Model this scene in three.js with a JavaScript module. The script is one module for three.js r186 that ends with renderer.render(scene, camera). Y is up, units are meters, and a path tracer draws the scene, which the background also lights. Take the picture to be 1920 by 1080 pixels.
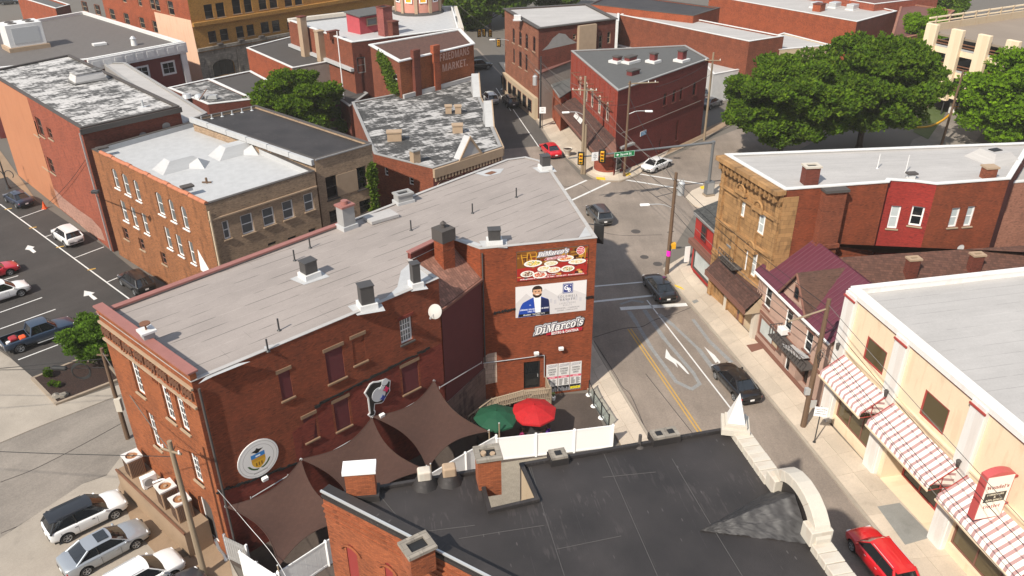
import * as THREE from 'three';
import { mergeGeometries } from 'three/addons/utils/BufferGeometryUtils.js';
import { RoundedBoxGeometry } from 'three/addons/geometries/RoundedBoxGeometry.js';
import { Brush, Evaluator, SUBTRACTION } from 'three-bvh-csg';

// ---------- camera, sky, sun, exposure ----------
const scene = new THREE.Scene();
const camera = new THREE.PerspectiveCamera(38.88, 16 / 9, 0.5, 3000);
camera.position.set(0, 36, 0);
camera.rotation.set(THREE.MathUtils.degToRad(-28.7), 0, THREE.MathUtils.degToRad(-0.45), 'XYZ');
const renderer = new THREE.WebGLRenderer({ antialias: true });
renderer.toneMapping = THREE.LinearToneMapping;
renderer.toneMappingExposure = 1.35;
renderer.shadowMap.enabled = true;
const sunDir = new THREE.Vector3(-0.44, 0.69, 0.575).normalize();
{ // hazy summer sky, a little brighter towards the sun and the horizon
  const w = 256, h = 128, d = new Float32Array(w * h * 4), v = new THREE.Vector3();
  for (let j = 0; j < h; j++) for (let i = 0; i < w; i++) {
    const th = (j + .5) / h * Math.PI - Math.PI / 2, ph = ((i + .5) / w - .5) * 2 * Math.PI, k = (j * w + i) * 4;
    v.set(Math.cos(th) * Math.cos(ph), Math.sin(th), Math.cos(th) * Math.sin(ph));
    const e = Math.max(0, v.y), hz = Math.pow(1 - e, 3), g = Math.pow(Math.max(0, v.dot(sunDir)), 6);
    d[k] = .50 + .34 * hz + .32 * g; d[k + 1] = .60 + .28 * hz + .29 * g; d[k + 2] = .78 + .14 * hz + .24 * g; d[k + 3] = 1;
  }
  const t = new THREE.DataTexture(d, w, h, THREE.RGBAFormat, THREE.FloatType);
  t.mapping = THREE.EquirectangularReflectionMapping; t.magFilter = t.minFilter = THREE.LinearFilter; t.needsUpdate = true;
  scene.background = t; scene.environment = t; scene.backgroundIntensity = scene.environmentIntensity = 0.6;
}
const sun = new THREE.DirectionalLight(new THREE.Color(1, .93, .82), 4.4);
sun.position.copy(sunDir).multiplyScalar(200).add(new THREE.Vector3(0, 0, -80));
sun.target.position.set(0, 0, -80); sun.castShadow = true; sun.shadow.radius = 2;
Object.assign(sun.shadow.camera, { left: -150, right: 150, top: 150, bottom: -150, near: 1, far: 500 });
sun.shadow.mapSize.set(4096, 4096);
scene.add(sun, sun.target);
scene.fog = new THREE.FogExp2(0xd6d2cc, 0.00025);

// ---------- helpers ----------
let seed = 12345;
const rnd = () => { seed = (seed + 0x6D2B79F5) | 0; let t = Math.imul(seed ^ (seed >>> 15), 1 | seed); t = t + Math.imul(t ^ (t >>> 7), 61 | t) ^ t; return ((t ^ (t >>> 14)) >>> 0) / 4294967296; };
const rr = (a, b) => a + (b - a) * rnd();
const V = (x, y, z) => new THREE.Vector3(x, y, z);
const used = {};
const numbered = n => { const k = used[n] = (used[n] ?? -1) + 1; return k ? n + '_' + String(k).padStart(3, '0') : n; };
const geo = g => Array.isArray(g) ? (g.length === 1 ? g[0] : mergeGeometries(g.map(q => { q = q.index ? q.toNonIndexed() : q; for (const a of Object.keys(q.attributes)) if (!['position', 'normal', 'uv'].includes(a)) q.deleteAttribute(a); return q; }))) : g;
function mesh(name, g, m, parent, label) {
  const o = new THREE.Mesh(geo(g), m); o.name = name; o.castShadow = o.receiveShadow = true;
  if (label) o.userData.label = label;
  if (parent) parent.add(o); return o;
}
function tag(o, label, category, group, kind) { Object.assign(o.userData, { label, category }); if (group) o.userData.group = group; if (kind) o.userData.kind = kind; return o; }
function thing(name, label, category, x = 0, y = 0, z = 0, ry = 0, group) {
  const o = new THREE.Group(); o.name = numbered(name); o.position.set(x, y, z); o.rotation.y = ry; scene.add(o); return tag(o, label, category, group);
}
function solo(name, label, category, g, m, x = 0, y = 0, z = 0, ry = 0, group) {
  const o = mesh(numbered(name), g, m, scene); o.position.set(x, y, z); o.rotation.y = ry; return tag(o, label, category, group);
}
function struct(name, g, m, label) { const o = mesh(numbered(name), g, m, scene); o.userData.kind = 'structure'; if (label) o.userData.label = label; return o; }
const bx = (w, h, d, x = 0, y = 0, z = 0, ry = 0) => { const g = new THREE.BoxGeometry(w, h, d); boxUV(g, w, h, d); if (ry) g.rotateY(ry); return g.translate(x, y, z); };
function boxUV(g, w, h, d) { const u = g.attributes.uv, s = [[d, h], [d, h], [w, d], [w, d], [w, h], [w, h]]; for (let i = 0; i < 24; i++) { const f = s[i >> 2]; u.setXY(i, u.getX(i) * f[0], u.getY(i) * f[1]); } return g; }
const facet = g => { const q = g.toNonIndexed(); q.computeVertexNormals(); return q; }, frust = (a, b, h) => facet(new THREE.CylinderGeometry(a, b, h, 4)), rbx = (w, h, d, x, y, z, r = .03) => new RoundedBoxGeometry(w, h, d, 2, r).translate(x, y, z);
const cyl = (r0, r1, h, x = 0, y = 0, z = 0, n = 12) => new THREE.CylinderGeometry(r1, r0, h, n).translate(x, y + h / 2, z);
function bar(a, b, r, n = 6, r2) { // round bar from a to b
  const A = V(...a), B = V(...b), d = B.clone().sub(A), L = d.length(), g = new THREE.CylinderGeometry(r2 ?? r, r, L, n);
  g.applyQuaternion(new THREE.Quaternion().setFromUnitVectors(V(0, 1, 0), d.normalize())); return g.translate((A.x + B.x) / 2, (A.y + B.y) / 2, (A.z + B.z) / 2);
}
const tube = (pts, r, n = 24, k = 6) => new THREE.TubeGeometry(new THREE.CatmullRomCurve3(pts.map(p => V(...p))), n, r, k);
function polyShape(pts, holes = []) { const s = new THREE.Shape(pts.map(p => new THREE.Vector2(p[0], p[1]))); for (const h of holes) s.holes.push(new THREE.Path(h.map(p => new THREE.Vector2(p[0], p[1])))); return s; }
// flat sheet over an [x,z] outline at height y; uv in metres, turned by rot
function flat(pts, y, rot = 0, holes = []) {
  const g = new THREE.ShapeGeometry(polyShape(pts.map(p => [p[0], -p[1]]), holes.map(h => h.map(p => [p[0], -p[1]]))));
  const u = g.attributes.uv, c = Math.cos(rot), s = Math.sin(rot);
  for (let i = 0; i < u.count; i++) { const x = u.getX(i), q = u.getY(i); u.setXY(i, x * c - q * s, x * s + q * c); }
  return g.rotateX(-Math.PI / 2).translate(0, y, 0);
}
// solid slab over an [x,z] outline between y0 and y1
function slab(pts, y0, y1, holes = [], bevel = 0) {
  const g = new THREE.ExtrudeGeometry(polyShape(pts.map(p => [p[0], -p[1]]), holes.map(h => h.map(p => [p[0], -p[1]]))), { depth: y1 - y0 - (bevel ? bevel * 2 : 0), bevelEnabled: !!bevel, bevelSize: bevel, bevelThickness: bevel, bevelSegments: 1, bevelOffset: -bevel });
  return g.rotateX(-Math.PI / 2).translate(0, y0 + bevel, 0);
}
function inset(pts, t) { // move every edge of a counter-clockwise (seen from above) outline inwards by t
  const n = pts.length, out = [], T = i => Array.isArray(t) ? t[(i + n) % n] : t;
  const L = pts.map((a, i) => { const b = pts[(i + 1) % n], dx = b[0] - a[0], dz = b[1] - a[1], l = Math.hypot(dx, dz); return { x: dx / l, z: dz / l, nx: dz / l, nz: -dx / l, a }; });
  for (let i = 0; i < n; i++) {
    const p = L[(i + n - 1) % n], q = L[i], tp = T(i - 1), tq = T(i);
    const ax = p.a[0] + p.nx * tp, az = p.a[1] + p.nz * tp, bx_ = q.a[0] + q.nx * tq, bz = q.a[1] + q.nz * tq, den = p.x * q.z - p.z * q.x;
    if (Math.abs(den) < .05) out.push([bx_, bz]); else { const k = ((bx_ - ax) * q.z - (bz - az) * q.x) / den; out.push([ax + p.x * k, az + p.z * k]); }
  }
  return out;
}
// ---------- textures ----------
const lat = new Float32Array(65536); for (let i = 0; i < 65536; i++) lat[i] = rnd();
const hsh = (x, y, k) => lat[(Math.imul(x, 374761) + Math.imul(y, 668265) + k * 7919) & 65535];
function vn(x, y, px, py, k) { // periodic value noise
  const xi = Math.floor(x), yi = Math.floor(y), fx = x - xi, fy = y - yi, u = fx * fx * (3 - 2 * fx), v = fy * fy * (3 - 2 * fy);
  const x0 = ((xi % px) + px) % px, x1 = (x0 + 1) % px, y0 = ((yi % py) + py) % py, y1 = (y0 + 1) % py;
  const a = hsh(x0, y0, k), b = hsh(x1, y0, k), c = hsh(x0, y1, k), d = hsh(x1, y1, k);
  return a + (b - a) * u + (c - a) * v + (a - b - c + d) * u * v;
}
function fbm(u, v, fx, fy, oct, k) { let s = 0, a = .5, n = 0; for (let i = 0; i < oct; i++) { s += a * vn(u * fx, v * fy, fx, fy, k + i); n += a; a *= .55; fx *= 2; fy *= 2; } return s / n; }
function tex(n, tile, f, srgb = true, m = n, tileY = tile) { // f(u,v) -> [r,g,b] in 0..255, one tile covers `tile` metres
  const d = new Uint8Array(n * m * 4);
  for (let j = 0; j < m; j++) for (let i = 0; i < n; i++) { const c = f((i + .5) / n, (j + .5) / m, i, j), k = (j * n + i) * 4; d[k] = Math.max(0, Math.min(255, c[0])); d[k + 1] = Math.max(0, Math.min(255, c[1])); d[k + 2] = Math.max(0, Math.min(255, c[2])); d[k + 3] = 255; }
  const t = new THREE.DataTexture(d, n, m, THREE.RGBAFormat); t.wrapS = t.wrapT = THREE.RepeatWrapping; t.magFilter = THREE.LinearFilter; t.minFilter = THREE.LinearMipmapLinearFilter; t.generateMipmaps = true; t.repeat.set(1 / tile, 1 / tileY); t.anisotropy = 8;
  if (srgb) t.colorSpace = THREE.SRGBColorSpace; t.needsUpdate = true; return t;
}
const cl = (x, a = 0, b = 1) => Math.max(a, Math.min(b, x)), sm = (a, b, x) => { x = cl((x - a) / (b - a)); return x * x * (3 - 2 * x); };
// brick: running bond, 30 courses x 10 bricks of 0.21 x 0.07 m in a tile of 4.2 x 4.2 m drawn as 60 courses x 20 bricks; wear adds pale bloom
function brickTex(k, wear, soot, mort) {
  return tex(1024, 4.2, (u, v) => {
    const row = Math.floor(v * 60), uu = u * 20 + (row & 1 ? .5 : 0), col = ((Math.floor(uu) % 20) + 20) % 20, fx = uu - Math.floor(uu), fy = v * 60 - row;
    const joint = fx < .06 || fy < .17, b = hsh(col, row, k), b2 = hsh(col + 31, row, k + 1);
    const n = fbm(u, v, 4, 4, 5, k + 9), n2 = fbm(u, v, 40, 40, 2, k + 20), str = fbm(u, v, 14, 3, 4, k + 33);
    let l = joint ? mort : .92 + .17 * (b - .5) + .08 * (n2 - .5);
    if (!joint && b2 > .95) l *= .82;
    l *= .94 + .16 * (n - .4);
    let r = 236 * l, g = 226 * l, bl = 216 * l;
    const w = wear * sm(.55, .8, str * .6 + n * .4 + (n2 - .5) * .3); r += (250 - r) * w; g += (244 - g) * w; bl += (238 - bl) * w;
    const s = 1 - soot * sm(.5, .75, fbm(u, v, 6, 2, 4, k + 50));
    return [r * s, g * s, bl * s];
  });
}
const brickBump = tex(1024, 4.2, (u, v) => { const row = Math.floor(v * 60), uu = u * 20 + (row & 1 ? .5 : 0), fx = uu - Math.floor(uu), fy = v * 60 - row; const j = (fx < .06 || fy < .17) ? 40 : 190 + 50 * hsh(Math.floor(uu) % 20, row, 5); return [j, j, j]; }, false);
const bT = brickTex(1, .05, .06, .74), bT2 = brickTex(4, .22, .14, .82), bT3 = brickTex(7, .02, .06, .86);
const noiseT = tex(512, 3, (u, v) => { const n = fbm(u, v, 6, 6, 6, 3), f = fbm(u, v, 90, 90, 2, 8); const l = 232 + 22 * (n - .5) + 14 * (f - .5); return [l, l, l]; });
const grainT = tex(512, 1.2, (u, v) => { const l = 200 + 70 * (fbm(u, v, 64, 64, 3, 13) - .5) + 30 * (fbm(u, v, 5, 5, 3, 17) - .5); return [l, l, l]; });
const grainB = tex(512, .8, (u, v) => { const l = 255 * fbm(u, v, 60, 60, 3, 23); return [l, l, l]; }, false);
const asphT = tex(1024, 14, (u, v) => { const n = fbm(u, v, 5, 5, 5, 31), f = fbm(u, v, 200, 200, 2, 37), st = fbm(u, v, 40, 3, 3, 39), sp = hsh(Math.floor(u * 900), Math.floor(v * 900), 3) > .985 ? 26 : 0; const l = 196 + 52 * (n - .5) + 28 * (f - .5) + 16 * (st - .5) + sp; return [l, l * .985, l * .965]; });
const concT = tex(1024, 9, (u, v) => { const n = fbm(u, v, 5, 5, 6, 41), f = fbm(u, v, 160, 160, 2, 47), st = sm(.62, .8, fbm(u, v, 12, 12, 4, 49)); const l = 214 + 40 * (n - .5) + 16 * (f - .5) - 10 * st; return [l, l * .985, l * .965]; });
// roll roofing: courses of 1 m, lapped edges drawn as broken dark seams, scuffs
function rollTex(k, base, amp, seamA, seamB) {
  return tex(1024, 9, (u, v) => {
    const row = v * 9, r = Math.floor(row), f = row - r, wob = .03 * (fbm(u, v, 6, 2, 3, k + 3) - .5), sd = Math.abs(f + wob - .5);
    const n = fbm(u, v, 3, 5, 5, k), fl = fbm(u, v, 120, 120, 2, k + 5), st = fbm(u, v, 5, 60, 3, k + 7), brk = sm(.3, .6, fbm(u, r * .13, 6, 9, 3, k + 11));
    let l = base + amp * (n - .5) + 9 * (fl - .5) + 5 * (st - .5) + 5 * (hsh(r, 3, k) - .5);
    l -= seamA * brk * (1 - sm(.014, .045, sd)) - seamB * (1 - sm(.02, .07, sd)) * sm(0, .5, f + wob);
    const c = u * 3 + hsh(r, 1, k) * 3, cf = Math.abs(c - Math.round(c)); l -= seamA * .35 * (1 - sm(.002, .006, cf)) * (hsh(r, Math.round(c), k) > .86 ? 1 : 0);
    return [l, l * .978, l * .962];
  });
}
// white roof coating worn off dark felt in strokes and squarish patches; amt = share that is bare
function wornTex(k, amt, lo, hi) {
  return tex(1024, 12, (u, v) => {
    const n = fbm(u, v, 5, 8, 5, k), st = fbm(u, v, 16, 70, 4, k + 5), st2 = fbm(u, v, 60, 26, 3, k + 8), row = Math.floor(v * 12), cell = hsh(Math.floor(u * 9 + hsh(row, 2, k) * 5), row, k + 2), f = fbm(u, v, 150, 150, 2, k + 12);
    const m = sm(.44, .63, n * .36 + st * .36 + st2 * .18 + cell * .14 + amt), ed = fbm(u, v, 60, 60, 2, k + 15);
    const seam = Math.abs(v * 12 - Math.round(v * 12)) < .03 && ed > .45 ? -34 : 0;
    const a = lo + 30 * (ed - .5) + 18 * (f - .5), b = hi + 26 * (n - .5) + 10 * (f - .5) + seam, l = b + (a - b) * m;
    return [l, l * .982, l * .965];
  });
}
const rollA = rollTex(61, 182, 30, 66, 8), rollB = rollTex(81, 196, 24, 26, 6), wornA = wornTex(91, .045, 62, 186), wornB = wornTex(111, -.015, 72, 196), wornC = wornTex(131, .06, 74, 176);
const rubberT = tex(1024, 7, (u, v) => { // black rubber sheet: faint laps, chalk scuffs and flecks
  const n = fbm(u, v, 4, 4, 5, 141), sc = sm(.60, .72, fbm(u, v, 60, 12, 3, 145)) * sm(.5, .66, fbm(u, v, 5, 5, 2, 147)), cx = Math.floor(u * 34), cy = Math.floor(v * 20), dx = u * 34 - cx - .3 - .4 * hsh(cx, cy, 6), dy = v * 20 - cy - .5, fk = hsh(cx, cy, 9) > .968 && dx * dx * (14 + 60 * hsh(cx, cy, 4)) + dy * dy * 7 < .5 ? 150 * hsh(cx, cy, 11) : 0, c = u * 3, cf = Math.abs(c - Math.round(c));
  const l = 160 + 70 * (n - .5) + 38 * sc + fk + (cf < .006 ? 26 * sm(.4, .6, fbm(u, v, 3, 30, 3, 151)) : 0); return [l, l * .97, l * .965];
});
const woodT = tex(256, .5, (u, v) => { const l = 190 + 80 * (fbm(u, v, 40, 3, 4, 161) - .5) + 30 * (fbm(u, v, 4, 4, 3, 163) - .5); return [l, l * .95, l * .9]; }, true, 512, 2);
const shingT = tex(512, 3, (u, v) => { const row = Math.floor(v * 15), x = u * 12 + (row & 1) * .5, c = ((Math.floor(x) % 12) + 12) % 12, j = (v * 15 - row) < .1 || (x - Math.floor(x)) < .04; const l = (j ? 140 : 200 + 50 * (hsh(c, row, 9) - .5)) + 24 * (fbm(u, v, 80, 80, 2, 171) - .5); return [l, l, l]; });
const stripeT = tex(256, .46, (u) => u < .42 ? [172, 138, 136] : [236, 228, 218]);
const mulchT = tex(512, 2, (u, v) => { const l = 150 + 190 * (fbm(u, v, 50, 50, 3, 181) - .5); return [l, l * .9, l * .84]; });
const stainT = tex(1024, 6, (u, v) => { const n = fbm(u, v, 5, 5, 5, 191), s = sm(.56, .72, fbm(u, v, 16, 3, 4, 195)), f = fbm(u, v, 120, 120, 2, 199); const l = 236 + 14 * (n - .5) + 8 * (f - .5) - 4 * s; return [l, l * (1 - .02 * s), l * (1 - .03 * s)]; });
const stoneT = tex(1024, 5, (u, v) => { const row = Math.floor(v * 14), x = u * 9 + (row & 1) * .5, j = (v * 14 - row) < .07 || (x - Math.floor(x)) < .035, b = hsh(((Math.floor(x) % 9) + 9) % 9, row, 201), n = fbm(u, v, 6, 4, 5, 203), s = sm(.55, .75, fbm(u, v, 10, 4, 4, 207)); const l = (j ? 180 : 222 + 34 * (b - .5)) + 44 * (n - .5) - 40 * s; return [l, l * .97, l * .93]; });
// ---------- materials ----------
const lin = (r, g, b) => new THREE.Color().setRGB(r, g, b);
const mat = (c, o = {}) => new THREE.MeshStandardMaterial({ color: Array.isArray(c) ? lin(...c) : c, roughness: .85, side: THREE.DoubleSide, ...o });
const brick = (c, t = bT) => mat(c, { map: t, bumpMap: brickBump, bumpScale: .012, roughness: .92 });
const M = {
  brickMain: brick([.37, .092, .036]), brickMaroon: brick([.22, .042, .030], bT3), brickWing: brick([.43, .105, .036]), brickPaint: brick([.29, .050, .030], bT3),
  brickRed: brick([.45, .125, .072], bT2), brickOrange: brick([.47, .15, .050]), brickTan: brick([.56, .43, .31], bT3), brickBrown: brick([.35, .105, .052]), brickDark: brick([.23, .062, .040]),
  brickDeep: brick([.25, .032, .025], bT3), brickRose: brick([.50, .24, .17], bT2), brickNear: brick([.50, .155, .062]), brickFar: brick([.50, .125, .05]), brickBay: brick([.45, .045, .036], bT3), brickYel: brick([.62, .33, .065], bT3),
  stone: mat([.54, .32, .14], { map: stoneT, bumpMap: grainB, bumpScale: .03 }), stoneGrey: mat([.34, .32, .29], { map: stoneT }), foundation: mat([.36, .25, .23], { map: stoneT, bumpMap: grainB, bumpScale: .08 }),
  roofMain: mat([.66, .60, .565], { map: rollA }), roofLight: mat([.74, .74, .735], { map: rollB }), roofWhite: mat([.53, .53, .53], { map: noiseT, roughness: .7 }), roofDark: mat([.115, .108, .104], { map: rollB }), roofBlack: mat([.085, .077, .074], { map: rubberT, roughness: .62, bumpMap: grainB, bumpScale: .006 }),
  roofGrey: mat([.115, .114, .11], { map: noiseT }), roofBrownGrey: mat([.15, .135, .125], { map: noiseT }), wornA: mat([.95, .95, .95], { map: wornA }), wornB: mat([.95, .95, .95], { map: wornB }), wornC: mat([.95, .95, .95], { map: wornC }), roofBrown: mat([.165, .072, .048], { map: shingT }), roofCanopy: mat([.135, .062, .045], { map: shingT }), slate: mat([.10, .10, .095], { map: shingT }), roofMaroon: mat([.18, .07, .055], { map: noiseT }), terracotta: mat([.42, .20, .14], { map: shingT }), roofPurple: mat([.135, .03, .05], { map: noiseT, roughness: .5 }),
  coping: mat([.36, .15, .125], { map: noiseT, roughness: .6 }), copWhite: mat([.78, .77, .75], { map: noiseT }), copDark: mat([.07, .06, .055]), copTile: mat([.52, .19, .10], { map: noiseT }), hoodMetal: mat([.085, .08, .078], { map: noiseT, roughness: .5, metalness: .2 }), copGrey: mat([.36, .35, .34], { map: noiseT }), sillTan: mat([.30, .185, .11], { map: noiseT }), copTan: mat([.46, .33, .22], { map: noiseT }), copStone: mat([.64, .58, .49], { map: stainT }),
  white: mat([.80, .79, .77], { map: noiseT, roughness: .55 }), whitePlain: mat([.82, .81, .79], { roughness: .5 }), vinyl: mat([.86, .86, .85], { roughness: .42 }), cream: mat([.90, .73, .515], { map: stainT }), peach: mat([.80, .52, .36], { map: stainT }), pilaster: mat([.86, .84, .80], { map: stainT }), redTrim: mat([.34, .05, .04]), maroonPanel: mat([.135, .024, .028], { map: noiseT }), maroonWall: mat([.125, .022, .024], { map: noiseT }), pinkSiding: mat([.56, .37, .29], { map: noiseT }), brownTrim: mat([.19, .085, .06]), greyWall: mat([.30, .285, .27], { map: noiseT }), taupe: mat([.36, .30, .26], { map: noiseT }), tanWall: mat([.56, .44, .30], { map: stainT }), redPaint: mat([.46, .03, .022], { map: noiseT }), darkRed: mat([.17, .03, .028], { map: noiseT }),
  glass: mat([.012, .014, .016], { roughness: .06, metalness: .0 }), glassBlind: mat([.50, .51, .51], { roughness: .12 }), glassTan: mat([.09, .068, .032], { roughness: .06 }), glassGrey: mat([.13, .14, .14], { roughness: .08 }), curtain: mat([.55, .60, .60], { roughness: .15, map: noiseT }),
  asphalt: mat([.42, .355, .305], { map: asphT, bumpMap: grainB, bumpScale: .008, roughness: .95 }), asphaltDark: mat([.085, .078, .075], { map: asphT, bumpMap: grainB, bumpScale: .008 }), asphaltMid: mat([.2, .19, .18], { map: asphT }), asphaltOld: mat([.40, .36, .32], { map: asphT }), sealer: mat([.44, .44, .43], { map: grainT }), crack: mat([.07, .06, .055]), roadPatch: mat([.15, .138, .13], { map: asphT }),
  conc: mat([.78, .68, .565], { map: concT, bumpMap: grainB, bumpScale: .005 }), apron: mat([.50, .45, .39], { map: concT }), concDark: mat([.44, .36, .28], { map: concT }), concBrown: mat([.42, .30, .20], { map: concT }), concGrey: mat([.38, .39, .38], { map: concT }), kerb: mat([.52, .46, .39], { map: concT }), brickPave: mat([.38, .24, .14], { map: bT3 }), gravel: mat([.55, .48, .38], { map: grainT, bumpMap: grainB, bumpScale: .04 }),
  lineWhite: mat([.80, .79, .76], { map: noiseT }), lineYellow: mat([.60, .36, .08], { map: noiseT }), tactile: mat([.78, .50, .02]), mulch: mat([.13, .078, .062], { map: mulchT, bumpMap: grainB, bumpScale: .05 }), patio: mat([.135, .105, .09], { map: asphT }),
  wood: mat([.27, .185, .125], { map: woodT }), woodPale: mat([.52, .44, .33], { map: woodT }), deck: mat([.62, .54, .43], { map: woodT }), metal: mat([.40, .40, .40], { roughness: .4, metalness: .5 }), metalDark: mat([.05, .05, .052], { roughness: .5, metalness: .3 }), steelGrey: mat([.17, .175, .18], { roughness: .5, metalness: .3 }), black: mat([.012, .012, .012], { roughness: .6 }), galv: mat([.55, .56, .56], { roughness: .45, metalness: .4 }), rust: mat([.17, .075, .04]), wire: mat([.018, .018, .018], { roughness: .7 }), wirePale: mat([.15, .135, .12]), acTan: mat([.32, .20, .12]), acDark: mat([.12, .07, .045]), copper: mat([.30, .14, .06], { roughness: .6 }),
  sail: mat([.125, .062, .046], { map: grainT, roughness: .95 }), umbRed: mat([.72, .012, .018], { map: grainT, roughness: .8 }), umbGreen: mat([.008, .115, .052], { map: grainT, roughness: .8 }), grass: mat([.085, .12, .03], { map: noiseT }), signGreen: mat([.005, .20, .085], { roughness: .4 }), yellow: mat([.70, .36, .015], { roughness: .5 }), pink: mat([.90, .02, .52], { roughness: .6 }), stripe: mat([1, 1, 1], { map: stripeT, roughness: .9 }),
};
// ---------- walls, windows, buildings ----------
function frame(a, b, y0 = 0) { // wall frame: u runs a->b (left to right seen from outside), v up, w outwards
  const dx = b[0] - a[0], dz = b[1] - a[1], L = Math.hypot(dx, dz), ux = dx / L, uz = dz / L;
  const m = new THREE.Matrix4().set(ux, 0, -uz, a[0], 0, 1, 0, y0, uz, 0, ux, a[1], 0, 0, 0, 1);
  return { L, m, P: (g, u = 0, v = 0, w = 0) => g.translate(u, v, w).applyMatrix4(m), pt: (u, v, w = 0) => V(u, v, w).applyMatrix4(m).toArray() };
}
function outline(u, v, w, h, arch) { // opening outline, counter-clockwise
  if (!arch) return [[u, v], [u + w, v], [u + w, v + h], [u, v + h]];
  const p = [[u, v], [u + w, v]], n = 10, rise = arch === true ? w / 2 : arch, sy = v + h - rise;
  for (let i = 0; i <= n; i++) { const t = Math.PI * i / n; p.push([u + w / 2 + w / 2 * Math.cos(t), sy + rise * Math.sin(t)]); } return p;
}
function reveal(o, d) { // the jambs of an opening, d deep
  const pos = [], uv = [], idx = []; const n = o.length;
  for (let i = 0; i < n; i++) { const a = o[i], b = o[(i + 1) % n], k = pos.length / 3, l = Math.hypot(b[0] - a[0], b[1] - a[1]); pos.push(a[0], a[1], 0, b[0], b[1], 0, b[0], b[1], -d, a[0], a[1], -d); uv.push(0, 0, l, 0, l, d, 0, d); idx.push(k, k + 2, k + 1, k, k + 3, k + 2); }
  const g = new THREE.BufferGeometry(); g.setAttribute('position', new THREE.Float32BufferAttribute(pos, 3)); g.setAttribute('uv', new THREE.Float32BufferAttribute(uv, 2)); g.setIndex(idx); g.computeVertexNormals(); return g;
}
const ringG = (o, i, d) => new THREE.ExtrudeGeometry(polyShape(o, [i]), { depth: d, bevelEnabled: false });
const plateG = (o, d = .02) => new THREE.ExtrudeGeometry(polyShape(o), { depth: d, bevelEnabled: false });
// o: {u,v,w,h, type, arch, d, frame, pane, fw, cols, rows, sill, lintel, hood}
function windowPart(parent, F, o) {
  const { u, v, w, h } = o, d = o.d ?? .14, fw = o.fw ?? .09, type = o.type ?? 'sash', fm = o.frame ?? M.white, pm = o.pane ?? M.glass;
  const out = outline(u, v, w, h, o.arch), inn = outline(u + fw, v + fw, w - 2 * fw, h - 2 * fw, o.arch ? (o.arch === true ? (w - 2 * fw) / 2 : o.arch) : 0), fz = -d + .01;
  let win;
  if (type === 'board' || type === 'brickin') { win = mesh(o.name ?? (type === 'board' ? 'boarded_window' : 'bricked_window'), F.P(plateG(out, .03), 0, 0, -Math.min(d, .07)), type === 'board' ? (o.pane ?? M.maroonPanel) : pm, parent); }
  else {
    const gs = [ringG(out, inn, .06)], bars = [];
    if (type === 'sash') { bars.push(bx(w - 2 * fw, .07, .05, u + w / 2, v + h * .5, .03)); }
    const nc = o.cols ?? 1, nr = o.rows ?? 1;
    for (let i = 1; i < nc; i++) bars.push(bx(o.mw ?? .04, h - 2 * fw, .04, u + fw + (w - 2 * fw) * i / nc, v + h / 2 - (o.arch ? .1 : 0), .03));
    for (let j = 1; j < nr; j++) bars.push(bx(w - 2 * fw, o.mw ?? .04, .04, u + w / 2, v + fw + (h - 2 * fw) * j / nr, .03));
    win = mesh(o.name ?? 'window', [...gs, ...bars].map(g => F.P(g, 0, 0, fz)), fm, parent);
    if (type === 'sash' && !o.arch) { for (const k of [0, 1]) mesh('pane', F.P(bx(w - 2 * fw, (h - 2 * fw) / 2 - .04, .012, u + w / 2, v + fw + (h - 2 * fw) * (.25 + .5 * k), 0), 0, 0, fz + .015), Array.isArray(pm) ? pm[k] : pm, win); }
    else mesh('pane', F.P(plateG(inn, .012), 0, 0, fz + .01), Array.isArray(pm) ? pm[0] : pm, win);
    if (type === 'door') mesh('handle', F.P(bx(.04, .25, .05, u + w - fw - .06, v + 1.05, .08), 0, 0, fz), M.galv, win);
  }
  if (o.sill) mesh('sill', F.P(bx(w + .2, .1, .17, u + w / 2, v - .05, .02)), o.sill, win);
  if (o.lintel) mesh('lintel', F.P(bx(w + .24, .22, .1, u + w / 2, v + h + .11, .0)), o.lintel, win);
  if (o.hood) { const r = w / 2; mesh('arch_hood', [.22, .46, .70].map(k => F.P(new THREE.TorusGeometry(r + k, .05, 4, 14, Math.PI), u + r, v + h - (o.arch === true ? r : o.arch), .02)), o.hood, win); }
  return win;
}
function wallGeo(F, h, ops, v0 = 0, top) {
  const L = F.L, s = polyShape(top ? [[0, v0], [L, v0], ...top.slice().reverse()] : [[0, v0], [L, v0], [L, h], [0, h]]), gs = [];
  for (const o of ops) { const q = outline(o.u, o.v, o.w, o.h, o.arch); s.holes.push(new THREE.Path(q.map(p => new THREE.Vector2(...p)))); gs.push(F.P(reveal(q, o.d ?? .14))); }
  const g = new THREE.ShapeGeometry(s), du = rr(0, 9), dv = rr(0, 9) | 0; const uv = g.attributes.uv; for (let i = 0; i < uv.count; i++) uv.setXY(i, uv.getX(i) + du, uv.getY(i));
  gs.unshift(F.P(g)); return gs;
}
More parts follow.
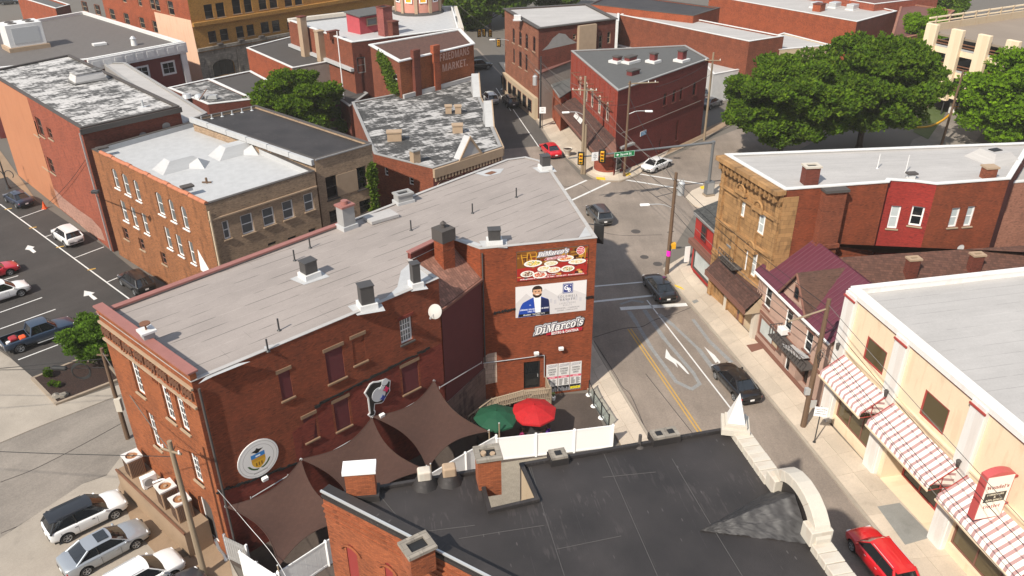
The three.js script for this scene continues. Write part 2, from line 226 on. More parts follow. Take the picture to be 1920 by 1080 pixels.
// c: {pts,h,y0,wall|walls[],roof,rot,par,t,coping,cw,ops:{edge:[..]},skip:[..],over}
function building(name, label, c) {
  const n = c.pts.length, cx = c.pts.reduce((s, p) => s + p[0], 0) / n, cz = c.pts.reduce((s, p) => s + p[1], 0) / n;
  const B = thing(name, label, c.category ?? 'building', cx, 0, cz); B.pts = c.pts.map(p => [p[0] - cx, p[1] - cz]); B.F = [];
  const par = c.par ?? .35, t = c.t ?? .3, y0 = c.y0 ?? 0;
  for (let i = 0; i < n; i++) {
    const F = B.F[i] = frame(B.pts[i], B.pts[(i + 1) % n], y0), ops = c.ops?.[i] ?? [];
    if (c.skip?.includes(i)) continue;
    mesh('wall', wallGeo(F, c.h - y0, ops), c.walls?.[i] ?? c.wall, B);
    for (const o of ops) windowPart(B, F, o);
  }
  const inn = inset(B.pts, t);
  B.roof = mesh('roof', flat(inn, c.h - par, c.rot ?? 0), c.roof, B);
  if (par > 0) {
    const pos = [], uv = [], idx = [];
    for (let i = 0; i < n; i++) { const a = inn[i], b = inn[(i + 1) % n], k = pos.length / 3, l = Math.hypot(b[0] - a[0], b[1] - a[1]); pos.push(a[0], c.h - par, a[1], b[0], c.h - par, b[1], b[0], c.h, b[1], a[0], c.h, a[1]); uv.push(0, 0, l, 0, l, par, 0, par); idx.push(k, k + 1, k + 2, k, k + 2, k + 3); }
    const g = new THREE.BufferGeometry(); g.setAttribute('position', new THREE.Float32BufferAttribute(pos, 3)); g.setAttribute('uv', new THREE.Float32BufferAttribute(uv, 2)); g.setIndex(idx); g.computeVertexNormals();
    mesh('parapet', g, c.parapet ?? c.wall ?? c.walls[0], B);
  }
  const ov = c.over ?? .05;
  mesh('coping', slab(inset(B.pts, -ov), c.h, c.h + (c.ch ?? .09), [inset(B.pts, t + ov * .6).reverse()]), c.coping ?? M.copDark, B);
  B.cx = cx; B.cz = cz; return B;
}
const ops = (list, common) => list.map(([u, v, w, h, o]) => ({ u, v, w, h, ...common, ...(o ?? {}) }));
// a brick chimney stack standing on a roof
function chimney(name, label, x, y, z, w, d, h, ry, m, cap, open = true, group) {
  const c = thing(name, label, 'chimney', x, y, z, ry, group);
  mesh('stack', bx(w, h, d, 0, h / 2, 0), m, c);
  if (open) mesh('cap', slab([[-w / 2 - .08, d / 2 + .08], [w / 2 + .08, d / 2 + .08], [w / 2 + .08, -d / 2 - .08], [-w / 2 - .08, -d / 2 - .08]], h, h + .14, [[[-w / 2 + .16, d / 2 - .16], [w / 2 - .16, d / 2 - .16], [w / 2 - .16, -d / 2 + .16], [-w / 2 + .16, -d / 2 + .16]]]), cap, c);
  else mesh('cap', bx(w + .16, .14, d + .16, 0, h + .07, 0), cap, c);
  mesh('flue', bx(w - .34, .04, d - .34, 0, h + .02, 0), M.black, c);
  return c;
}
function vent(label, x, y, z, h = .5, r = .06, m = M.metalDark, group = 'thin pipes on the roofs') { const c = thing('vent_pipe', label, 'vent pipe', x, y, z, 0, group); mesh('pipe', cyl(r, r, h), m, c); mesh('flashing', cyl(r * 2.6, r * 1.2, .08), m, c); return c; }
// ---------- the setting ----------
struct('ground', new THREE.PlaneGeometry(1400, 1400).rotateX(-Math.PI / 2).translate(0, -.02, -300), mat([.27, .245, .215], { map: asphT }), 'worn grey asphalt and bare ground between the buildings');
// main street and the cross street
struct('road', flat([[14.5, -12], [26, -12], [21.39, -35.45], [19.62, -44.28], [16.65, -57.89], [15.21, -64.01], [14.59, -70.13], [22, -86.5], [62, -128], [56, -134], [26, -106.5], [13.5, -93.5], [8.82, -92.9], [5.55, -105.83], [1.3, -132.69], [-6.5, -165], [-16, -165], [-6.6, -132], [-3.4, -104], [-1.5, -86], [3.2, -70], [6.52, -56.55], [9.19, -44.98]], .0), M.asphalt, 'taupe asphalt street running past the corner restaurant');
struct('road', flat([[-2, -104], [5.4, -105.9], [1.1, -132.69], [-6.7, -164], [-15, -164], [-8, -134]], .006), M.roadPatch, 'darker resurfaced stretch of street beyond the crossing');
// left alley street, parking lot
struct('road', flat([[-31.1,-24.54],[-30.13,-35.99],[-27.54,-40.13],[-25.83,-41.38],[-24.87,-45.82],[-29.7,-50.35],[-34,-45.46],[-41.04,-38.82]], .0, .75), M.asphaltOld, 'pale worn back street beside the parking lot');
struct('parking_lot', flat([[-51.01,-62.66],[-40.9,-55.47],[-36.96,-51.98],[-34.45,-54.38],[-31.51,-53.96],[-29.98,-63.27],[-40.76,-74.52],[-54.55,-87.35],[-62.49,-95.72],[-74.17,-95.97]], .0, .75), M.asphaltDark, 'dark asphalt parking lot with white bay lines');
struct('path', slab([[-38.39,-41.01],[-33.76,-45.58],[-29.07,-49.8],[-29.81,-50.9],[-33.34,-48.41],[-36.65,-51.69],[-40.14,-54.69],[-41.95,-56.04],[-48.63,-57.35]], -.1, .05), M.apron, 'tan concrete strip between parking lot and back street');
struct('apron', slab([[-12.95,-28.86],[-16.31,-33.58],[-20.22,-37.34],[-26.25,-42.98],[-26.45,-40.77],[-27.65,-39.98],[-30.42,-35.36],[-30.04,-31.44],[-26.38,-28.98]], -.1, .03), M.apron, 'cracked concrete apron where the four cars park');
struct('apron', slab([[-15.44,-31.66],[-16.31,-33.58],[-20.22,-37.34],[-26.25,-42.98],[-25.48,-41.38],[-25.2,-39.61],[-22.84,-36.13],[-18.25,-31.69]], -.1, .045), M.concBrown, 'brown stained concrete strip along the brick wall');
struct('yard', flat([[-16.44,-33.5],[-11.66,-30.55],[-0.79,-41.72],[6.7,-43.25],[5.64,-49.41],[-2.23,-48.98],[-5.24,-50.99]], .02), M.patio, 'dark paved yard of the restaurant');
struct('gravel_strip', flat([[-14, -27], [-9, -24], [11, -29], [8, -42.9], [-1, -42]], .012), M.gravel, 'pale gravel strip behind the white fence');
struct('path', flat([[-76.86,-96.03],[-64.55,-93.07],[-62.29,-95.34],[-58.41,-91.21],[-54.55,-87.35],[-85.27,-126.5]], .03), M.concBrown, 'brick sidewalk at the far end of the parking lot');
// pavement of separate slabs between a kerb line and a building line
function pavement(name, label, kerb, inner, rows, step, m = M.conc) {
  const o = new THREE.Group(); o.name = numbered(name); o.userData = { kind: 'structure', label }; scene.add(o);
  const len = pts => pts.slice(1).reduce((s, p, i) => s + Math.hypot(p[0] - pts[i][0], p[1] - pts[i][1]), 0);
  const at = (pts, t) => { let s = t * len(pts); for (let i = 1; i < pts.length; i++) { const l = Math.hypot(pts[i][0] - pts[i - 1][0], pts[i][1] - pts[i - 1][1]); if (s <= l || i === pts.length - 1) { const k = Math.min(1, s / l); return [pts[i - 1][0] + (pts[i][0] - pts[i - 1][0]) * k, pts[i - 1][1] + (pts[i][1] - pts[i - 1][1]) * k]; } s -= l; } };
  const n = Math.round(len(kerb) / step), mix = (a, b, k) => [a[0] + (b[0] - a[0]) * k, a[1] + (b[1] - a[1]) * k], tones = [m, m.clone(), m.clone()]; tones[1].color.multiplyScalar(.94); tones[2].color.multiplyScalar(1.04);
  mesh('joint_bed', slab([...kerb, ...inner.slice().reverse()], -.1, .10), M.concDark, o);
  const W = Math.hypot(at(kerb, .5)[0] - at(inner, .5)[0], at(kerb, .5)[1] - at(inner, .5)[1]), k0 = .2 / W;
  for (let i = 0; i < n; i++) {
    const t0 = (i + .004) / n, t1 = (i + .996) / n, a0 = at(kerb, t0), a1 = at(kerb, t1), b0 = at(inner, t0), b1 = at(inner, t1);
    mesh('kerb_stone', slab([mix(a0, b0, -.03 / W), mix(a1, b1, -.03 / W), mix(a1, b1, k0 * .92), mix(a0, b0, k0 * .92)], -.1, .142), M.kerb, o);
    for (let r = 0; r < rows; r++) { const q0 = k0 + (1 - k0) * r / rows + .004, q1 = k0 + (1 - k0) * (r + 1) / rows - .004; mesh('slab', slab([mix(a0, b0, q0), mix(a1, b1, q0), mix(a1, b1, q1), mix(a0, b0, q1)], .05, .14 + rr(-.003, .003)), tones[rnd() * 3 | 0], o); }
  }
  return o;
}
pavement('sidewalk', 'pale concrete sidewalk past the cream store', [[14.44,-69.24],[14.62,-67.6],[15.21,-64.01],[16.65,-57.89],[19.62,-44.28],[21.39,-35.45],[22.78,-27.88]], [[17.12,-72.05],[17.17,-68.31],[17.89,-64.66],[19.76,-56.84],[22.07,-45.53],[24.71,-34.28],[26.03,-27.85]], 2, 1.75);
pavement('sidewalk', 'pale concrete sidewalk along the restaurant wall', [[11.47,-34.92],[9.19,-44.98],[6.52,-56.55],[4.86,-65.17],[3.24,-73.49]], [[9.35,-34.94],[6.87,-45.07],[5.62,-49.54],[4.47,-56.58],[1.56,-70.01]], 2, 1.9);
pavement('sidewalk', 'pale concrete sidewalk in front of the dark red building', [[19.97,-100.83],[18.02,-98.09],[15.43,-94.01],[13.24,-92.1],[11.5,-91.97],[9.95,-93.23],[8.89,-95.44],[7.75,-99.1],[5.55,-105.83],[1.3,-132.69],[-2.14,-152.6]], [[21.3,-103.29],[18.53,-102.73],[15.06,-98.74],[13.59,-97.8],[12.29,-98.22],[11.44,-99.81],[10.69,-102.91],[9.61,-111.98],[8.68,-121.08],[3.03,-140.13],[-0.46,-152.55]], 2, 1.9);
pavement('sidewalk', 'tan sidewalk strip along the dark red side wall', [[39.92,-121.63],[32.53,-114.62],[19.97,-100.83]], [[39.51,-123.06],[32.38,-117.2],[21.97,-106.32]], 1, 2.2, M.concBrown);
{ const o = struct('traffic_island', slab([[19.92,-86.79],[20.31,-84.75],[21.34,-83.37],[23.46,-84.39],[25.46,-86.2],[26.48,-88.6],[26.02,-91.13],[24.81,-90.82],[22.68,-90.35],[21.07,-88.87]], -.1, .14), M.conc, 'pale concrete corner island under the mast arm pole'); for (const q of [[[22.25,-89.18],[22.94,-89.5],[22.93,-90.34],[22.24,-90.02]], [[22.77,-83.95],[23.58,-84.38],[23.6,-84.99],[22.79,-84.55]]]) mesh('tactile_paving', slab(q, .14, .155), M.tactile, o); }
for (const q of [[[10.35,-92.69],[11.34,-92.32],[11.37,-93.2],[10.29,-93.41]], [[13.99,-93.5],[14.67,-94.21],[14.57,-94.95],[13.98,-94.41]], [[15,-65.51],[15.66,-64.89],[15.47,-65.4],[14.92,-65.92]]]) solo('tactile_paving', ['yellow tactile plate at the rounded red corner', 'small yellow tactile plate right of the rounded red corner', 'yellow tactile plate beside the parked black car'][q.k = used.tactile_paving === undefined ? 0 : used.tactile_paving + 1], 'tactile paving', slab(q, .14, .16), M.tactile, 0, 0, 0, 0, 'yellow tactile plates');
solo('concrete_patch', 'grey concrete patch in the sidewalk outside the cream store', 'patch', flat([[22.62,-34.18],[24.5,-34.78],[23.74,-37.59],[22.24,-37.29]], .149), M.concGrey);
solo('hatch_cover', 'brown steel hatch in the sidewalk by the pink house', 'hatch', slab([[19.07,-54.54],[20.3,-55.15],[19.98,-55.86],[18.91,-55.56]], .12, .16), M.brownTrim);
solo('vault_cover', 'small grey cover in the sidewalk under the brown awning', 'cover', slab([[16.03,-62.36],[16.53,-62.73],[16.42,-63.11],[15.94,-62.83]], .12, .155), M.concGrey);
// painted lines, each its own sheet
const mark = (pts, m, y = .012, label) => { const o = struct('road_marking', flat(pts, y), m); if (label) o.userData.label = label; return o; };
const strip = (a, b, w, m, y) => { const dx = b[0] - a[0], dz = b[1] - a[1], l = Math.hypot(dx, dz), x = -dz / l * w / 2, z = dx / l * w / 2; return mark([[a[0] - x, a[1] - z], [b[0] - x, b[1] - z], [b[0] + x, b[1] + z], [a[0] + x, a[1] + z]], m, y); };
for (const [a, b, w] of [
  [[12.03,-63.28], [16.29,-44.9], .12], [[16.29,-44.9], [18.8,-31.88], .12],
  [[6.16,-89.52], [9.13,-92.72], .3], [[6.83,-86.42], [11.88,-91.96], .3], [[15.66,-94.74], [22.86,-91.2], .3], [[13.71,-92.8], [20.32,-89.56], .3],
  [[7.2,-63.07], [12.78,-64.14], .3], [[7.61,-65.94], [12.14,-66.69], .2], [[1.21,-141.99], [-1.51,-134.08], .3],
  [[0.38,-122.71], [3.73,-105.22], .12], [[-2.4,-135.1], [0.05,-121.87], .12]]) strip(a, b, w, M.lineWhite);
strip([9.47,-61.81], [15.44,-62.46], .55, M.lineWhite);
{ const a = [9.83,-58.41], b = [13.98,-40.16], dx = b[0] - a[0], dz = b[1] - a[1], l = Math.hypot(dx, dz); for (const k of [-.13, .13]) strip([a[0] - dz / l * k, a[1] + dx / l * k], [b[0] - dz / l * k, b[1] + dx / l * k], .11, M.lineYellow); }
mark([[12.4,-55.34],[12.09,-54.03],[12.63,-53.26],[12.84,-52.6],[12.85,-53.34],[13.43,-51.79],[13.58,-51.72],[13.38,-52.59],[13.14,-53.33],[12.59,-54.25]], M.lineWhite, .014, 'white turn arrow in the middle lane');
mark([[15.51,-55.61],[15.92,-53.22],[16.14,-53.44],[16.16,-53.14],[16.33,-53.36],[16.09,-54.35]], M.lineWhite, .014, 'white arrow head in front of the black car');
// grey sealed loop cuts in the lanes
for (const pts of [[[10.19,-61.24],[10.55,-59.44],[11.24,-55.36],[12.38,-50.75],[13.36,-49.78],[14.1,-50.45],[13.9,-51.86],[12.48,-56.87],[11.54,-61.59]], [[12.76,-60.74],[13.6,-58.96],[15,-55.22],[15.9,-50.77]], [[15.48,-59.81],[16.11,-56.4],[17.19,-53.28]], [[9.67,-62.65],[10.7,-63.3],[11.69,-62.9]]])
  struct('road_seal', pts.slice(1).map((b, i) => { const a = pts[i], dx = b[0] - a[0], dz = b[1] - a[1], l = Math.hypot(dx, dz), w = rr(.13, .2), x = -dz / l * w, z = dx / l * w, e = .12 * 1 / l; return flat([[a[0] - x - dx * e, a[1] - z - dz * e], [b[0] - x, b[1] - z], [b[0] + x, b[1] + z], [a[0] + x - dx * e, a[1] + z - dz * e]], .016 + i * .0005); }), M.sealer, 'grey sealed strip cut into the lane');
for (const pts of [[[6.71,-57.2],[9.4,-58.59],[10.78,-58.83],[12.29,-59.85],[13.91,-60.73],[15.93,-62.08]], [[9.31,-44.52],[8.59,-49.5],[8.33,-49.98],[7.92,-51.58],[6.74,-56.54]], [[-30.63,-35.74],[-29.3,-36.86],[-28.66,-38.22],[-27.6,-39.88],[-26.32,-40.87]], [[-33.07,-40.19],[-31.65,-41.45],[-29.6,-43.85],[-27.58,-46.46]], [[10.21,-51.91],[13.11,-42.51]], [[5.33,-94.24],[6.42,-90.69],[8.07,-91.52],[9.43,-88.95]], [[7.48,-79.9],[10.59,-77.15],[15.58,-77.05]]])
  struct('road_crack', tube(pts.map((p, i) => [p[0] + rr(-.08, .08), .004, p[1] + rr(-.08, .08)]), .028, 40, 4), M.crack, 'dark crack in the paving');
for (const [x, z, r] of [[13.05,-71.88, .42], [14.12,-70.36, .45], [13.03,-77.89, .5]]) solo('manhole_cover', ['round dark manhole cover, left one of the pair by the curb', 'round dark manhole cover nearest the utility pole', 'flat dark patch cover in the middle of the crossing'][used.manhole_cover === undefined ? 0 : used.manhole_cover + 1], 'manhole', cyl(r, r, .012, 0, 0, 0, 20), M.crack, x, .003, z);
// parking bay lines and arrows
for (const [a, b] of [[[-58.46,-86.65], [-33.05,-62.85]], [[-54.16,-82.65], [-52.59,-85.14]], [[-48.83,-77.72], [-48.42,-78.24]], [[-43.44,-72.64], [-41.57,-75.16]], [[-37.95,-67.52], [-37.19,-68.58]], [[-44.99,-62], [-42.61,-64.64]], [[-43.46,-59.21], [-40.35,-62.49]], [[-39.41,-54.45], [-36.32,-57.67]], [[-48.21,-67.9], [-47.06,-68.96]], [[-45.55,-66.19], [-44.83,-66.8]]]) strip(a, b, .13, M.lineWhite);
for (const q of [[[-48.87,-74.54],[-48.06,-73.8],[-47.97,-74.16],[-48.73,-74.91],[-48.71,-75.28],[-49.62,-75.68],[-49.37,-74.68]], [[-38.55,-64.97],[-37.66,-64.07],[-37.46,-64.36],[-38.35,-65.17],[-38.19,-65.46],[-39.36,-65.89],[-38.9,-64.78]]]) mark(q, M.lineWhite, .014, 'white lane arrow painted in the parking lot');
for (const [x, z] of [[-56.8,-85.38], [-51.38,-80.19], [-46.13,-75.36], [-40.64,-70.29]]) mark([[x - .35, z + .2], [x + .3, z - .15], [x + .42, z + .05], [x - .2, z + .4]], M.lineYellow, .013, 'small faded bay number');
// mulch bed
{ const b = thing('planting_bed', 'brown mulch bed with tan edging at the corner of the parking lot', 'planting bed'); const P = [[-36.65,-51.69],[-33.39,-48.6],[-30.2,-51.53],[-31.55,-53.07],[-34.29,-54.22]];
  mesh('edging', slab(inset(P, -.22), 0, .2, [P.slice().reverse()]), M.concDark, b); mesh('mulch', flat(P, .16), M.mulch, b);
  for (const [x, z] of [[-33.76,-49.2], [-33.27,-49.32]]) { const g = new THREE.DodecahedronGeometry(.32, 0).scale(1.2, .8, 1).rotateY(rr(0, 3)).translate(x, .25, z); mesh('stone', g, M.stoneGrey, b); } }
struct('lawn', flat([[56.13,-110.08],[56.74,-106.82],[63.24,-116.39],[65.92,-120.92],[63.59,-123.84]], .05), M.grass, 'mown grass bank by the parking garage');
struct('lawn', flat([[25.01,-91.16],[25.95,-90.28],[26.57,-92.34],[25.85,-92.01]], .05), M.grass, 'scrap of grass by the corner island');
struct('road', flat([[49.78,-98.94],[57.18,-98.77],[67.24,-111.73],[69.27,-123.68],[63.03,-115.62],[58.55,-110.02],[54.73,-106.87]], .02), M.asphaltOld, 'sunlit driveway into the parking garage');
solo('kerb_edge', 'yellow painted kerb curving along the garage driveway', 'kerb', tube([[56.85,-111.75],[59.16,-112.18],[62.29,-114.86],[66.72,-120.07],[68.31,-121.7]].map(p => [p[0], .1, p[1]]), .17, 24, 5), M.yellow);
// oil stains on the brown strip
for (const [q, k] of [[[[-23.15,-38.39],[-22.42,-37.69],[-21.66,-37.09],[-20.95,-36.37],[-20.78,-36.46],[-21.57,-37.36],[-22.21,-38.01],[-23.1,-38.86],[-23.63,-39.59],[-23.91,-39.45]], 0], [[[-22.08,-38],[-21.95,-38.19],[-22.29,-38.76],[-22.45,-38.48]], 1], [[[-19.1,-33.69],[-18.53,-34],[-19.16,-34.74],[-19.67,-34.41]], 2]]) struct('oil_stain', flat(q, .0505 + k * .002), mat([.20, .14, .095], { map: concT }), 'dark oil stain on the brown concrete');
// ---------- printed matter ----------
function canvasTex(w, h, draw) { const c = document.createElement('canvas'); c.width = w; c.height = h; const x = c.getContext('2d'); draw(x, w, h); const t = new THREE.CanvasTexture(c); t.colorSpace = THREE.SRGBColorSpace; t.anisotropy = 8; return t; }
const printed = (w, h, draw, o = {}) => new THREE.MeshStandardMaterial({ map: canvasTex(w, h, draw), roughness: .55, side: THREE.DoubleSide, ...o });
function logo(x, cx, cy, s, sub = true) { // slanted script wordmark over a red ribbon
  x.save(); x.translate(cx, cy); x.rotate(-.06); x.scale(s, s); x.textAlign = 'center'; x.lineJoin = 'round'; x.transform(1, 0, -.22, 1, 0, 0);
  x.font = 'italic bold 64px serif'; x.strokeStyle = '#2a2430'; x.lineWidth = 22; x.strokeText("DiMarco's", 0, 0); x.strokeStyle = '#d8d5da'; x.lineWidth = 14; x.strokeText("DiMarco's", 0, 0); x.strokeStyle = '#4a4350'; x.lineWidth = 7; x.strokeText("DiMarco's", 0, 0); x.fillStyle = '#f6f4f2'; x.fillText("DiMarco's", 0, 0);
  if (sub) { x.strokeStyle = '#e6e2e0'; x.lineWidth = 32; x.lineCap = 'round'; x.beginPath(); x.moveTo(-62, 38); x.lineTo(148, 38); x.stroke(); x.strokeStyle = '#a3142a'; x.lineWidth = 26; x.stroke(); x.font = 'bold 22px sans-serif'; x.fillStyle = '#fff'; x.fillText('BISTRO & CANTINA', 44, 46); }
  x.restore();
}
const ell = (x, cx, cy, a, b, f, rot = 0) => { x.fillStyle = f; x.beginPath(); x.ellipse(cx, cy, a, b, rot, 0, 7); x.fill(); };
const posterFood = printed(1024, 440, (x, w, h) => {
  x.fillStyle = '#7a4a16'; x.fillRect(0, 0, w, h); let q = 7; const R = () => (q = (q * 16807) % 2147483647) / 2147483647;
  for (let i = 0; i < 70; i++) { x.fillStyle = ['#a8741f', '#5c2f10', '#c28e34', '#8a2a12', '#3c1c0c'][R() * 5 | 0]; x.fillRect(R() * w, R() * 190, 20 + R() * 90, 10 + R() * 60); }
  x.strokeStyle = '#d29a2c'; x.lineWidth = 12; for (const cx of [60, 190, 640, 900]) { x.beginPath(); x.moveTo(cx, 40); x.lineTo(cx + 30, 190); x.moveTo(cx + 90, 30); x.lineTo(cx + 80, 190); x.moveTo(cx, 90); x.lineTo(cx + 95, 85); x.stroke(); }
  x.fillStyle = '#a3241c'; x.beginPath(); x.moveTo(0, 250); x.lineTo(w, 190); x.lineTo(w, h); x.lineTo(0, h); x.fill();
  for (let i = 0; i < 46; i++) { x.fillStyle = ['#c99a4e', '#e0c07a', '#7b2416', '#3a1a10'][R() * 4 | 0]; x.fillRect(R() * w, 210 + R() * 200, 24 + R() * 40, 10 + R() * 22); }
  const plate = (cx, cy, a, b, fills) => { ell(x, cx, cy + 6, a + 4, b + 4, '#5a1812'); ell(x, cx, cy, a, b, '#f2eee6'); ell(x, cx, cy, a * .8, b * .74, '#ded6c6'); for (let i = 0; i < 60; i++) { const t = R() * 7, k = Math.sqrt(R()) * .7; ell(x, cx + Math.cos(t) * a * k, cy + Math.sin(t) * b * k, a * .09, b * .1, fills[R() * fills.length | 0]); } };
  plate(230, 190, 130, 50, ['#e8c63e', '#d8a92c', '#f0dc7c', '#6f8a2c']); plate(700, 160, 120, 44, ['#e07a24', '#f09a3c', '#c84c1a', '#f4d27c']); plate(490, 215, 100, 38, ['#f0ead0', '#e4d8a4', '#c9bf84']); plate(870, 225, 130, 40, ['#e8d2a0', '#d8b070', '#f4ead0']);
  plate(150, 340, 100, 48, ['#6a3018', '#8a4a2a', '#d8c09a', '#3c1c10']); plate(330, 372, 104, 52, ['#c83418', '#a82410', '#e0602c']); plate(390, 285, 96, 44, ['#e8dca0', '#d0b060', '#f4f0e0']); plate(535, 318, 100, 46, ['#f0d0a0', '#d88a4a', '#f4e8d0']); plate(735, 320, 100, 48, ['#e8dcb0', '#3f7a28', '#e0a060', '#204a18']);
  logo(x, 510, 88, 1.35); ell(x, 915, 62, 60, 60, '#fff'); ell(x, 915, 62, 54, 54, '#c01a26'); x.fillStyle = '#fff'; x.textAlign = 'center'; x.font = 'bold 22px sans-serif'; x.fillText('VOTED', 915, 42); x.fillText('FAVORITE', 915, 68); x.fillText('IN PGH', 915, 94);
  x.font = 'bold 25px sans-serif'; x.fillText('24 Morgantown St. - Uniontown, PA 15401 - 724-438-1017 - dimarcosbistro.com', w / 2, h - 14, w - 40); x.font = 'bold 16px sans-serif'; x.fillText('DINE IN TAKEOUT', 500, h - 46);
});
const bannerAgent = printed(1024, 470, (x, w, h) => {
  x.fillStyle = '#e4e0de'; x.fillRect(0, 0, w, h); x.fillStyle = '#d3cfce'; x.beginPath(); x.moveTo(0, 250); x.lineTo(150, 110); x.lineTo(260, 210); x.lineTo(420, 60); x.lineTo(600, 190); x.lineTo(760, 90); x.lineTo(w, 220); x.lineTo(w, h); x.lineTo(0, h); x.fill(); x.fillStyle = '#c6c3c6'; for (let i = 0; i < 9; i++) x.fillRect(430 + i * 62, 210 + (i % 3) * 22, 34, 60);
  x.fillStyle = '#1c46a4'; x.beginPath(); x.moveTo(30, h); x.quadraticCurveTo(60, 270, 120, 240); x.lineTo(250, 180); x.lineTo(370, 180); x.lineTo(470, 230); x.quadraticCurveTo(490, 260, 495, h); x.fill();
  x.fillStyle = '#14224f'; x.beginPath(); x.moveTo(345, 190); x.lineTo(470, 230); x.quadraticCurveTo(490, 260, 495, h); x.lineTo(340, h); x.fill();
  x.fillStyle = '#f2f2f2'; x.beginPath(); x.moveTo(255, 175); x.lineTo(362, 175); x.lineTo(360, h); x.lineTo(290, h); x.fill();
  x.fillStyle = '#c99673'; x.fillRect(275, 120, 66, 70); ell(x, 308, 95, 68, 82, '#d6a683'); x.fillStyle = '#2b1d16'; x.beginPath(); x.ellipse(308, 132, 66, 58, 0, 0, Math.PI); x.fill(); ell(x, 308, 126, 44, 30, '#d6a683'); x.fillStyle = '#2b1d16'; x.beginPath(); x.ellipse(308, 62, 72, 56, 0, Math.PI, 0); x.fill(); x.fillRect(236, 58, 14, 40); x.fillRect(366, 58, 14, 40); x.fillRect(270, 88, 28, 6); x.fillRect(318, 88, 28, 6); ell(x, 284, 100, 9, 5, '#3a2a20'); ell(x, 332, 100, 9, 5, '#3a2a20'); x.fillStyle = '#f4f0ea'; x.fillRect(286, 136, 46, 10); x.fillStyle = '#f4f4f4'; x.fillRect(196, 290, 22, 8);
  x.fillStyle = '#fff'; x.textAlign = 'center'; x.font = 'bold 30px sans-serif'; x.fillText('SERIOUSLY SELLING HOMES & MORE!', 270, 372, 420); x.fillText('CALL TODAY!', 262, 406); x.fillStyle = '#111'; x.fillRect(40, 424, 450, 40); x.fillStyle = '#fff'; x.font = 'italic bold 30px serif'; x.fillText('Realtor  724-434-7171', 262, 454);
  x.fillStyle = '#28367c'; x.fillRect(678, 18, 150, 150); x.strokeStyle = '#fff'; x.lineWidth = 4; x.strokeRect(690, 30, 126, 126); x.fillStyle = '#fff'; x.font = 'bold 96px sans-serif'; x.fillText('G', 730, 118); x.font = 'bold 82px sans-serif'; x.fillText('B', 772, 148); x.font = 'bold 40px sans-serif'; x.fillText('*', 792, 76);
  x.fillStyle = '#3c3c44'; x.font = '50px sans-serif'; x.fillText('C O L D W E L L', 752, 232, 290); x.fillText('B A N K E R', 752, 282, 220); x.font = '34px sans-serif'; x.fillStyle = '#77757a'; x.fillText('L A U R E L  R I D G E', 752, 334, 240); x.fillText('R E A L T Y', 752, 368, 130); x.fillStyle = '#5a585e'; x.font = '28px sans-serif'; x.fillText('RESIDENTIAL | COMMERCIAL', 752, 408, 410); x.fillText('LEASING | LAND & LOTS', 752, 440, 340);
});
const posterMenu = k => printed(256, 512, (x, w, h) => {
  x.fillStyle = '#d9d6d4'; x.fillRect(0, 0, w, h); logo(x, w / 2, 46, .62, false); x.fillStyle = '#17171a'; x.textAlign = 'center'; x.font = 'bold 42px sans-serif'; x.fillText('SUMMER', w / 2, 112, 200); x.fillText('CONCERT', w / 2, 156, 200); x.fillText('SERIES', w / 2, 200, 200); x.fillStyle = '#d2526a'; x.fillRect(0, 228, w, 38); x.fillStyle = '#fff'; x.font = 'bold 24px sans-serif'; x.fillText('LIVE MUSIC', w / 2, 256);
  x.fillStyle = '#2a2a2e'; for (let i = 0; i < 8; i++) { x.fillRect(22, 284 + i * 15, 60 + (i * 37 + k * 23) % 40, 8); x.fillRect(140, 284 + i * 15, 50 + (i * 29 + k * 31) % 50, 8); } x.fillRect(0, 410, w, 102); x.fillStyle = '#8d8d92'; for (let i = 0; i < 7; i++) x.fillRect(10 + i * 36, 430 + (i * 17 + k * 11) % 40, 24, 70); if (k === 2) { x.fillStyle = '#e2cf2a'; x.fillRect(10, 452, w - 20, 44); x.fillStyle = '#111'; x.font = 'bold 22px sans-serif'; x.fillText('JULY 13 - 7PM', w / 2, 482); }
}, { roughness: .4 });
// a printed board fixed to a wall: backing with a face 4 mm in front
function board(name, label, category, F, off, u, v, w, h, m, edge, group, d = .06) {
  const c = F.pt(u + w / 2, v + h / 2, 0), o = thing(name, label, category, off[0] + c[0], c[1], off[1] + c[2], Math.atan2(-F.m.elements[2], F.m.elements[0]), group);
  mesh('backing', bx(w, h, d, 0, 0, d / 2 + .004), edge, o); const g = new THREE.PlaneGeometry(w - .03, h - .03).translate(0, 0, d + .008); mesh('print', g, m, o); return o;
}
let signSpot;
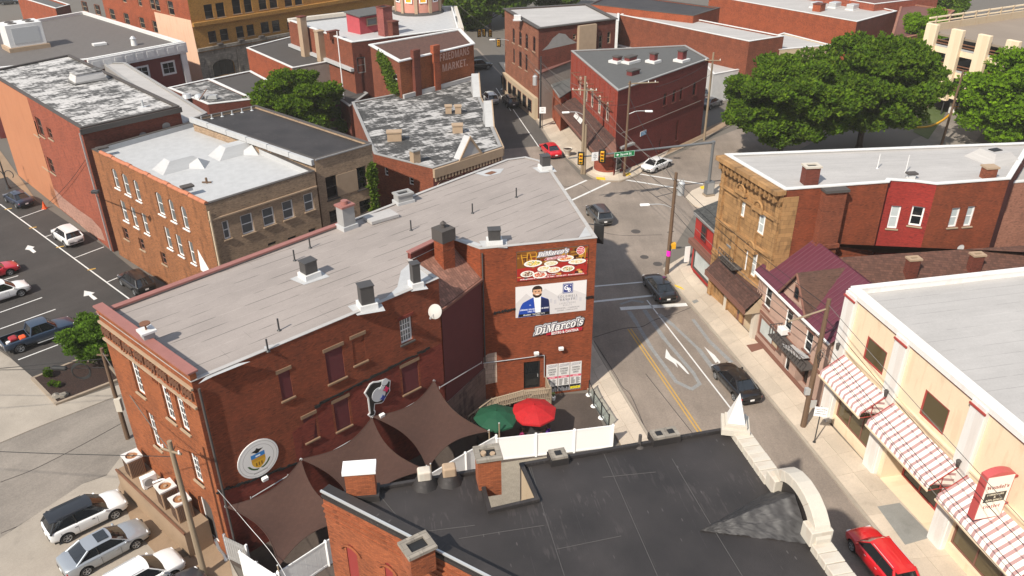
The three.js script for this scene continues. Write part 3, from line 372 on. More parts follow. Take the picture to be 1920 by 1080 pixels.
// ---------- the corner restaurant ----------
const rest = building('brick_building', 'long brick restaurant building with grey flat roof and signboard wall', {
  pts: [[-16,-33.45],[-4.51,-44.22],[-6.45,-46.8],[-3.96,-49.8],[-2.08,-48.29],[5.75,-49.87],[3.18,-63.34],[2.41,-65.14],[1.22,-66.09],[-0.36,-65.47],[-7.07,-58.13],[-8.42,-56.47],[-11.95,-52.48],[-23.62,-40.21]], h: 12.5, wall: M.brickMain, walls: { 13: M.brickOrange, 4: M.brickWing, 3: M.brickWing, 5: M.brickWing }, roof: M.roofMain, rot: -.75, par: .06, t: .2, coping: M.roofLight, ch: .03, over: .04, parapet: M.roofMain,
  ops: {
    13: [...ops([[2.74,8.4,0.99,2.66], [6.12,8.26,0.96,2.6], [7.68,8.31,0.89,2.5]], { arch: true, type: 'fixed', cols: 3, rows: 5, fw: .12, d: .2, hood: M.brickNear, sill: M.copTan, frame: M.whitePlain }),
      ...ops([[3.15,4.7,0.88,2.58], [7.74,4.75,0.92,2.05]], { cols: 3, rows: 4, type: 'fixed', fw: .11, d: .2, frame: M.whitePlain, sill: M.copTan }),
      ...ops([[7.38,0.17,1.46,3.38]], { type: 'door', name: 'door', arch: .5, fw: .1, d: .25, frame: M.whitePlain, pane: M.copDark })],
    0: [...ops([[12.64,9.05,0.9,1.73]], { cols: 4, fw: .1, rows: 4, d: .2, lintel: M.brickPaint, sill: M.copDark, pane: M.glassGrey, frame: M.whitePlain }),
      ...ops([[4.52,9,0.69,1.8], [7.45,8.7,1.13,2.15], [5.52,5.51,0.77,1.71], [7.54,5.2,1,2.07], [12.48,5.39,1.26,2.04]], { type: 'board', lintel: M.sillTan, sill: M.sillTan }),
      ...ops([[9.25,9.14,0.84,1.8]], { type: 'brickin', pane: M.brickMain, lintel: M.sillTan, sill: M.sillTan, d: .06 })],
    4: [...ops([[2.94,0.77,1.22,2.36]], { type: 'door', name: 'door', fw: .1, d: .15, frame: M.black, pane: M.glass })],
    5: [...ops([0, 1, 2, 3].map(k => [1.4 + k * 3, 7.6, 1.2, 2.2]), { fw: .1, frame: M.whitePlain, sill: M.copTan }), ...ops([0, 1, 2].map(k => [1.2 + k * 4, .7, 2.8, 2.6]), { type: 'fixed', cols: 2, name: 'shop_window', frame: M.copDark })],
  },
});
{ const B = rest, F0 = B.F[0], Ff = B.F[13], Fs = B.F[4], off = [B.cx, B.cz];
  // raised front parapet with corbelled frieze
  mesh('front_parapet', Ff.P(bx(Ff.L, .42, .34, Ff.L / 2, 12.5 + .26, -.15)), M.brickOrange, B); mesh('front_coping', Ff.P(bx(Ff.L + .2, .1, .56, Ff.L / 2, 13.02, -.14)), M.coping, B);
  { const F = B.F[12]; mesh('rear_coping', F.P(bx(F.L + .1, .12, .42, F.L / 2, 12.62, -.1)), M.coping, B); }
  for (const v of [10.9, 12.05]) mesh('string_course', Ff.P(bx(Ff.L + .06, .12, .14, Ff.L / 2, v, .07)), M.copTan, B);
  for (let k = 0; k < 8; k++) { const u0 = (k + .5) / 8 * Ff.L; const gs = []; for (let i = -3; i <= 3; i++) gs.push(bx(.1, i % 2 ? .5 : .34, .12, u0 + i * .15, 11.5 + (i % 2 ? 0 : .1), .06)); mesh('corbel_panel', gs.map(g => Ff.P(g)), M.rust, B); }
  // scar of a vanished roof across the long wall, and the red paint below it
  const a1 = [6.35,7.67], a2 = [14.71,7.91], b1 = [-0.09,5.26], b2 = [4.87,4.45];
  const scar = (F, p, q) => { const n = 26, gs = []; for (let i = 0; i < n; i++) { const k = (i + .5) / n; gs.push(F.P(bx(Math.abs(q[0] - p[0]) / n * 1.02, rr(.06, .2), rr(.04, .09), p[0] + (q[0] - p[0]) * k, p[1] + (q[1] - p[1]) * k + rr(-.06, .06), .04))); } return gs; };
  mesh('roof_scar', scar(F0, a1, a2), M.black, B); mesh('roof_scar', scar(F0, b1, b2), M.black, B);
  const hole = q => outline(q.u - .15, q.v - .15, q.w + .3, q.h + .38);
  const painted = (p, list) => { const s = polyShape(p, list.map(hole)); return F0.P(new THREE.ShapeGeometry(s), 0, 0, .006); };
  const lw = ops([[5.52,5.51,0.77,1.71], [7.54,5.2,1,2.07], [12.48,5.39,1.26,2.04]], {});
  mesh('painted_brick', painted([[a1[0] - 1.6, 0], [F0.L, 0], [F0.L, a2[1] - .1], [a2[0], a2[1] - .1], [a1[0], a1[1] - .1], [a1[0] - .25, a1[1] - .6], [a1[0] - 1.6, a1[1] - 1]], lw), M.brickPaint, B);
  mesh('painted_brick', F0.P(new THREE.ShapeGeometry(polyShape([[.05, 0], [a1[0] - 1.65, 0], [b2[0] + .1, b2[1] - .12], [b1[0], b1[1] - .12], [.05, b1[1] - .15]])), 0, 0, .006), M.brickPaint, B);
  mesh('roof_scar', [...scar(Fs, [0.8,7.52], [2.34,7.67]), ...scar(Fs, [7.37,7.95], [7.92,7.97])], M.black, B);
  mesh('bare_render', Fs.P(plateG([[-0.09,1.61],[0.97,1.73],[0.97,4.3],[0.32,4.22],[-0.03,3.9]], .02), 0, 0, .004), mat([.70, .56, .48], { map: stoneT }), B);
  // conduit over the door
  mesh('conduit', [tube([Fs.pt(-0.04,3.54, .08), Fs.pt(2.08,3.56, .08), Fs.pt(4.4,3.6, .08)], .035), tube([Fs.pt(4.44,3.6, .08), Fs.pt(4.46,1.69, .08)], .035)], M.galv, B);
  mesh('downspout', F0.P(cyl(.07, .07, 11.8, .25, .2, .1, 8)), M.copDark, B); mesh('downspout', Fs.P(cyl(.05, .05, 8.6, .12, 3.6, .08, 8)), M.copDark, B);
  // lean-to filling the notch: maroon boarded front on a stone footing, terracotta roof
  const P = B.pts, hl = 10.3, FL = frame(P[1], P[4]), up = (p, y) => [p[0], y, p[1]];
  mesh('lean_to_wall', FL.P(new THREE.ShapeGeometry(polyShape([[0.02, 3.1], [FL.L - .02, 3.1], [FL.L - .02, hl], [0.02, hl]])), 0, 0, .05), M.maroonWall, B);
  mesh('lean_to_footing', FL.P(bx(FL.L, 3.1, .3, FL.L / 2, 1.55, 0)), M.foundation, B);
  mesh('lean_to_fascia', FL.P(bx(FL.L, .16, .14, FL.L / 2, hl - .05, .12)), M.brownTrim, B);
  { const q = [P[1], P[4], P[3], P[2]].map((p, i) => up(p, i < 2 ? hl + .02 : hl + 1.7)), g = new THREE.BufferGeometry().setFromPoints([q[0], q[1], q[2], q[0], q[2], q[3]].map(a => V(...a))); const uv = []; for (const a of [q[0], q[1], q[2], q[0], q[2], q[3]]) uv.push((a[0] + a[2]) * .7, (a[0] - a[2]) * .7); g.setAttribute('uv', new THREE.Float32BufferAttribute(uv, 2)); g.computeVertexNormals(); mesh('lean_to_roof', g, M.terracotta, B); }
  // brick parapet at the back of the notch
  { const F = B.F[2]; mesh('notch_parapet', F.P(bx(F.L, .5, .3, F.L / 2, 12.7, -.15)), M.brickMaroon, B); mesh('notch_coping', F.P(bx(F.L + .1, .09, .42, F.L / 2, 12.99, -.15)), M.coping, B); }
  // curved street corner: raised grey gravel stop
  // white sealing patches along the roof edge
  const patch = (pts) => mesh('sealant_patch', flat(pts.map(p => [p[0] - B.cx, p[1] - B.cz]), 12.45 + .006 + rnd() * .004), M.roofWhite, B);
  patch([[-15.08,-33.97],[-14.23,-34.72],[-13.57,-35.3],[-13.95,-35.2],[-14.7,-34.92],[-15.32,-34.54],[-15.46,-33.89],[-15.62,-33.34]]); patch([[-12.61,-36.66],[-12.82,-36.92],[-13.25,-36.72],[-13.07,-36.25]]); patch([[-7.93,-41.52],[-8.46,-41.72],[-9.39,-40.74],[-8.94,-40.42]]); patch([[-5.52,-43.78],[-4.74,-44.53],[-5.33,-45.33],[-6.41,-46.68],[-6.94,-45.35],[-6.92,-43.26],[-7.47,-41.83]]); patch([[-1.93,-49.04],[-2.85,-49.8],[-3.51,-49.98],[-3,-49.14],[-2.1,-48.79]]); patch([[5.46,-51.54],[5.15,-51.81],[4.77,-50.68],[4.53,-50],[5.73,-50.4]]); patch([[-1.98,-61.65],[-0.88,-62.34],[-0.58,-63.44],[-1.89,-63.22],[-2.95,-62.39]]);
  mesh('rust_stain', flat([[-1.65,-62],[-1.14,-62.59],[-1.58,-62.84],[-2.17,-62.25]].map(p => [p[0] - B.cx, p[1] - B.cz]), 12.475), M.rust, B);
  // signboards
  board('billboard', 'restaurant food billboard, uppermost on the corner wall', 'billboard', Fs, off, 2.44,9.81,4.96,2.23, posterFood, M.copDark);
  board('banner', 'white real estate banner with a smiling man in a blue suit', 'banner', Fs, off, 2.36,6.94,5.04,2.43, bannerAgent, M.white, undefined, .03);
  { const q = [3.6,5.24,3.68,1.03]; // cut-out logo sign: raised letters on a ribbon
    const c = Fs.pt(q[0] + q[2] / 2, q[1] + q[3] / 2), o = thing('logo_sign', 'cut-out restaurant wordmark sign below the two billboards', 'sign', off[0] + c[0], c[1], off[1] + c[2], Math.atan2(-Fs.m.elements[2], Fs.m.elements[0])); signSpot = { o, w: q[2], h: q[3] }; }
  [0, 1, 2].forEach(k => { const q = [4.6,0.23,2.69,2.45], w = q[2] / 3; board('poster', ['black and white concert poster nearest the door', 'black and white concert poster, middle of three', 'concert poster with a yellow strip, nearest the street'][k], 'poster', Fs, off, q[0] + w * k + .02, q[1], w - .04, q[3], posterMenu(k), M.white, 'concert posters beside the door', .03); });
  // lamps and dishes on the walls
  for (const [u, v, F, l] of [[5.61,4.16, Fs, 'white floodlight above the posters'], [3.8,4, Fs, 'small white lamp above the restaurant door'], [10.56,4.98, F0, 'white floodlight below the letter emblem'], [2.58,4.81, F0, 'white floodlight below the round emblem']]) { const c = F.pt(u, v), o = thing('wall_lamp', l, 'lamp', off[0] + c[0], c[1], off[1] + c[2], Math.atan2(-F.m.elements[2], F.m.elements[0]), 'floodlights on the restaurant walls'); mesh('arm', bx(.06, .06, .22, 0, 0, .11), M.metalDark, o); mesh('lamp_head', bx(.34, .2, .2, 0, .02, .3).rotateX(.15), M.whitePlain, o); }
  { const c = F0.pt(14.9,10.61, .5), o = thing('satellite_dish', 'pale round satellite dish on the long brick wall', 'satellite dish', off[0] + c[0], c[1], off[1] + c[2], -.45); mesh('dish', new THREE.SphereGeometry(.9, 20, 6, 0, 6.283, 0, .55).rotateX(-.1).translate(0, -.82, 0).rotateX(1.15), mat([.50, .48, .45]), o); mesh('mount', [bar([0, 0, -.05], [-.1, -.5, -.45], .035), bar([0, 0, 0], [.0, -.15, .45], .02), bx(.1, .1, .1, 0, -.12, .48)], M.galv, o); }
}
// ---------- blocks on the left and in the middle distance ----------
const narrow = { fw: .07, d: .2, frame: M.brownTrim, sill: M.copTan };
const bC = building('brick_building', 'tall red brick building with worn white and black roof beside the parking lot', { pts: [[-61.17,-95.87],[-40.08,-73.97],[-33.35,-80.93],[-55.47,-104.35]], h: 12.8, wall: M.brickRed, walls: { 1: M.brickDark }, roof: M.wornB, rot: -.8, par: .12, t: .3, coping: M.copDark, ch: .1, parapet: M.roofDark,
  ops: { 0: ops([[13.47,8.42,1.71,1.74], [15.49,8.82,1.83,2.03], [18.78,9.23,1.47,1.19], [12.87,4.53,1.96,1.8], [15.53,4.66,1.76,1.73]], narrow), 1: ops([[7.56,11.03,0.84,0.52], [5.14,10.68,0.75,0.47]], { type: 'brickin', pane: M.greyWall, arch: .3 }) } });
{ const F = bC.F[0]; mesh('orange_render', F.P(new THREE.ShapeGeometry(polyShape([[.02, 0], [14.73, 0], [14.73, 12.7], [.02, 12.7]])), 0, 0, .012), mat([.52, .215, .105], { map: stainT }), bC);
  mesh('fascia', bC.F[1].P(bx(bC.F[1].L + .3, .5, .2, bC.F[1].L / 2, 12.5, .1)), M.copDark, bC); mesh('downspout', F.P(bx(.12, 12.2, .12, F.L - .3, 6.2, .1)), M.galv, bC);
  mesh('bare_patch', F.P(new THREE.ShapeGeometry(polyShape([[13.48,2.6],[17.72,2.1],[22.57,2.12],[26.01,2.28],[28.32,1.82],[28.68,0.63],[24.02,-0.19],[19.52,0.12],[14.46,0.11],[12.8,1.12]])), 0, 0, .012), brick([.60, .36, .30], bT2), bC);
  const x = [-47.45,-91.81]; const o = thing('roof_hatch', 'low worn white roof hatch on the tall red building', 'roof hatch', x[0], 12.68, x[1], .8); mesh('curb', frust(1.5, 1.9, 1).rotateY(.785).scale(1.35, 1, .8).translate(0, .5, 0), M.wornB, o); mesh('lid', bx(2.9, .14, 1.8, 0, 1.07, 0), M.wornC, o);
  vent('small white pipe on the worn roof of the tall red building', -37.2,12.68,-81.38, .7, .12, M.galv);
  const lamp = thing('wall_lamp', 'long arm lamp on the red wall above the white parked car', 'lamp', 0, 0, 0); const A = [-40.6,5.75,-74.51], Bp = [-34.81,10.06,-63.89]; mesh('arm', bar(A, [Bp[0], Bp[1] + .5, Bp[2]], .05), M.galv, lamp); mesh('lamp_head', rbx(.6, .25, .35, Bp[0], Bp[1] + .45, Bp[2]), M.metalDark, lamp); }
const sashW = { fw: .1, d: .18, frame: M.whitePlain, sill: M.whitePlain, pane: M.glassGrey };
const bB = building('brick_building', 'orange brick building with white roof and rows of white windows', { pts: [[-39.2,-73.31],[-24.15,-59.73],[-17.05,-67.05],[-32.32,-82.28]], h: 11, wall: M.brickOrange, walls: { 0: brick([.46, .20, .085], brickTex(17, .06, .12, .74)), 1: M.brickTan }, roof: M.roofWhite, par: .5, t: .3, coping: M.copDark, ch: .05, over: .03, parapet: M.roofWhite,
  ops: { 0: [...ops([[3.36,8.09,1,1.92], [5.32,7.98,1.12,2.04], [7.47,7.95,0.96,2], [11.49,7.77,1.1,2.09], [13.66,7.74,0.89,2.04], [15.69,7.65,0.94,2.06]], { ...sashW, arch: .25, type: 'fixed', rows: 2 }),
      ...ops([[3.41,4.81,1.05,2.08], [5.46,4.76,0.93,2.04], [7.52,4.73,0.94,2.02], [11.66,4.53,0.93,2.1], [13.56,4.45,0.96,2.04], [15.71,4.39,0.81,2.13]], sashW),
      ...ops([[2.41,2.61,1.05,1.22], [5.59,2.48,0.98,1.2], [9.71,2.33,0.92,1.22]], { ...narrow, frame: M.brownTrim })],
    1: [...ops([[1.04,7.57,0.59,1.61], [2.67,7.45,1.1,1.72], [4.68,7.51,1.09,1.61], [6.6,7.52,1.06,1.65], [8.76,7.59,0.96,1.62]], { ...sashW, sill: M.copTan }), ...ops([[4.72,5.64,0.84,0.32], [6.65,5.53,0.91,0.3], [8.79,5.52,0.78,0.36]], { fw: .06, type: 'fixed', frame: M.copTan })] } });
{ const F = bB.F[0], n = 24; for (let k = 2; k < n; k++) mesh('coping_tile', F.P(new THREE.CylinderGeometry(.2, .2, F.L / n - .03, 6, 1, false, 0, Math.PI).rotateZ(Math.PI / 2).rotateX(Math.PI / 2 * 0), (k + .5) / n * F.L, 11.06 + ((k % 4) === 0 ? .06 : 0), -.1), M.copTile, bB);
  mesh('string_course', bB.F[1].P(bx(bB.F[1].L, .14, .12, bB.F[1].L / 2, 9.6, .05)), M.copTan, bB); mesh('white_sign', F.P(plateG([[0, .1], [1.1, 0], [.1, 2.1]].map(p => [p[0] * 1.9, p[1]]), .03), 17.18,4.06, .02), M.whitePlain, bB); mesh('downspout', bB.F[1].P(bx(.1, 10, .1, .12, 5.4, .08)), M.cream, bB);
  for (const [x, z, l] of [[-29.79,-69.89, 'large low white skylight hump, nearest on the white roof'], [-25.92,-73.4, 'white skylight hump at the far side of the white roof']]) { const o = thing('skylight', l, 'skylight', x, 10.5, z, .78, 'white humps on the white roof'); mesh('hump', frust(1.0, 2.0, .9).rotateY(.785).scale(1.5, 1, .8).translate(0, .45, 0), M.roofWhite, o); mesh('cricket', facet(new THREE.CylinderGeometry(.02, 1.5, .8, 3)).scale(1, 1, .7).translate(1.2, .4, 1.2), M.roofWhite, o); }
  for (const [x, z, l] of [[-37.94,-72.83, 'dark flat vent at the far left corner of the white roof'], [-26.64,-62.93, 'dark flat vent near the front edge of the white roof']]) { const o = thing('roof_vent', l, 'vent', x, 10.95, z, .7, 'flat vents on the white roof'); mesh('base', bx(.7, .3, .5, 0, .15, 0), M.galv, o); mesh('hood', bx(1, .14, .7, 0, .37, 0), M.copDark, o); } }
const bF = building('brick_building', 'tan brick building with black flat roof and dark windows', { pts: [[-32.01,-80.21],[-17.08,-67.67],[-12.75,-71.99],[-26.77,-84.59]], h: 11.8, wall: M.brickTan, roof: M.roofBlack, rot: -.8, par: .2, t: .25, coping: M.copDark, ch: .06,
  ops: { 1: [...ops([[0.82,7.76,1.2,2.16], [4.15,7.77,1.09,2.15], [0.8,5.46,0.91,1.2], [4.11,5.37,1.31,1.28]], { fw: .1, d: .25, frame: M.copDark, sill: M.copDark })] } });
{ const F = bF.F[0], n = 6; for (let k = 0; k < n; k++) mesh('stepped_parapet', F.P(bx(F.L / n - .06, .5, .3, (k + .5) / n * F.L, 11.75 - k * .03, .2)), M.roofWhite, bF); mesh('brick_panel', bF.F[1].P(plateG(outline(1.92,7.84,2.24,2), .04), 0, 0, .01), M.copTan, bF); mesh('white_edge', bF.F[1].P(bx(bF.F[1].L, .12, .1, bF.F[1].L / 2, 11.8, .08)), M.copGrey, bF);
  for (let k = 0; k < 6; k++) { const t = (k + .6) / 6.4; vent(['first', 'second', 'third', 'fourth', 'fifth', 'sixth'][k] + ' white pipe from the left along the black flat roof edge', ...bF.localToWorld(V(...bF.F[3].pt(bF.F[3].L * (1 - t), 11.62, -.8))).toArray(), .4, .07, M.galv, 'pipes on the black flat roof'); } }
// low roofs between the blocks
building('low_building', 'low building with worn striped roof below the maroon wall', { pts: [[-46.39,-110.15],[-38.34,-102.01],[-33.02,-104.3],[-42.33,-114.83]], h: 7, wall: M.brickDark, roof: M.wornC, rot: -.8, par: .1, coping: M.copWhite });
building('low_building', 'low building with plain dark flat roof left of the green tree', { pts: [[-42.33,-114.83],[-32.88,-103.8],[-27.67,-105.66],[-37.8,-119.56]], h: 6.9, wall: M.brickDark, roof: M.roofDark, par: .12, coping: M.copWhite });
building('low_building', 'narrow grey roofed passage building behind the tall red building', { pts: [[-58.68,-118.45],[-36.59,-89.14],[-35.34,-93.2],[-55.19,-118.34]], h: 8.5, wall: M.greyWall, roof: M.roofLight, par: .1, coping: M.copGrey });
{ const o = thing('roof_equipment', 'cluster of white roof fans on the worn striped roof', 'roof fan', -41.13,7,-105.28); mesh('fan_housing', [cyl(.7, .5, .5, -1, 0, 0, 12), new THREE.SphereGeometry(.6, 12, 6, 0, 7, 0, 1.57).translate(.6, 0, .3)], M.galv, o); mesh('duct', bx(1.5, .5, .6, 2.4, .25, .6), M.galv, o); mesh('pipe', bar([1, 0, 1.4], [2.2, 1.4, 1.2], .06), M.rust, o); }
const bD = building('commercial_building', 'wide building with dark flat roof, white coping and maroon front', { pts: [[-71.39,-110.42],[-59.28,-116.12],[-49.76,-127.22],[-77.02,-153.66],[-87.8,-136.21]], h: 9.5, wall: M.darkRed, roof: M.roofBrownGrey, par: .3, t: .5, coping: M.copWhite, ch: .12, parapet: M.copWhite, ops: { 1: ops([[6.16,5.42,2.27,1.85], [10.33,5.15,2.29,2.06]], { fw: .28, cols: 2, rows: 2, type: 'fixed', d: .1, frame: M.copWhite }) } });
{ const F = bD.F[1]; mesh('cornice', F.P(bx(F.L + .4, 1.5, .4, F.L / 2, 8.75, .2)), M.copWhite, bD); for (let k = 0; k < 9; k++) mesh('cornice_panel', F.P(bx(F.L / 9 - .5, .9, .06, (k + .5) / 9 * F.L, 8.75, .42)), M.copWhite, bD); mesh('corner_pilaster', F.P(bx(.9, 8, .3, F.L - .5, 4, .14)), M.copWhite, bD);
  const ac = thing('rooftop_unit', 'big white rooftop cooling unit with four fans', 'rooftop unit', -72.78,9.2,-125.39, .75); mesh('housing', rbx(5, 3.2, 3.6, 0, 2.2, 0, .06), M.white, ac); mesh('curb', bx(5.6, .6, 4.2, 0, .3, 0), M.copTan, ac); for (const [x, z] of [[-1.2, -.8], [1.2, -.8], [-1.2, .8], [1.2, .8]]) mesh('fan', cyl(.62, .62, .06, x, 3.8, z, 16), M.copDark, ac); mesh('intake_grille', bx(3.6, 2.2, .06, 0, 2.2, 1.82), M.galv, ac);
  const h = thing('roof_hatch', 'small white hatch on the wide dark roof', 'roof hatch', -62.42,9.2,-126.84, .7); mesh('lid', bx(1.9, .3, 1.1, 0, .2, 0), M.white, h); mesh('curb', bx(1.7, .1, .9, 0, .03, 0), M.galv, h); const v = thing('roof_vent', 'white round vent near the edge of the wide dark roof', 'vent', -57.07,9.2,-126.65); mesh('pipe', cyl(.45, .35, 1, 0, 0, 0), M.white, v); mesh('cap', cyl(.5, .2, .35, 0, 1, 0), M.galv, v); }
// tall yellow block
const bE = building('office_block', 'tall yellow brick block with red brick side wall', { pts: [[-52.4,-139],[-10.12,-184.32],[-34.97,-207.51],[-77.25,-162.19]], h: 22, wall: M.brickYel, walls: { 3: M.brickFar }, roof: M.roofGrey, coping: M.copTan,
  ops: { 0: [...ops([[2.59,10.35,1.52,2.27],[4.73,10.31,1.54,2.3],[7.75,10.42,1.57,2.41],[9.99,10.38,1.5,2.54],[12.83,10.45,1.56,2.21],[14.97,10.43,1.57,2.23],[18.02,10.31,1.58,2.17],[20.15,10.31,1.59,2.19],[2.48,6.46,1.46,1.88],[4.67,6.46,1.47,1.9],[7.71,6.43,1.4,1.94],[9.79,6.47,1.39,1.87],[12.56,6.5,1.62,1.87],[14.83,6.43,1.53,1.9],[17.93,6.34,1.54,1.84],[20.2,6.28,1.56,1.85],[23.45,6.19,1.46,1.9],[25.84,6.13,1.48,1.92],[29.13,6.05,1.5,1.94],[31.64,5.98,1.52,1.96],[35.23,5.88,1.41,2.01],[37.73,5.83,1.43,2.03]], { ...narrow, sill: M.copTan, frame: M.copDark }),
      ...ops([[2.23,0.75,4.09,2.73],[7.36,0.71,3.47,2.74],[11.98,0.71,3.22,2.67]], { type: 'fixed', cols: 3, fw: .2, d: .4, frame: M.copDark, arch: 1 })],
    3: ops([[-10.59,6.89,2.22,1.97],[-4.59,6.97,2.08,1.92],[1.96,6.86,2.24,2.01],[7.97,6.72,2.16,2.06],[14.25,6.85,1.97,1.91],[19.29,6.66,2.15,2.09],[26.49,10.6,2.11,2.3],[21.73,10.67,1.86,1.96],[19.99,10.74,1.7,1.95],[15.34,10.76,1.44,1.69],[8.97,10.71,1.73,1.66]], { fw: .1, d: .2, frame: M.copTan, pane: M.glass }) } });
{ const F = bE.F[0]; for (const [v, h, d] of [[5.67, .5, .5], [9.8, .6, .6]]) mesh('cornice', F.P(bx(F.L, h, d, F.L / 2, v, d / 2)), v < 7 ? M.stoneGrey : M.brickYel, bE);
  for (let k = 0; k < 3; k++) mesh('stone_facing', F.P(bx(.25 + .0, 4.6, .16, [.2, 7.2, 13.6][k], 2.4, .08).scale(1, 1, 1)), M.stoneGrey, bE); mesh('ground_floor', F.P(ringG([[0, 0], [F.L, 0], [F.L, 5.2], [0, 5.2]], outline(2.23,0.75,4.09,2.73, 1), .05), 0, 0, .01), M.stoneGrey, bE);
  const G = bE.F[3]; mesh('peach_render', G.P(new THREE.ShapeGeometry(polyShape([[20.98,6.42],[26.76,5.49],[28.58,-0.19],[34.48,-0.1],[33.83,10.53],[21.02,10.41]])), 0, 0, .012), M.peach, bE); for (const k of [0, 1, 2]) mesh('facade_lamp', F.P(bx(.9, .3, .7, 4 + k * 4, 5.67 + .5, .7)), M.copDark, bE); }
building('low_building', 'small orange brick building at the far left corner', { pts: [[-114.79,-199.8],[-98.08,-183.87],[-97.12,-188.41],[-114.44,-205.9]], h: 5, wall: M.brickFar, walls: { 1: M.brickDark }, roof: M.roofGrey, coping: M.copWhite });
// the worn roofed block with white gablets
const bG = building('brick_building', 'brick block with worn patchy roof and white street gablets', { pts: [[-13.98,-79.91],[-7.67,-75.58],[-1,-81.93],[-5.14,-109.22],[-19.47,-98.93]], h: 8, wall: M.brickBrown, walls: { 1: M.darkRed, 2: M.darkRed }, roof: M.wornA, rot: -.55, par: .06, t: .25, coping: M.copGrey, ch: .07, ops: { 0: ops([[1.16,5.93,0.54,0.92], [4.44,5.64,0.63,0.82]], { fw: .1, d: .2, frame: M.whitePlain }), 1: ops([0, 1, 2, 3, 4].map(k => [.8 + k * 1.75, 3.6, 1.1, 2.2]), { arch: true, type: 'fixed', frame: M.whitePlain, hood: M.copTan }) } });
{ const F = bG.F[1]; mesh('cornice', F.P(bx(F.L, .9, .3, F.L / 2, 7.5, .15)), M.copTan, bG); for (let k = 0; k < 22; k++) mesh('dentil', F.P(bx(.2, .5, .14, (k + .5) / 22 * F.L, 6.9, .2)), M.copTan, bG); { const F2 = bG.F[2]; mesh('cornice', F2.P(bx(F2.L, .9, .3, F2.L / 2, 7.5, .15)), M.copTan, bG); }
  const gab = (F, u, w, h) => { const g = mesh('gablet', F.P(plateG([[-w / 2, 0], [w / 2, 0], [0, h]], .9), u, 8.02, -.8), M.roofWhite, bG); mesh('gablet_trim', F.P(ringG([[-w / 2 - .1, -.02], [w / 2 + .1, -.02], [0, h + .1]], [[-w / 2 + .25, .15], [w / 2 - .25, .15], [0, h - .25]], .12), u, 8, .1), M.copTan, g); };
  gab(F, 4.86, 3, 2.1); gab(bG.F[2], 8.2, 2.8, 2.6); gab(bG.F[2], 20.5, 2.8, 2.6);
  const st = [[740, 258, 'tan box chimney in the middle of the worn roof', 1.5, .9, .9], [858, 243, 'tan box chimney, nearer the street on the worn roof', 1.1, .8, .8], [841, 207, 'left of two small tan chimneys on the worn roof', .7, .7, .8], [859, 207, 'right of two small tan chimneys on the worn roof', .7, .7, .8]];
  const pos = [[-12.46,-84.47], [-5.85,-87.05], [-7.32,-94.34], [-6.19,-94.31], [-9.53,-77.44]]; st.forEach((s, i) => chimney('chimney', s[2], pos[i][0], 7.94, pos[i][1], s[3], s[4], s[5], .1, M.copTan, M.copTan, false, 'box chimneys on the worn roof')); chimney('chimney', 'small brick chimney at the left edge of the worn roof', pos[4][0], 7.4, pos[4][1], .8, .7, 1.8, .7, M.copTan, M.copGrey);
  const fp = thing('flagpole', 'slim white pole left of the worn roof', 'pole', -23.01,0,-111.59); mesh('shaft', cyl(.12, .06, 14), M.whitePlain, fp); mesh('base', cyl(.25, .2, .3), M.galv, fp); }
const bH = building('brick_building', 'brick market building with brown roof and faded wall lettering', { pts: [[-18.47,-109.93],[-13.5,-100.56],[-4.82,-110.08],[-7.15,-119.56]], h: 12.5, wall: M.brickBrown, walls: { 1: M.brickOrange }, roof: M.roofBrown, rot: -.8, par: .04, t: .2, coping: M.copWhite, ch: .14, over: .2, ops: { 0: ops([[8.5,9.35,0.83,1.32]], { fw: .1, frame: M.whitePlain }) } });
{ const F = bH.F[1]; for (const [u, c] of [[2.41, M.brickDark], [5.74, M.brickFar]]) { mesh('wall_pier', F.P(bx(1, 12.6, .5, u, 6.3, .25)), c, bH); mesh('pier_top', F.P(bx(1.1, 1, .6, u, 13.1, .25)), c, bH); } mesh('flashing', F.P(bx(F.L, .5, .3, F.L / 2, 8.25, .3)), M.roofLight, bH); const sc = [[756, 56, 'twin brick chimney on the white roof edge behind the market']]; }
const bI = building('brick_building', 'brick corner building with bright white roof and round turret', { pts: [[-34.25,-130.46],[-21.68,-114.03],[-7.34,-122.87],[-9.38,-141.41],[-18.61,-140.83]], h: 12, wall: M.brickBrown, walls: { 1: M.brickDark }, roof: M.roofWhite, par: .5, t: .4, coping: M.copWhite, ch: .1, parapet: M.roofWhite, ops: { 1: ops([[0.49,7.72,1.26,2.19]], { fw: .12, frame: M.greyWall, pane: M.brickDark }) } });
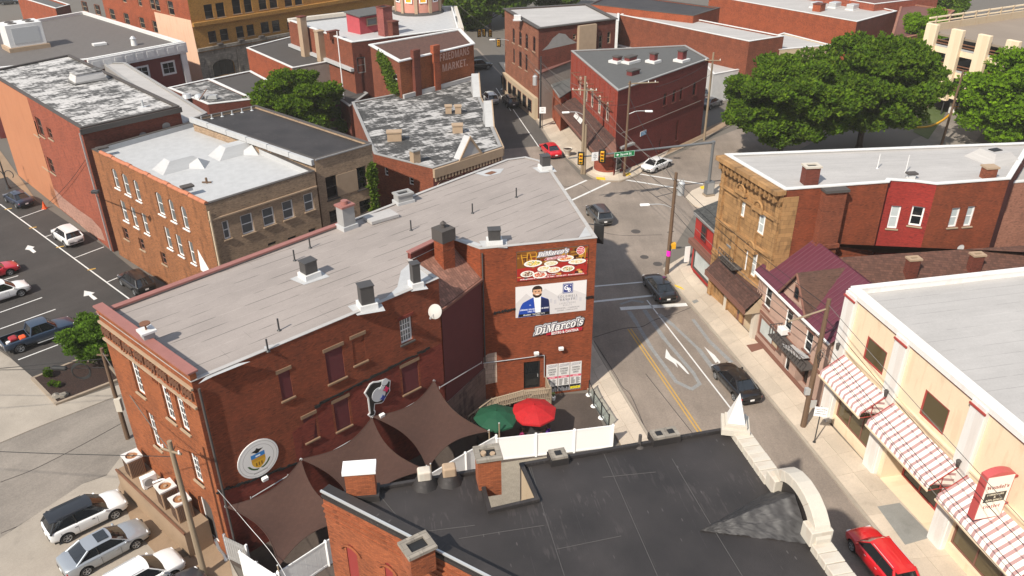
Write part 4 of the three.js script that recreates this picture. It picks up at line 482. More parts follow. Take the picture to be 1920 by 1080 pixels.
{ const x = [-20.63,-124.38], o = thing('dormer', 'small red roof house on the bright white roof', 'dormer', x[0], 11.5, x[1], .78); mesh('wall', bx(5.2, 2.6, 3.2, 0, 1.3, -.5), mat([.50, .075, .09], { map: noiseT }), o); mesh('roof', bx(5.8, .16, 4, 0, 2.68, -.4).rotateX(.06), M.roofGrey, o); const w = mesh('window', ringG(outline(-1.4, 1, 1.9, 1.1), outline(-1.25, 1.15, 1.6, .8), .1).translate(0, 0, 1.1), M.copTan, o); mesh('pane', bx(1.6, .8, .03, -.45, 1.55, 1.12), M.glassGrey, w);
  const c1 = [-17.93,-121.24], c2 = [-16.5,-119.01], c3 = [-30.61,-124.18], c4 = [-27.52,-120.82], c5 = [-25.04,-118.59]; chimney('chimney', 'tall pinkish brick chimney beside the red roof house', c1[0], 11.4, c1[1], 1.6, 1.6, 4, .78, brick([.42, .13, .12], bT3), M.brickDark); chimney('chimney', 'brown brick chimney in front of the tall pinkish one', c2[0], 11, c2[1], 1.1, 1.1, 2.8, .78, M.brickDark, M.brickDark, false); chimney('chimney', 'tan and brown chimney at the far left of the white roof', c3[0], 7, c3[1], 1, 1, 6.6, .78, M.copTan, M.brickDark, false); chimney('chimney', 'tan wall chimney, middle of the left brick wall', c4[0], 7, c4[1], 1, 1, 5.2, .78, M.copTan, M.copTan, false); chimney('chimney', 'short brick stub on the near left parapet of the white roof', c5[0], 11.6, c5[1], 1.6, .7, 1, .78, M.brickBrown, M.brickDark, false);
  const t = [-15,-139.66], tu = thing('turret', 'round turret of pink and white panels on the white roof', 'turret', t[0], 11.4, t[1]); mesh('drum', new THREE.CylinderGeometry(3.7, 3.7, 7, 16).translate(0, 3.5, 0), mat([.62, .28, .21], { map: noiseT }), tu); for (let k = 0; k < 10; k++) { const a = k / 10 * 6.283; mesh('pilaster', bx(.5, 6.6, .3, 0, 3.4, 3.75).rotateY(a), M.copTan, tu); const w = mesh('window', ringG(outline(-.6, 2, 1.2, 3.4), outline(-.45, 2.15, .9, 3.1), .12).translate(0, 0, 3.66).rotateY(a + .314), M.whitePlain, tu); mesh('pane', bx(.9, 3.1, .04, 0, 3.7, 3.7).rotateY(a + .314), k % 3 ? M.glass : M.yellow, w); } mesh('base_skirt', cyl(4.4, 3.8, .5, 0, 0, 0, 20), M.roofDark, tu); mesh('roof', new THREE.ConeGeometry(4.4, 5, 16).translate(0, 9.4, 0), M.slate, tu);
  const F = bI.F[0]; mesh('stone_band', bI.F[2].P(bx(bI.F[2].L, 1, .8, bI.F[2].L / 2, 11.6, .2)), M.copStone, bI); { const G = bI.F[4]; mesh('stone_band', G.P(bx(G.L, .5, .9, G.L / 2, 12, -.2)), M.copStone, bI); } mesh('flashing', F.P(bx(F.L, .4, .5, F.L / 2, 8.3, .25)), M.roofWhite, bI); }
building('low_building', 'small brick shed with dark roof between the yellow block and the tree', { pts: [[-41.13,-129.77],[-30.89,-116.48],[-25.47,-121.12],[-36.04,-137.89]], h: 8, wall: M.brickFar, walls: { 1: M.taupe }, roof: M.roofDark, rot: -.8, par: .06, coping: M.copWhite });
building('low_building', 'low dark roofed shed behind the green tree', { pts: [[-27.74,-118.56],[-21.57,-107.5],[-20.06,-114.04],[-25.05,-120.89]], h: 5, wall: M.brickDark, roof: M.roofDark, par: .06, coping: M.copGrey });
// ---------- blocks across the street ----------
const bK = building('brick_building', 'three storey brown brick building with grey roof at the far corner', { pts: [[-0.82,-132.81],[4.01,-117.32],[15.56,-123.86],[12.32,-136.5]], h: 13, wall: M.brickBrown, walls: { 0: brick([.44, .18, .11]), 1: M.brickDark }, roof: M.roofLight, par: .1, t: .3, coping: M.copDark, ch: .12, over: .25,
  ops: { 0: [...ops([[4.05,8.75,1.12,2.21],[7.26,8.99,1.3,2.13],[10.33,9.15,1.22,2.23],[13.75,9.48,1.14,2.17]], { arch: .35, type: 'fixed', rows: 2, fw: .12, d: .1, frame: M.brickDark, hood: null, sill: M.copTan }), ...ops([[4.26,5.69,0.86,2.23],[7.23,5.79,1.32,2.37],[10.34,5.94,0.99,2.42]], { rows: 2, type: 'fixed', fw: .12, d: .1, frame: M.brickDark, sill: M.copTan })],
    1: ops([[5.77,10.84,0.61,0.83],[9.52,10.28,0.53,0.78],[10.35,9.03,0.66,1.92],[11.85,9.63,0.67,1.7]], { fw: .12, d: .2, frame: M.copTan }) } });
{ const F = bK.F[1]; mesh('render_scar', F.P(new THREE.ShapeGeometry(polyShape([[0.56,9.93],[6.53,10.38],[5.21,11.12],[4.47,11.8],[3.38,12.06],[2.32,11.44],[1.62,10.63]])), 0, 0, .012), M.greyWall, bK); mesh('tan_pier', F.P(bx(3, 12.8, .6, 7.99, 6.4, .3)), M.copTan, bK); mesh('shopfront', bK.F[0].P(bx(bK.F[0].L, 3.2, .5, bK.F[0].L / 2, 1.6, .25)), M.tanWall, bK); for (let k = 0; k < 6; k++) { const w = mesh('shop_window', bK.F[0].P(bx(1.7, 1.9, .06, 1.5 + k * 2.5, 1.6, .52)), M.brownTrim, bK); mesh('pane', bK.F[0].P(bx(1.5, 1.7, .03, 1.5 + k * 2.5, 1.6, .56)), M.glass, w); } const x = [1.09,-124.04]; const v = thing('roof_vent', 'white box vent on the grey roof at the far corner', 'vent', x[0], 12.9, x[1]); mesh('housing', bx(1, .7, .8, 0, .4, 0), M.white, v); mesh('base', bx(1.3, .1, 1.1, 0, .05, 0), M.galv, v); }
// sloping roofed shops between the far corner and the dark red building
function shed(name, label, pts, hf, hb, wallM, roofM) { // pts counter-clockwise; the first edge is the low side, the third the high side
  const cx = (pts[0][0] + pts[2][0]) / 2, cz = (pts[0][1] + pts[2][1]) / 2, B = thing(name, label, 'building', cx, 0, cz), P = pts.map(p => [p[0] - cx, p[1] - cz]), Y = [hf, hf, hb, hb]; B.F = [];
  for (let i = 0; i < 4; i++) { const F = B.F[i] = frame(P[i], P[(i + 1) % 4]); mesh('wall', F.P(new THREE.ShapeGeometry(polyShape([[0, 0], [F.L, 0], [F.L, Y[(i + 1) % 4]], [0, Y[i]]]))), wallM, B); }
  const Q = inset(P, -.25), g = new THREE.BufferGeometry().setFromPoints([0, 1, 2, 0, 2, 3].map(i => V(Q[i][0], Y[i] + .05, Q[i][1]))); g.setAttribute('uv', new THREE.Float32BufferAttribute([0, 1, 2, 0, 2, 3].flatMap(i => [Q[i][0], Q[i][1]]), 2)); g.computeVertexNormals(); const g2 = g.clone().translate(0, .12, 0); mesh('roof', [g, g2], roofM, B); mesh('fascia', B.F[0].P(bx(B.F[0].L, .2, .12, B.F[0].L / 2, hf, .25)), M.copGrey, B); return B;
}
shed('shop', 'shop with rust red sloping roof and grey siding beside the dark red building', [[2.53,-124.82],[4.41,-116.36],[9.46,-120.27],[6.98,-130.01]], 7, 8, M.taupe, M.roofMaroon);
shed('shop', 'small red shop with black roof left of the dark red building', [[5.76,-120.57],[6.98,-111.36],[9.75,-115.99],[9.75,-126.87]], 5, 5.4, M.brickFar, M.roofGrey);
shed('shop', 'dark grey shed roof behind the rust red roof', [[3.72,-121.84],[6.06,-120.04],[10.21,-127.03],[9.44,-130.12]], 8.6, 9.6, M.greyWall, M.roofGrey);
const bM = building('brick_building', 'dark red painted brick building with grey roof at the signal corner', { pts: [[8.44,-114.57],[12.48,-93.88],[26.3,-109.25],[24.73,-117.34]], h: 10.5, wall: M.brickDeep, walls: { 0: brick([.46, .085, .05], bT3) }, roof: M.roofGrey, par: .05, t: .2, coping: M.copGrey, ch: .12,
  ops: { 0: ops([[4.98,5.89,0.75,2.57],[7.9,5.88,0.94,2.44],[10.93,5.87,0.87,2.38],[14.04,5.93,0.79,2.32],[17.43,6.05,0.92,2.31]], { arch: true, type: 'fixed', rows: 2, fw: .16, d: -.05, frame: M.copStone }),
    1: ops([[10.13,6.51,0.74,1.61],[12.27,6.45,0.75,1.63],[14.07,6.41,0.62,1.68],[17.27,6.29,0.87,1.8],[13.94,0.99,0.45,2.79],[9.99,0.63,0.4,1.55]], { arch: .4, type: 'fixed', rows: 2, fw: .1, d: .2, frame: M.brickDark, sill: M.brickDark }) } });
{ const F = bM.F[0]; for (let k = 0; k < 8; k++) { const u = 5 + k * 2.05; mesh('iron_bracket', [F.P(bar([u, 7.6, 0], [u, 8.8, 1.2], .05, 4)), F.P(bar([u, 8.8, 0], [u, 8.8, 1.3], .05, 4)), F.P(bar([u, 8.8, 1.2], [u + .9, 8.3, .6], .04, 4))], M.rust, bM); } mesh('iron_rail', F.P(bx(14.6, .08, .08, 12.2, 8.8, 1.25)), M.rust, bM); for (let k = 0; k < 10; k++) mesh('pilaster', F.P(bx(.3, 6.2, .12, 1 + k * 2.15, 7.1, .06)), F && bM.children[0].material, bM);
  mesh('cable', bM.F[1].P(bx(bM.F[1].L * .9, .05, .05, bM.F[1].L * .5, 5.2, .05)), M.taupe, bM);
  board('wall_plaque', 'small blue plaque on the dark red side wall', 'plaque', bM.F[1], [bM.cx, bM.cz], 5.32,3.73,1.29,0.57, printed(128, 64, (x, w, h) => { x.fillStyle = '#6f97b8'; x.fillRect(0, 0, w, h); x.fillStyle = '#cfe0ec'; x.font = 'bold 20px sans-serif'; x.textAlign = 'center'; x.fillText('PARKING', 64, 28); x.fillText('IN REAR', 64, 52); }), M.white);
  const cp = [[14.03,-108.17, .9, .7], [15.77,-108.11, 1.6, .7], [18.76,-108.01, .7, 1.1], [22.56,-108.48, .9, 1.3], [15.26,-101.7, 1.6, .5]]; cp.forEach(([x, z, w, h], i) => { const o = chimney('chimney', ['short red chimney on a white curb, leftmost on the grey roof', 'wide red chimney on a white curb, second from the left', 'narrow red chimney on a white curb, third from the left', 'red chimney beside white pipes, rightmost on the grey roof', 'low red chimney nearest the roof edge without a curb'][i], x, 10.45, z, w, .8, h, .78, M.darkRed, M.copDark, false, 'red chimneys on the grey roof'); if (i < 4) mesh('curb', bx(w + .9, .3, 1.5, 0, .15, 0), M.white, o); });
  // brown shingled canopy over the shopfront
  const a = thing('canopy', 'long brown shingled canopy with white lettering on the dark red building', 'canopy', bM.cx, 0, bM.cz); const s = new THREE.BufferGeometry(); const q = [F.pt(3, 4.9, .1), F.pt(F.L + .2, 4.9, .1), F.pt(F.L + 1.4, 3.4, 2.7), F.pt(1.5, 3.4, 2.7)], ul = [[0, 2.6], [22, 2.6], [22, 0], [0, 0]]; s.setAttribute('position', new THREE.Float32BufferAttribute([0, 3, 2, 0, 2, 1].flatMap(i => q[i]), 3)); s.setAttribute('uv', new THREE.Float32BufferAttribute([0, 3, 2, 0, 2, 1].flatMap(i => ul[i]), 2)); s.computeVertexNormals(); mesh('shingles', s, M.roofCanopy, a); mesh('fascia', F.P(bx(F.L, .35, .1, F.L / 2 + 1.4, 3.28, 2.66)), M.brownTrim, a); mesh('soffit', F.P(bx(F.L, .06, 2.6, F.L / 2 + 1.4, 3.1, 1.35)), M.brownTrim, a); for (const [u, t] of [[1.5, 3], [F.L + 1.3, F.L + .2]]) mesh('end_panel', (() => { const g = new THREE.BufferGeometry().setFromPoints([F.pt(t, 4.9, .1), F.pt(u, 3.1, 2.7), F.pt(u, 3.1, .1)].map(p => V(...p))); g.setAttribute('uv', new THREE.Float32BufferAttribute([0, 0, 1, 0, 1, 1], 2)); g.computeVertexNormals(); return g; })(), M.brownTrim, a);
  const lt = F.pt(8.8, 4.0, 1.75), R = frame([lt[0], lt[2]], [lt[0] + F.m.elements[0], lt[2] + F.m.elements[2]], lt[1]); let u = 0; for (const [w, h] of [[.3, .6], [.3, .6], [.35, .6], [.2, .6], [.1, 0], [.35, .6], [.3, .6], [.35, .6], [.2, .6]]) { if (h) mesh('letter', R.P(ringG(outline(0, 0, w, h), outline(.08, .1, w - .16, h - .2), .06).rotateX(-.5), u, 0, .05), M.whitePlain, a); u += w + .12; }
  const sf = F; for (let k = 0; k < 7; k++) { const w = mesh('shop_window', sf.P(bx(2, 1.8, .08, 3 + k * 2.6, 1.7, .06)), M.redTrim, bM); mesh('pane', sf.P(bx(1.7, 1.5, .03, 3 + k * 2.6, 1.7, .12)), M.glass, w); }
  // round brick corner
  const c = thing('corner_turret', 'round red brick corner with a white band under the canopy', 'entrance', 11.81,0.1,-95.56); mesh('drum', new THREE.CylinderGeometry(1.55, 1.6, 3.0, 20, 1).translate(0, 1.5, 0), brick([.40, .10, .06], bT3), c); mesh('plinth', cyl(1.75, 1.7, .4, 0, 0, 0, 20), M.copStone, c); mesh('band', cyl(1.62, 1.62, .5, 0, 3.0, 0, 20), M.copStone, c); mesh('cap', cyl(1.7, 1.2, .5, 0, 3.5, 0, 20), brick([.40, .10, .06], bT3), c); const wn = mesh('window', bx(1.3, 2.2, .1, 1.35, 1.6, .9, .9), M.whitePlain, c); mesh('pane', bx(1.1, 2, .06, 1.38, 1.6, .94, .9), M.glass, wn); mesh('canopy_slab', bx(2.6, .25, 1.4, 2.0, 3.3, -.2, .78), M.copGrey, c); }
building('brick_building', 'long low brown brick building with pale roof behind the dark red one', { pts: [[19.47,-149.28],[36.42,-126.83],[42.77,-130.46],[22.99,-156.5]], h: 9, wall: M.brickBrown, roof: M.roofLight, par: .2, coping: M.copWhite });
building('low_building', 'tan building with pale roof at the left of the big trees', { pts: [[37.56,-133.49],[40.32,-129.59],[51.51,-132.99],[46.7,-142.7]], h: 7, wall: M.tanWall, roof: M.roofLight, par: .15, coping: M.copWhite });
building('low_building', 'low white building behind the dark red building', { pts: [[30.96,-140.01],[31.06,-124.92],[36.09,-128.08],[37.61,-135.91]], h: 4.5, wall: M.white, roof: M.roofLight, par: .05, coping: M.copWhite });
building('low_building', 'maroon roofed annex below the long brick wall', { pts: [[19.54,-157.09],[25.33,-144.5],[29.48,-149.61],[22.33,-161.02]], h: 5, wall: M.greyWall, roof: M.roofMaroon, par: .04, coping: M.copWhite });
building('low_building', 'white roofed annex below the long brick wall', { pts: [[18.62,-148.56],[22,-143.37],[29.03,-148.18],[20.81,-160.61]], h: 4, wall: M.greyWall, roof: M.roofLight, par: .04, coping: M.copWhite });
building('low_building', 'black flat roofed building with skylight strips at the top of the picture', { pts: [[14.41,-154.29],[30.87,-142.28],[37,-149.52],[20.06,-165.82]], h: 10, wall: M.brickFar, roof: M.roofBlack, par: .1, coping: M.copDark });
building('low_building', 'white gabled building between two brick blocks', { pts: [[12.39,-152.67],[18.5,-143.49],[20.52,-158.84],[17.61,-163.61]], h: 9, wall: M.white, roof: M.roofLight, par: .05, coping: M.copWhite });
const bO = building('brick_building', 'bright orange brick building with grey roof behind the trees', { pts: [[39.38,-168.73],[58.29,-141.41],[68.91,-150.76],[53.66,-184.58]], h: 9, wall: M.brickFar, walls: { 1: M.brickDark }, roof: M.roofLight, par: .2, coping: M.copWhite });
{ const pos = [[55.6,-153.32], [63.35,-153.64], [56.26,-156.13], [59.63,-155.98], [62.02,-153.7]]; chimney('chimney', 'orange brick chimney against the orange wall', pos[0][0], 4, pos[0][1] + .6, 1.9, 1.5, 6, .78, M.brickFar, M.brickDark, false); chimney('chimney', 'orange chimney on the roof edge at the top right', pos[1][0], 8.8, pos[1][1] - 3, 1.8, 1.2, 3, .78, M.brickFar, M.brickDark, false); for (let k = 2; k < 5; k++) { const o = thing('roof_vent', ['white low unit, left of three on the orange building roof', 'white low unit, middle of three on the orange building roof', 'white low unit, right of three on the orange building roof'][k - 2], 'vent', pos[k][0], 8.8, pos[k][1], .7, 'low units on the orange building'); mesh('housing', rbx(2, .9, 1.4, 0, .55, 0, .1), M.galv, o); mesh('curb', bx(2.2, .2, 1.6, 0, .1, 0), M.white, o); } }
building('brick_building', 'pinkish brick building left of the parking garage', { pts: [[57.46,-126.06],[65.95,-132],[79.19,-150.84],[73.28,-159.32]], h: 9, wall: M.brickRose, walls: { 1: M.brickDark }, roof: M.roofMaroon, par: .1, coping: M.brickRose });
building('brick_building', 'far red brick building at the top right of the picture', { pts: [[51.94,-172.8],[65.21,-152.01],[80.01,-159.3],[69.63,-186.65]], h: 10, wall: M.brickRed, roof: M.roofMaroon, par: .3, coping: M.copWhite });
// parking garage
{ const P0 = [61.47,-123.3], dir = [.466, .885], nrm = [dir[1], -dir[0]]; // front runs towards the right and the viewer
  const Gg = thing('parking_garage', 'cream concrete parking garage with open decks', 'parking garage', P0[0], 0, P0[1]); const L = 60, Dp = 48, F = frame([0, 0], [dir[0] * L, dir[1] * L]);
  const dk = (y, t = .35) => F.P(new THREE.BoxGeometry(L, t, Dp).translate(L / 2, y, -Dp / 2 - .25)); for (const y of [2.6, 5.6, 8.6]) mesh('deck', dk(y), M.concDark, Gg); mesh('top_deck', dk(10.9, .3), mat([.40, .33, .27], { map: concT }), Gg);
  for (const y of [3.3, 6.3, 9.3]) { mesh('spandrel', F.P(bx(L, .9, .25, L / 2, y - .3, .02)), M.cream, Gg); mesh('guard_rail', [F.P(bx(L, .14, .1, L / 2, y + .55, .05)), F.P(bx(L, .14, .1, L / 2, y + .95, .05))], M.rust, Gg); mesh('rail_sheet', F.P(bx(L, .25, .08, L / 2, y + .2, .12)), M.galv, Gg); }
  for (let k = 0; k < 14; k++) mesh('column', F.P(rbx(1.8, k ? 10 : 11, .7, 1 + k * 4.15, k ? 7.2 : 6.8, .4, .05)), M.cream, Gg);
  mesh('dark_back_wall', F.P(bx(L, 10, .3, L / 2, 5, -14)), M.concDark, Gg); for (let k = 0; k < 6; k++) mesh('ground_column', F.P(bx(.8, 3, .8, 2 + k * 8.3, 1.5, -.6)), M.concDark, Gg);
  const FS = frame([nrm[0] * Dp * 1, nrm[1] * Dp * 1], [0, 0]); mesh('side_wall', FS.P(bx(FS.L, 1.1, .3, FS.L / 2, 11.5, -.2)), M.tanWall, Gg); for (let k = 0; k < 16; k++) mesh('rail_post', FS.P(bx(.2, 2.1, .2, (k + .5) / 16 * FS.L, 12, .1)), M.tanWall, Gg); mesh('side_rail', [FS.P(bx(FS.L, .2, .2, FS.L / 2, 12.9, .1)), FS.P(bx(FS.L, .15, .15, FS.L / 2, 12.3, .1))], M.cream, Gg); for (const y of [2.6, 5.6, 8.6]) mesh('side_spandrel', FS.P(bx(FS.L, 1.2, .3, FS.L / 2, y + .3, 0)), M.cream, Gg); }
// stone fronted block with white roof
const qS = { fw: .12, d: .2, frame: M.whitePlain, pane: M.curtain, sill: M.copTan };
const bQ = building('stone_building', 'brown stone and brick block with white roof across the street', { pts: [[17.73,-64.26],[20.29,-56.46],[28.5,-57.79],[28.8,-58.23],[30.55,-57.86],[31.94,-57.28],[37.9,-58.25],[44.3,-66.6],[27,-65.1]], h: 13.2, wall: M.brickMaroon, walls: { 0: M.stone, 1: M.brickMain, 3: M.brickBay, 4: M.brickBay, 5: M.brickMain }, roof: M.roofLight, rot: -.1, par: .14, t: .25, coping: M.copWhite, ch: .08, over: .08, parapet: M.roofLight,
  ops: { 0: [...ops([[2.56,9.09,1.06,1.69],[5.11,8.7,1.34,1.62],[4.74,4.87,1.45,2.01]], { ...qS, fw: .13, d: .06, sill: M.stone, cols: 2 }), ...ops([2.45,5.22,0.78,2.33].length ? [[2.45,5.22,0.78,2.33]] : [], { type: 'board', pane: M.taupe })],
    3: ops([[0.53,9.25,0.74,1.91]], qS), 4: ops([[0.22,9.66,0.9,1.62]], { ...qS, pane: M.glass }), 5: [...ops([[1.85,9.5,0.76,1.64], [3.17,9.48,0.69,1.69]], qS), ...ops([[3.23,7.31,0.62,0.6]], { type: 'board', pane: M.white, arch: .3 })] } });
{ const F = bQ.F[0]; mesh('cornice', F.P(bx(F.L + .3, .35, .9, F.L / 2, 13.0, .4)), M.stone, bQ); mesh('frieze', F.P(bx(F.L, .9, .3, F.L / 2, 12.3, .15)), M.stone, bQ); for (let k = 0; k < 14; k++) mesh('bracket', F.P(rbx(.22, .7, .6, (k + .5) / 14 * F.L, 12.5, .4, .06)), M.stone, bQ); for (const v of [10.6, 7.5, 4.4]) mesh('string_course', F.P(bx(F.L + .1, .22, .25, F.L / 2, v, .12)), M.stone, bQ); for (const u of [.25, F.L * .36, F.L * .66, F.L - .25]) mesh('pilaster', F.P(bx(.5, 12, .2, u, 6.2, .1)), M.stone, bQ);
  for (const [u, v, w] of [[3.04,10.78,1.5],[5.58,10.32,1.5],[5.38,6.78,1.5]]) mesh('window_hood', [F.P(bx(w, .3, .35, u, v + .25, .17)), F.P(new THREE.TorusGeometry(w * .4, .12, 5, 10, Math.PI), u, v + .35, .2)], M.stone, bQ);
  mesh('stone_return', bQ.F[1].P(bx(1.2, 12.6, .06, .6, 6.3, .03)), M.stone, bQ);
  const F1 = bQ.F[1], u = 3.81; mesh('chimney_breast', [F1.P(bx(1.7, 13, .7, u, 6.5, .35)), F1.P(bx(1.9, .3, .9, u, 8.6, .45)), F1.P(bx(2, .3, 1, u, 6.2, .5))], M.brickBrown, bQ); mesh('chimney_cap', F1.P(bx(1.9, .2, .9, u, 13.1, .4)), M.copDark, bQ);
  const c = [22.6,-57.59], c2 = [36.57,-58.51], h = [39.11,-62.99], v = [30.66,-58.86]; chimney('chimney', 'brick chimney with pale cap at the edge of the white roof', c[0], 12.6, c[1] - .5, 1.1, .8, 1.8, .1, M.brickDark, M.copStone); chimney('chimney', 'small brick chimney at the right end of the white roof', c2[0], 12.9, c2[1] - .4, .9, .7, 1, .1, M.brickBrown, M.copTan, false);
  const o = thing('roof_hatch', 'white sloped hatch with dark opening on the white roof', 'roof hatch', h[0], 13.06, h[1], .35); mesh('curb', frust(1.1, 2.1, .8).rotateY(.785).translate(0, .4, 0), M.roofLight, o); mesh('opening', bx(.9, .08, .6, 0, .82, 0), M.black, o); const w = thing('roof_vent', 'dark flat vent at the roof edge above the red bay', 'vent', v[0], 13.06, v[1], .1); mesh('base', bx(.5, .4, .4, 0, .2, 0), M.white, w); mesh('hood', bx(.8, .12, .55, 0, .45, 0), M.copDark, w); vent('thin white pipe left of the middle on the long white roof', 29.01,13.06,-61.15, 1.2, .04, M.white); vent('thin white pipe right of the middle on the long white roof', 30.88,13.06,-60.27, 1.4, .04, M.white);
  building('brick_building', 'rose brick house at the right edge behind the brown roof', { pts: [[39.61,-61.56],[44.97,-62.62],[47.58,-67.02],[42.77,-65.8]], h: 11.5, wall: M.brickRose, roof: M.roofLight, par: .1, coping: M.copWhite }); }
// red shop with slate roof
{ const B = shed('shop', 'red boarded upper floor with slate roof beside the stone block', [[17.1, -69.3], [18.75, -61.9], [23.5, -63], [21.6, -70.3]], 5.8, 7.4, M.redPaint, M.slate); const F = B.F[0]; for (const u of [1.5, 3.9, 6.3]) windowPart(B, F, { u, v: 3.9, w: 1, h: 1.5, d: -.06, fw: .08, frame: M.darkRed }); mesh('corner_board', F.P(bx(.14, 2.6, .1, F.L - .1, 4.5, .06)), M.whitePlain, B); mesh('awning_strip', F.P(bx(F.L, .5, .5, F.L / 2, 3.1, .3).rotateX(.0)), M.brownTrim, B); const w = mesh('shop_window', F.P(ringG(outline(.6, .5, 4.6, 2.3), outline(.8, .7, 4.2, 1.9), .12), 0, 0, .03), M.copDark, B); for (const k of [0, 1, 2]) mesh('pane', F.P(bx(1.35, 1.85, .05, 1.5 + k * 1.4, 1.65, .07)), M.curtain, w); mesh('white_board', F.P(bx(.08, 1.6, .5, -.02, 1.6, .5)), M.whitePlain, B); }
// brown shingle awning and shopfront under the stone front
{ const F0 = frame([18.72, -61.9], [20.0, -56.5]), a = thing('canopy', 'brown shingled canopy below the stone front', 'canopy'); const q = [F0.pt(-1.8, 4.4, 0), F0.pt(F0.L, 4.4, 0), F0.pt(F0.L + .1, 3.1, 1.55), F0.pt(-1.6, 3.1, 1.55)]; const s = new THREE.BufferGeometry(); s.setAttribute('position', new THREE.Float32BufferAttribute([0, 3, 2, 0, 2, 1].flatMap(i => q[i]), 3)); s.setAttribute('uv', new THREE.Float32BufferAttribute([0, 3, 2, 0, 2, 1].flatMap(i => [[0, 2], [7, 2], [7, 0], [0, 0]][i]), 2)); s.computeVertexNormals(); mesh('shingles', s, M.roofCanopy, a); mesh('fascia', F0.P(bx(F0.L + 1.7, .5, .08, F0.L / 2 - .8, 2.9, 1.5)), M.brownTrim, a); mesh('soffit', F0.P(bx(F0.L + 1.6, .06, 1.45, F0.L / 2 - .8, 2.75, .75)), M.tanWall, a); const tri = new THREE.BufferGeometry().setFromPoints([F0.pt(F0.L + .1, 4.4, 0), F0.pt(F0.L + .1, 2.7, 1.55), F0.pt(F0.L + .1, 2.7, 0)].map(p => V(...p))); tri.computeVertexNormals(); mesh('end_panel', tri, M.tanWall, a); const sf = thing('shopfront', 'recessed tan shopfront below the brown canopy', 'shopfront'); mesh('wall', F0.P(bx(F0.L + 1.8, 4.2, .3, F0.L / 2 - .9, 2.1, -.2)), M.tanWall, sf); for (const [w, u] of [[.5, F0.L - .3], [.4, .4]]) mesh('pier', F0.P(bx(w, 3, w, u, 1.5, .2)), M.copStone, sf); const d = mesh('door', F0.P(bx(1.1, 2.3, .1, 2.6, 1.2, 0)), M.brownTrim, sf); mesh('pane', F0.P(bx(.8, 1.5, .04, 2.6, 1.45, .07)), M.glass, d); const l = thing('balcony', 'dark iron fire balcony above the brown canopy', 'balcony'); mesh('floor', F0.P(bx(2.6, .08, 1, .6, 4.75, .5)), M.copDark, l); mesh('railing', [F0.P(bx(2.6, .05, .05, .6, 5.7, 1)), F0.P(bx(2.6, .05, .05, .6, 5.2, 1)), ...[0, 1, 2, 3, 4, 5, 6].map(k => F0.P(bx(.04, .95, .04, -.65 + k * .42, 5.2, 1)))], M.copDark, l); }
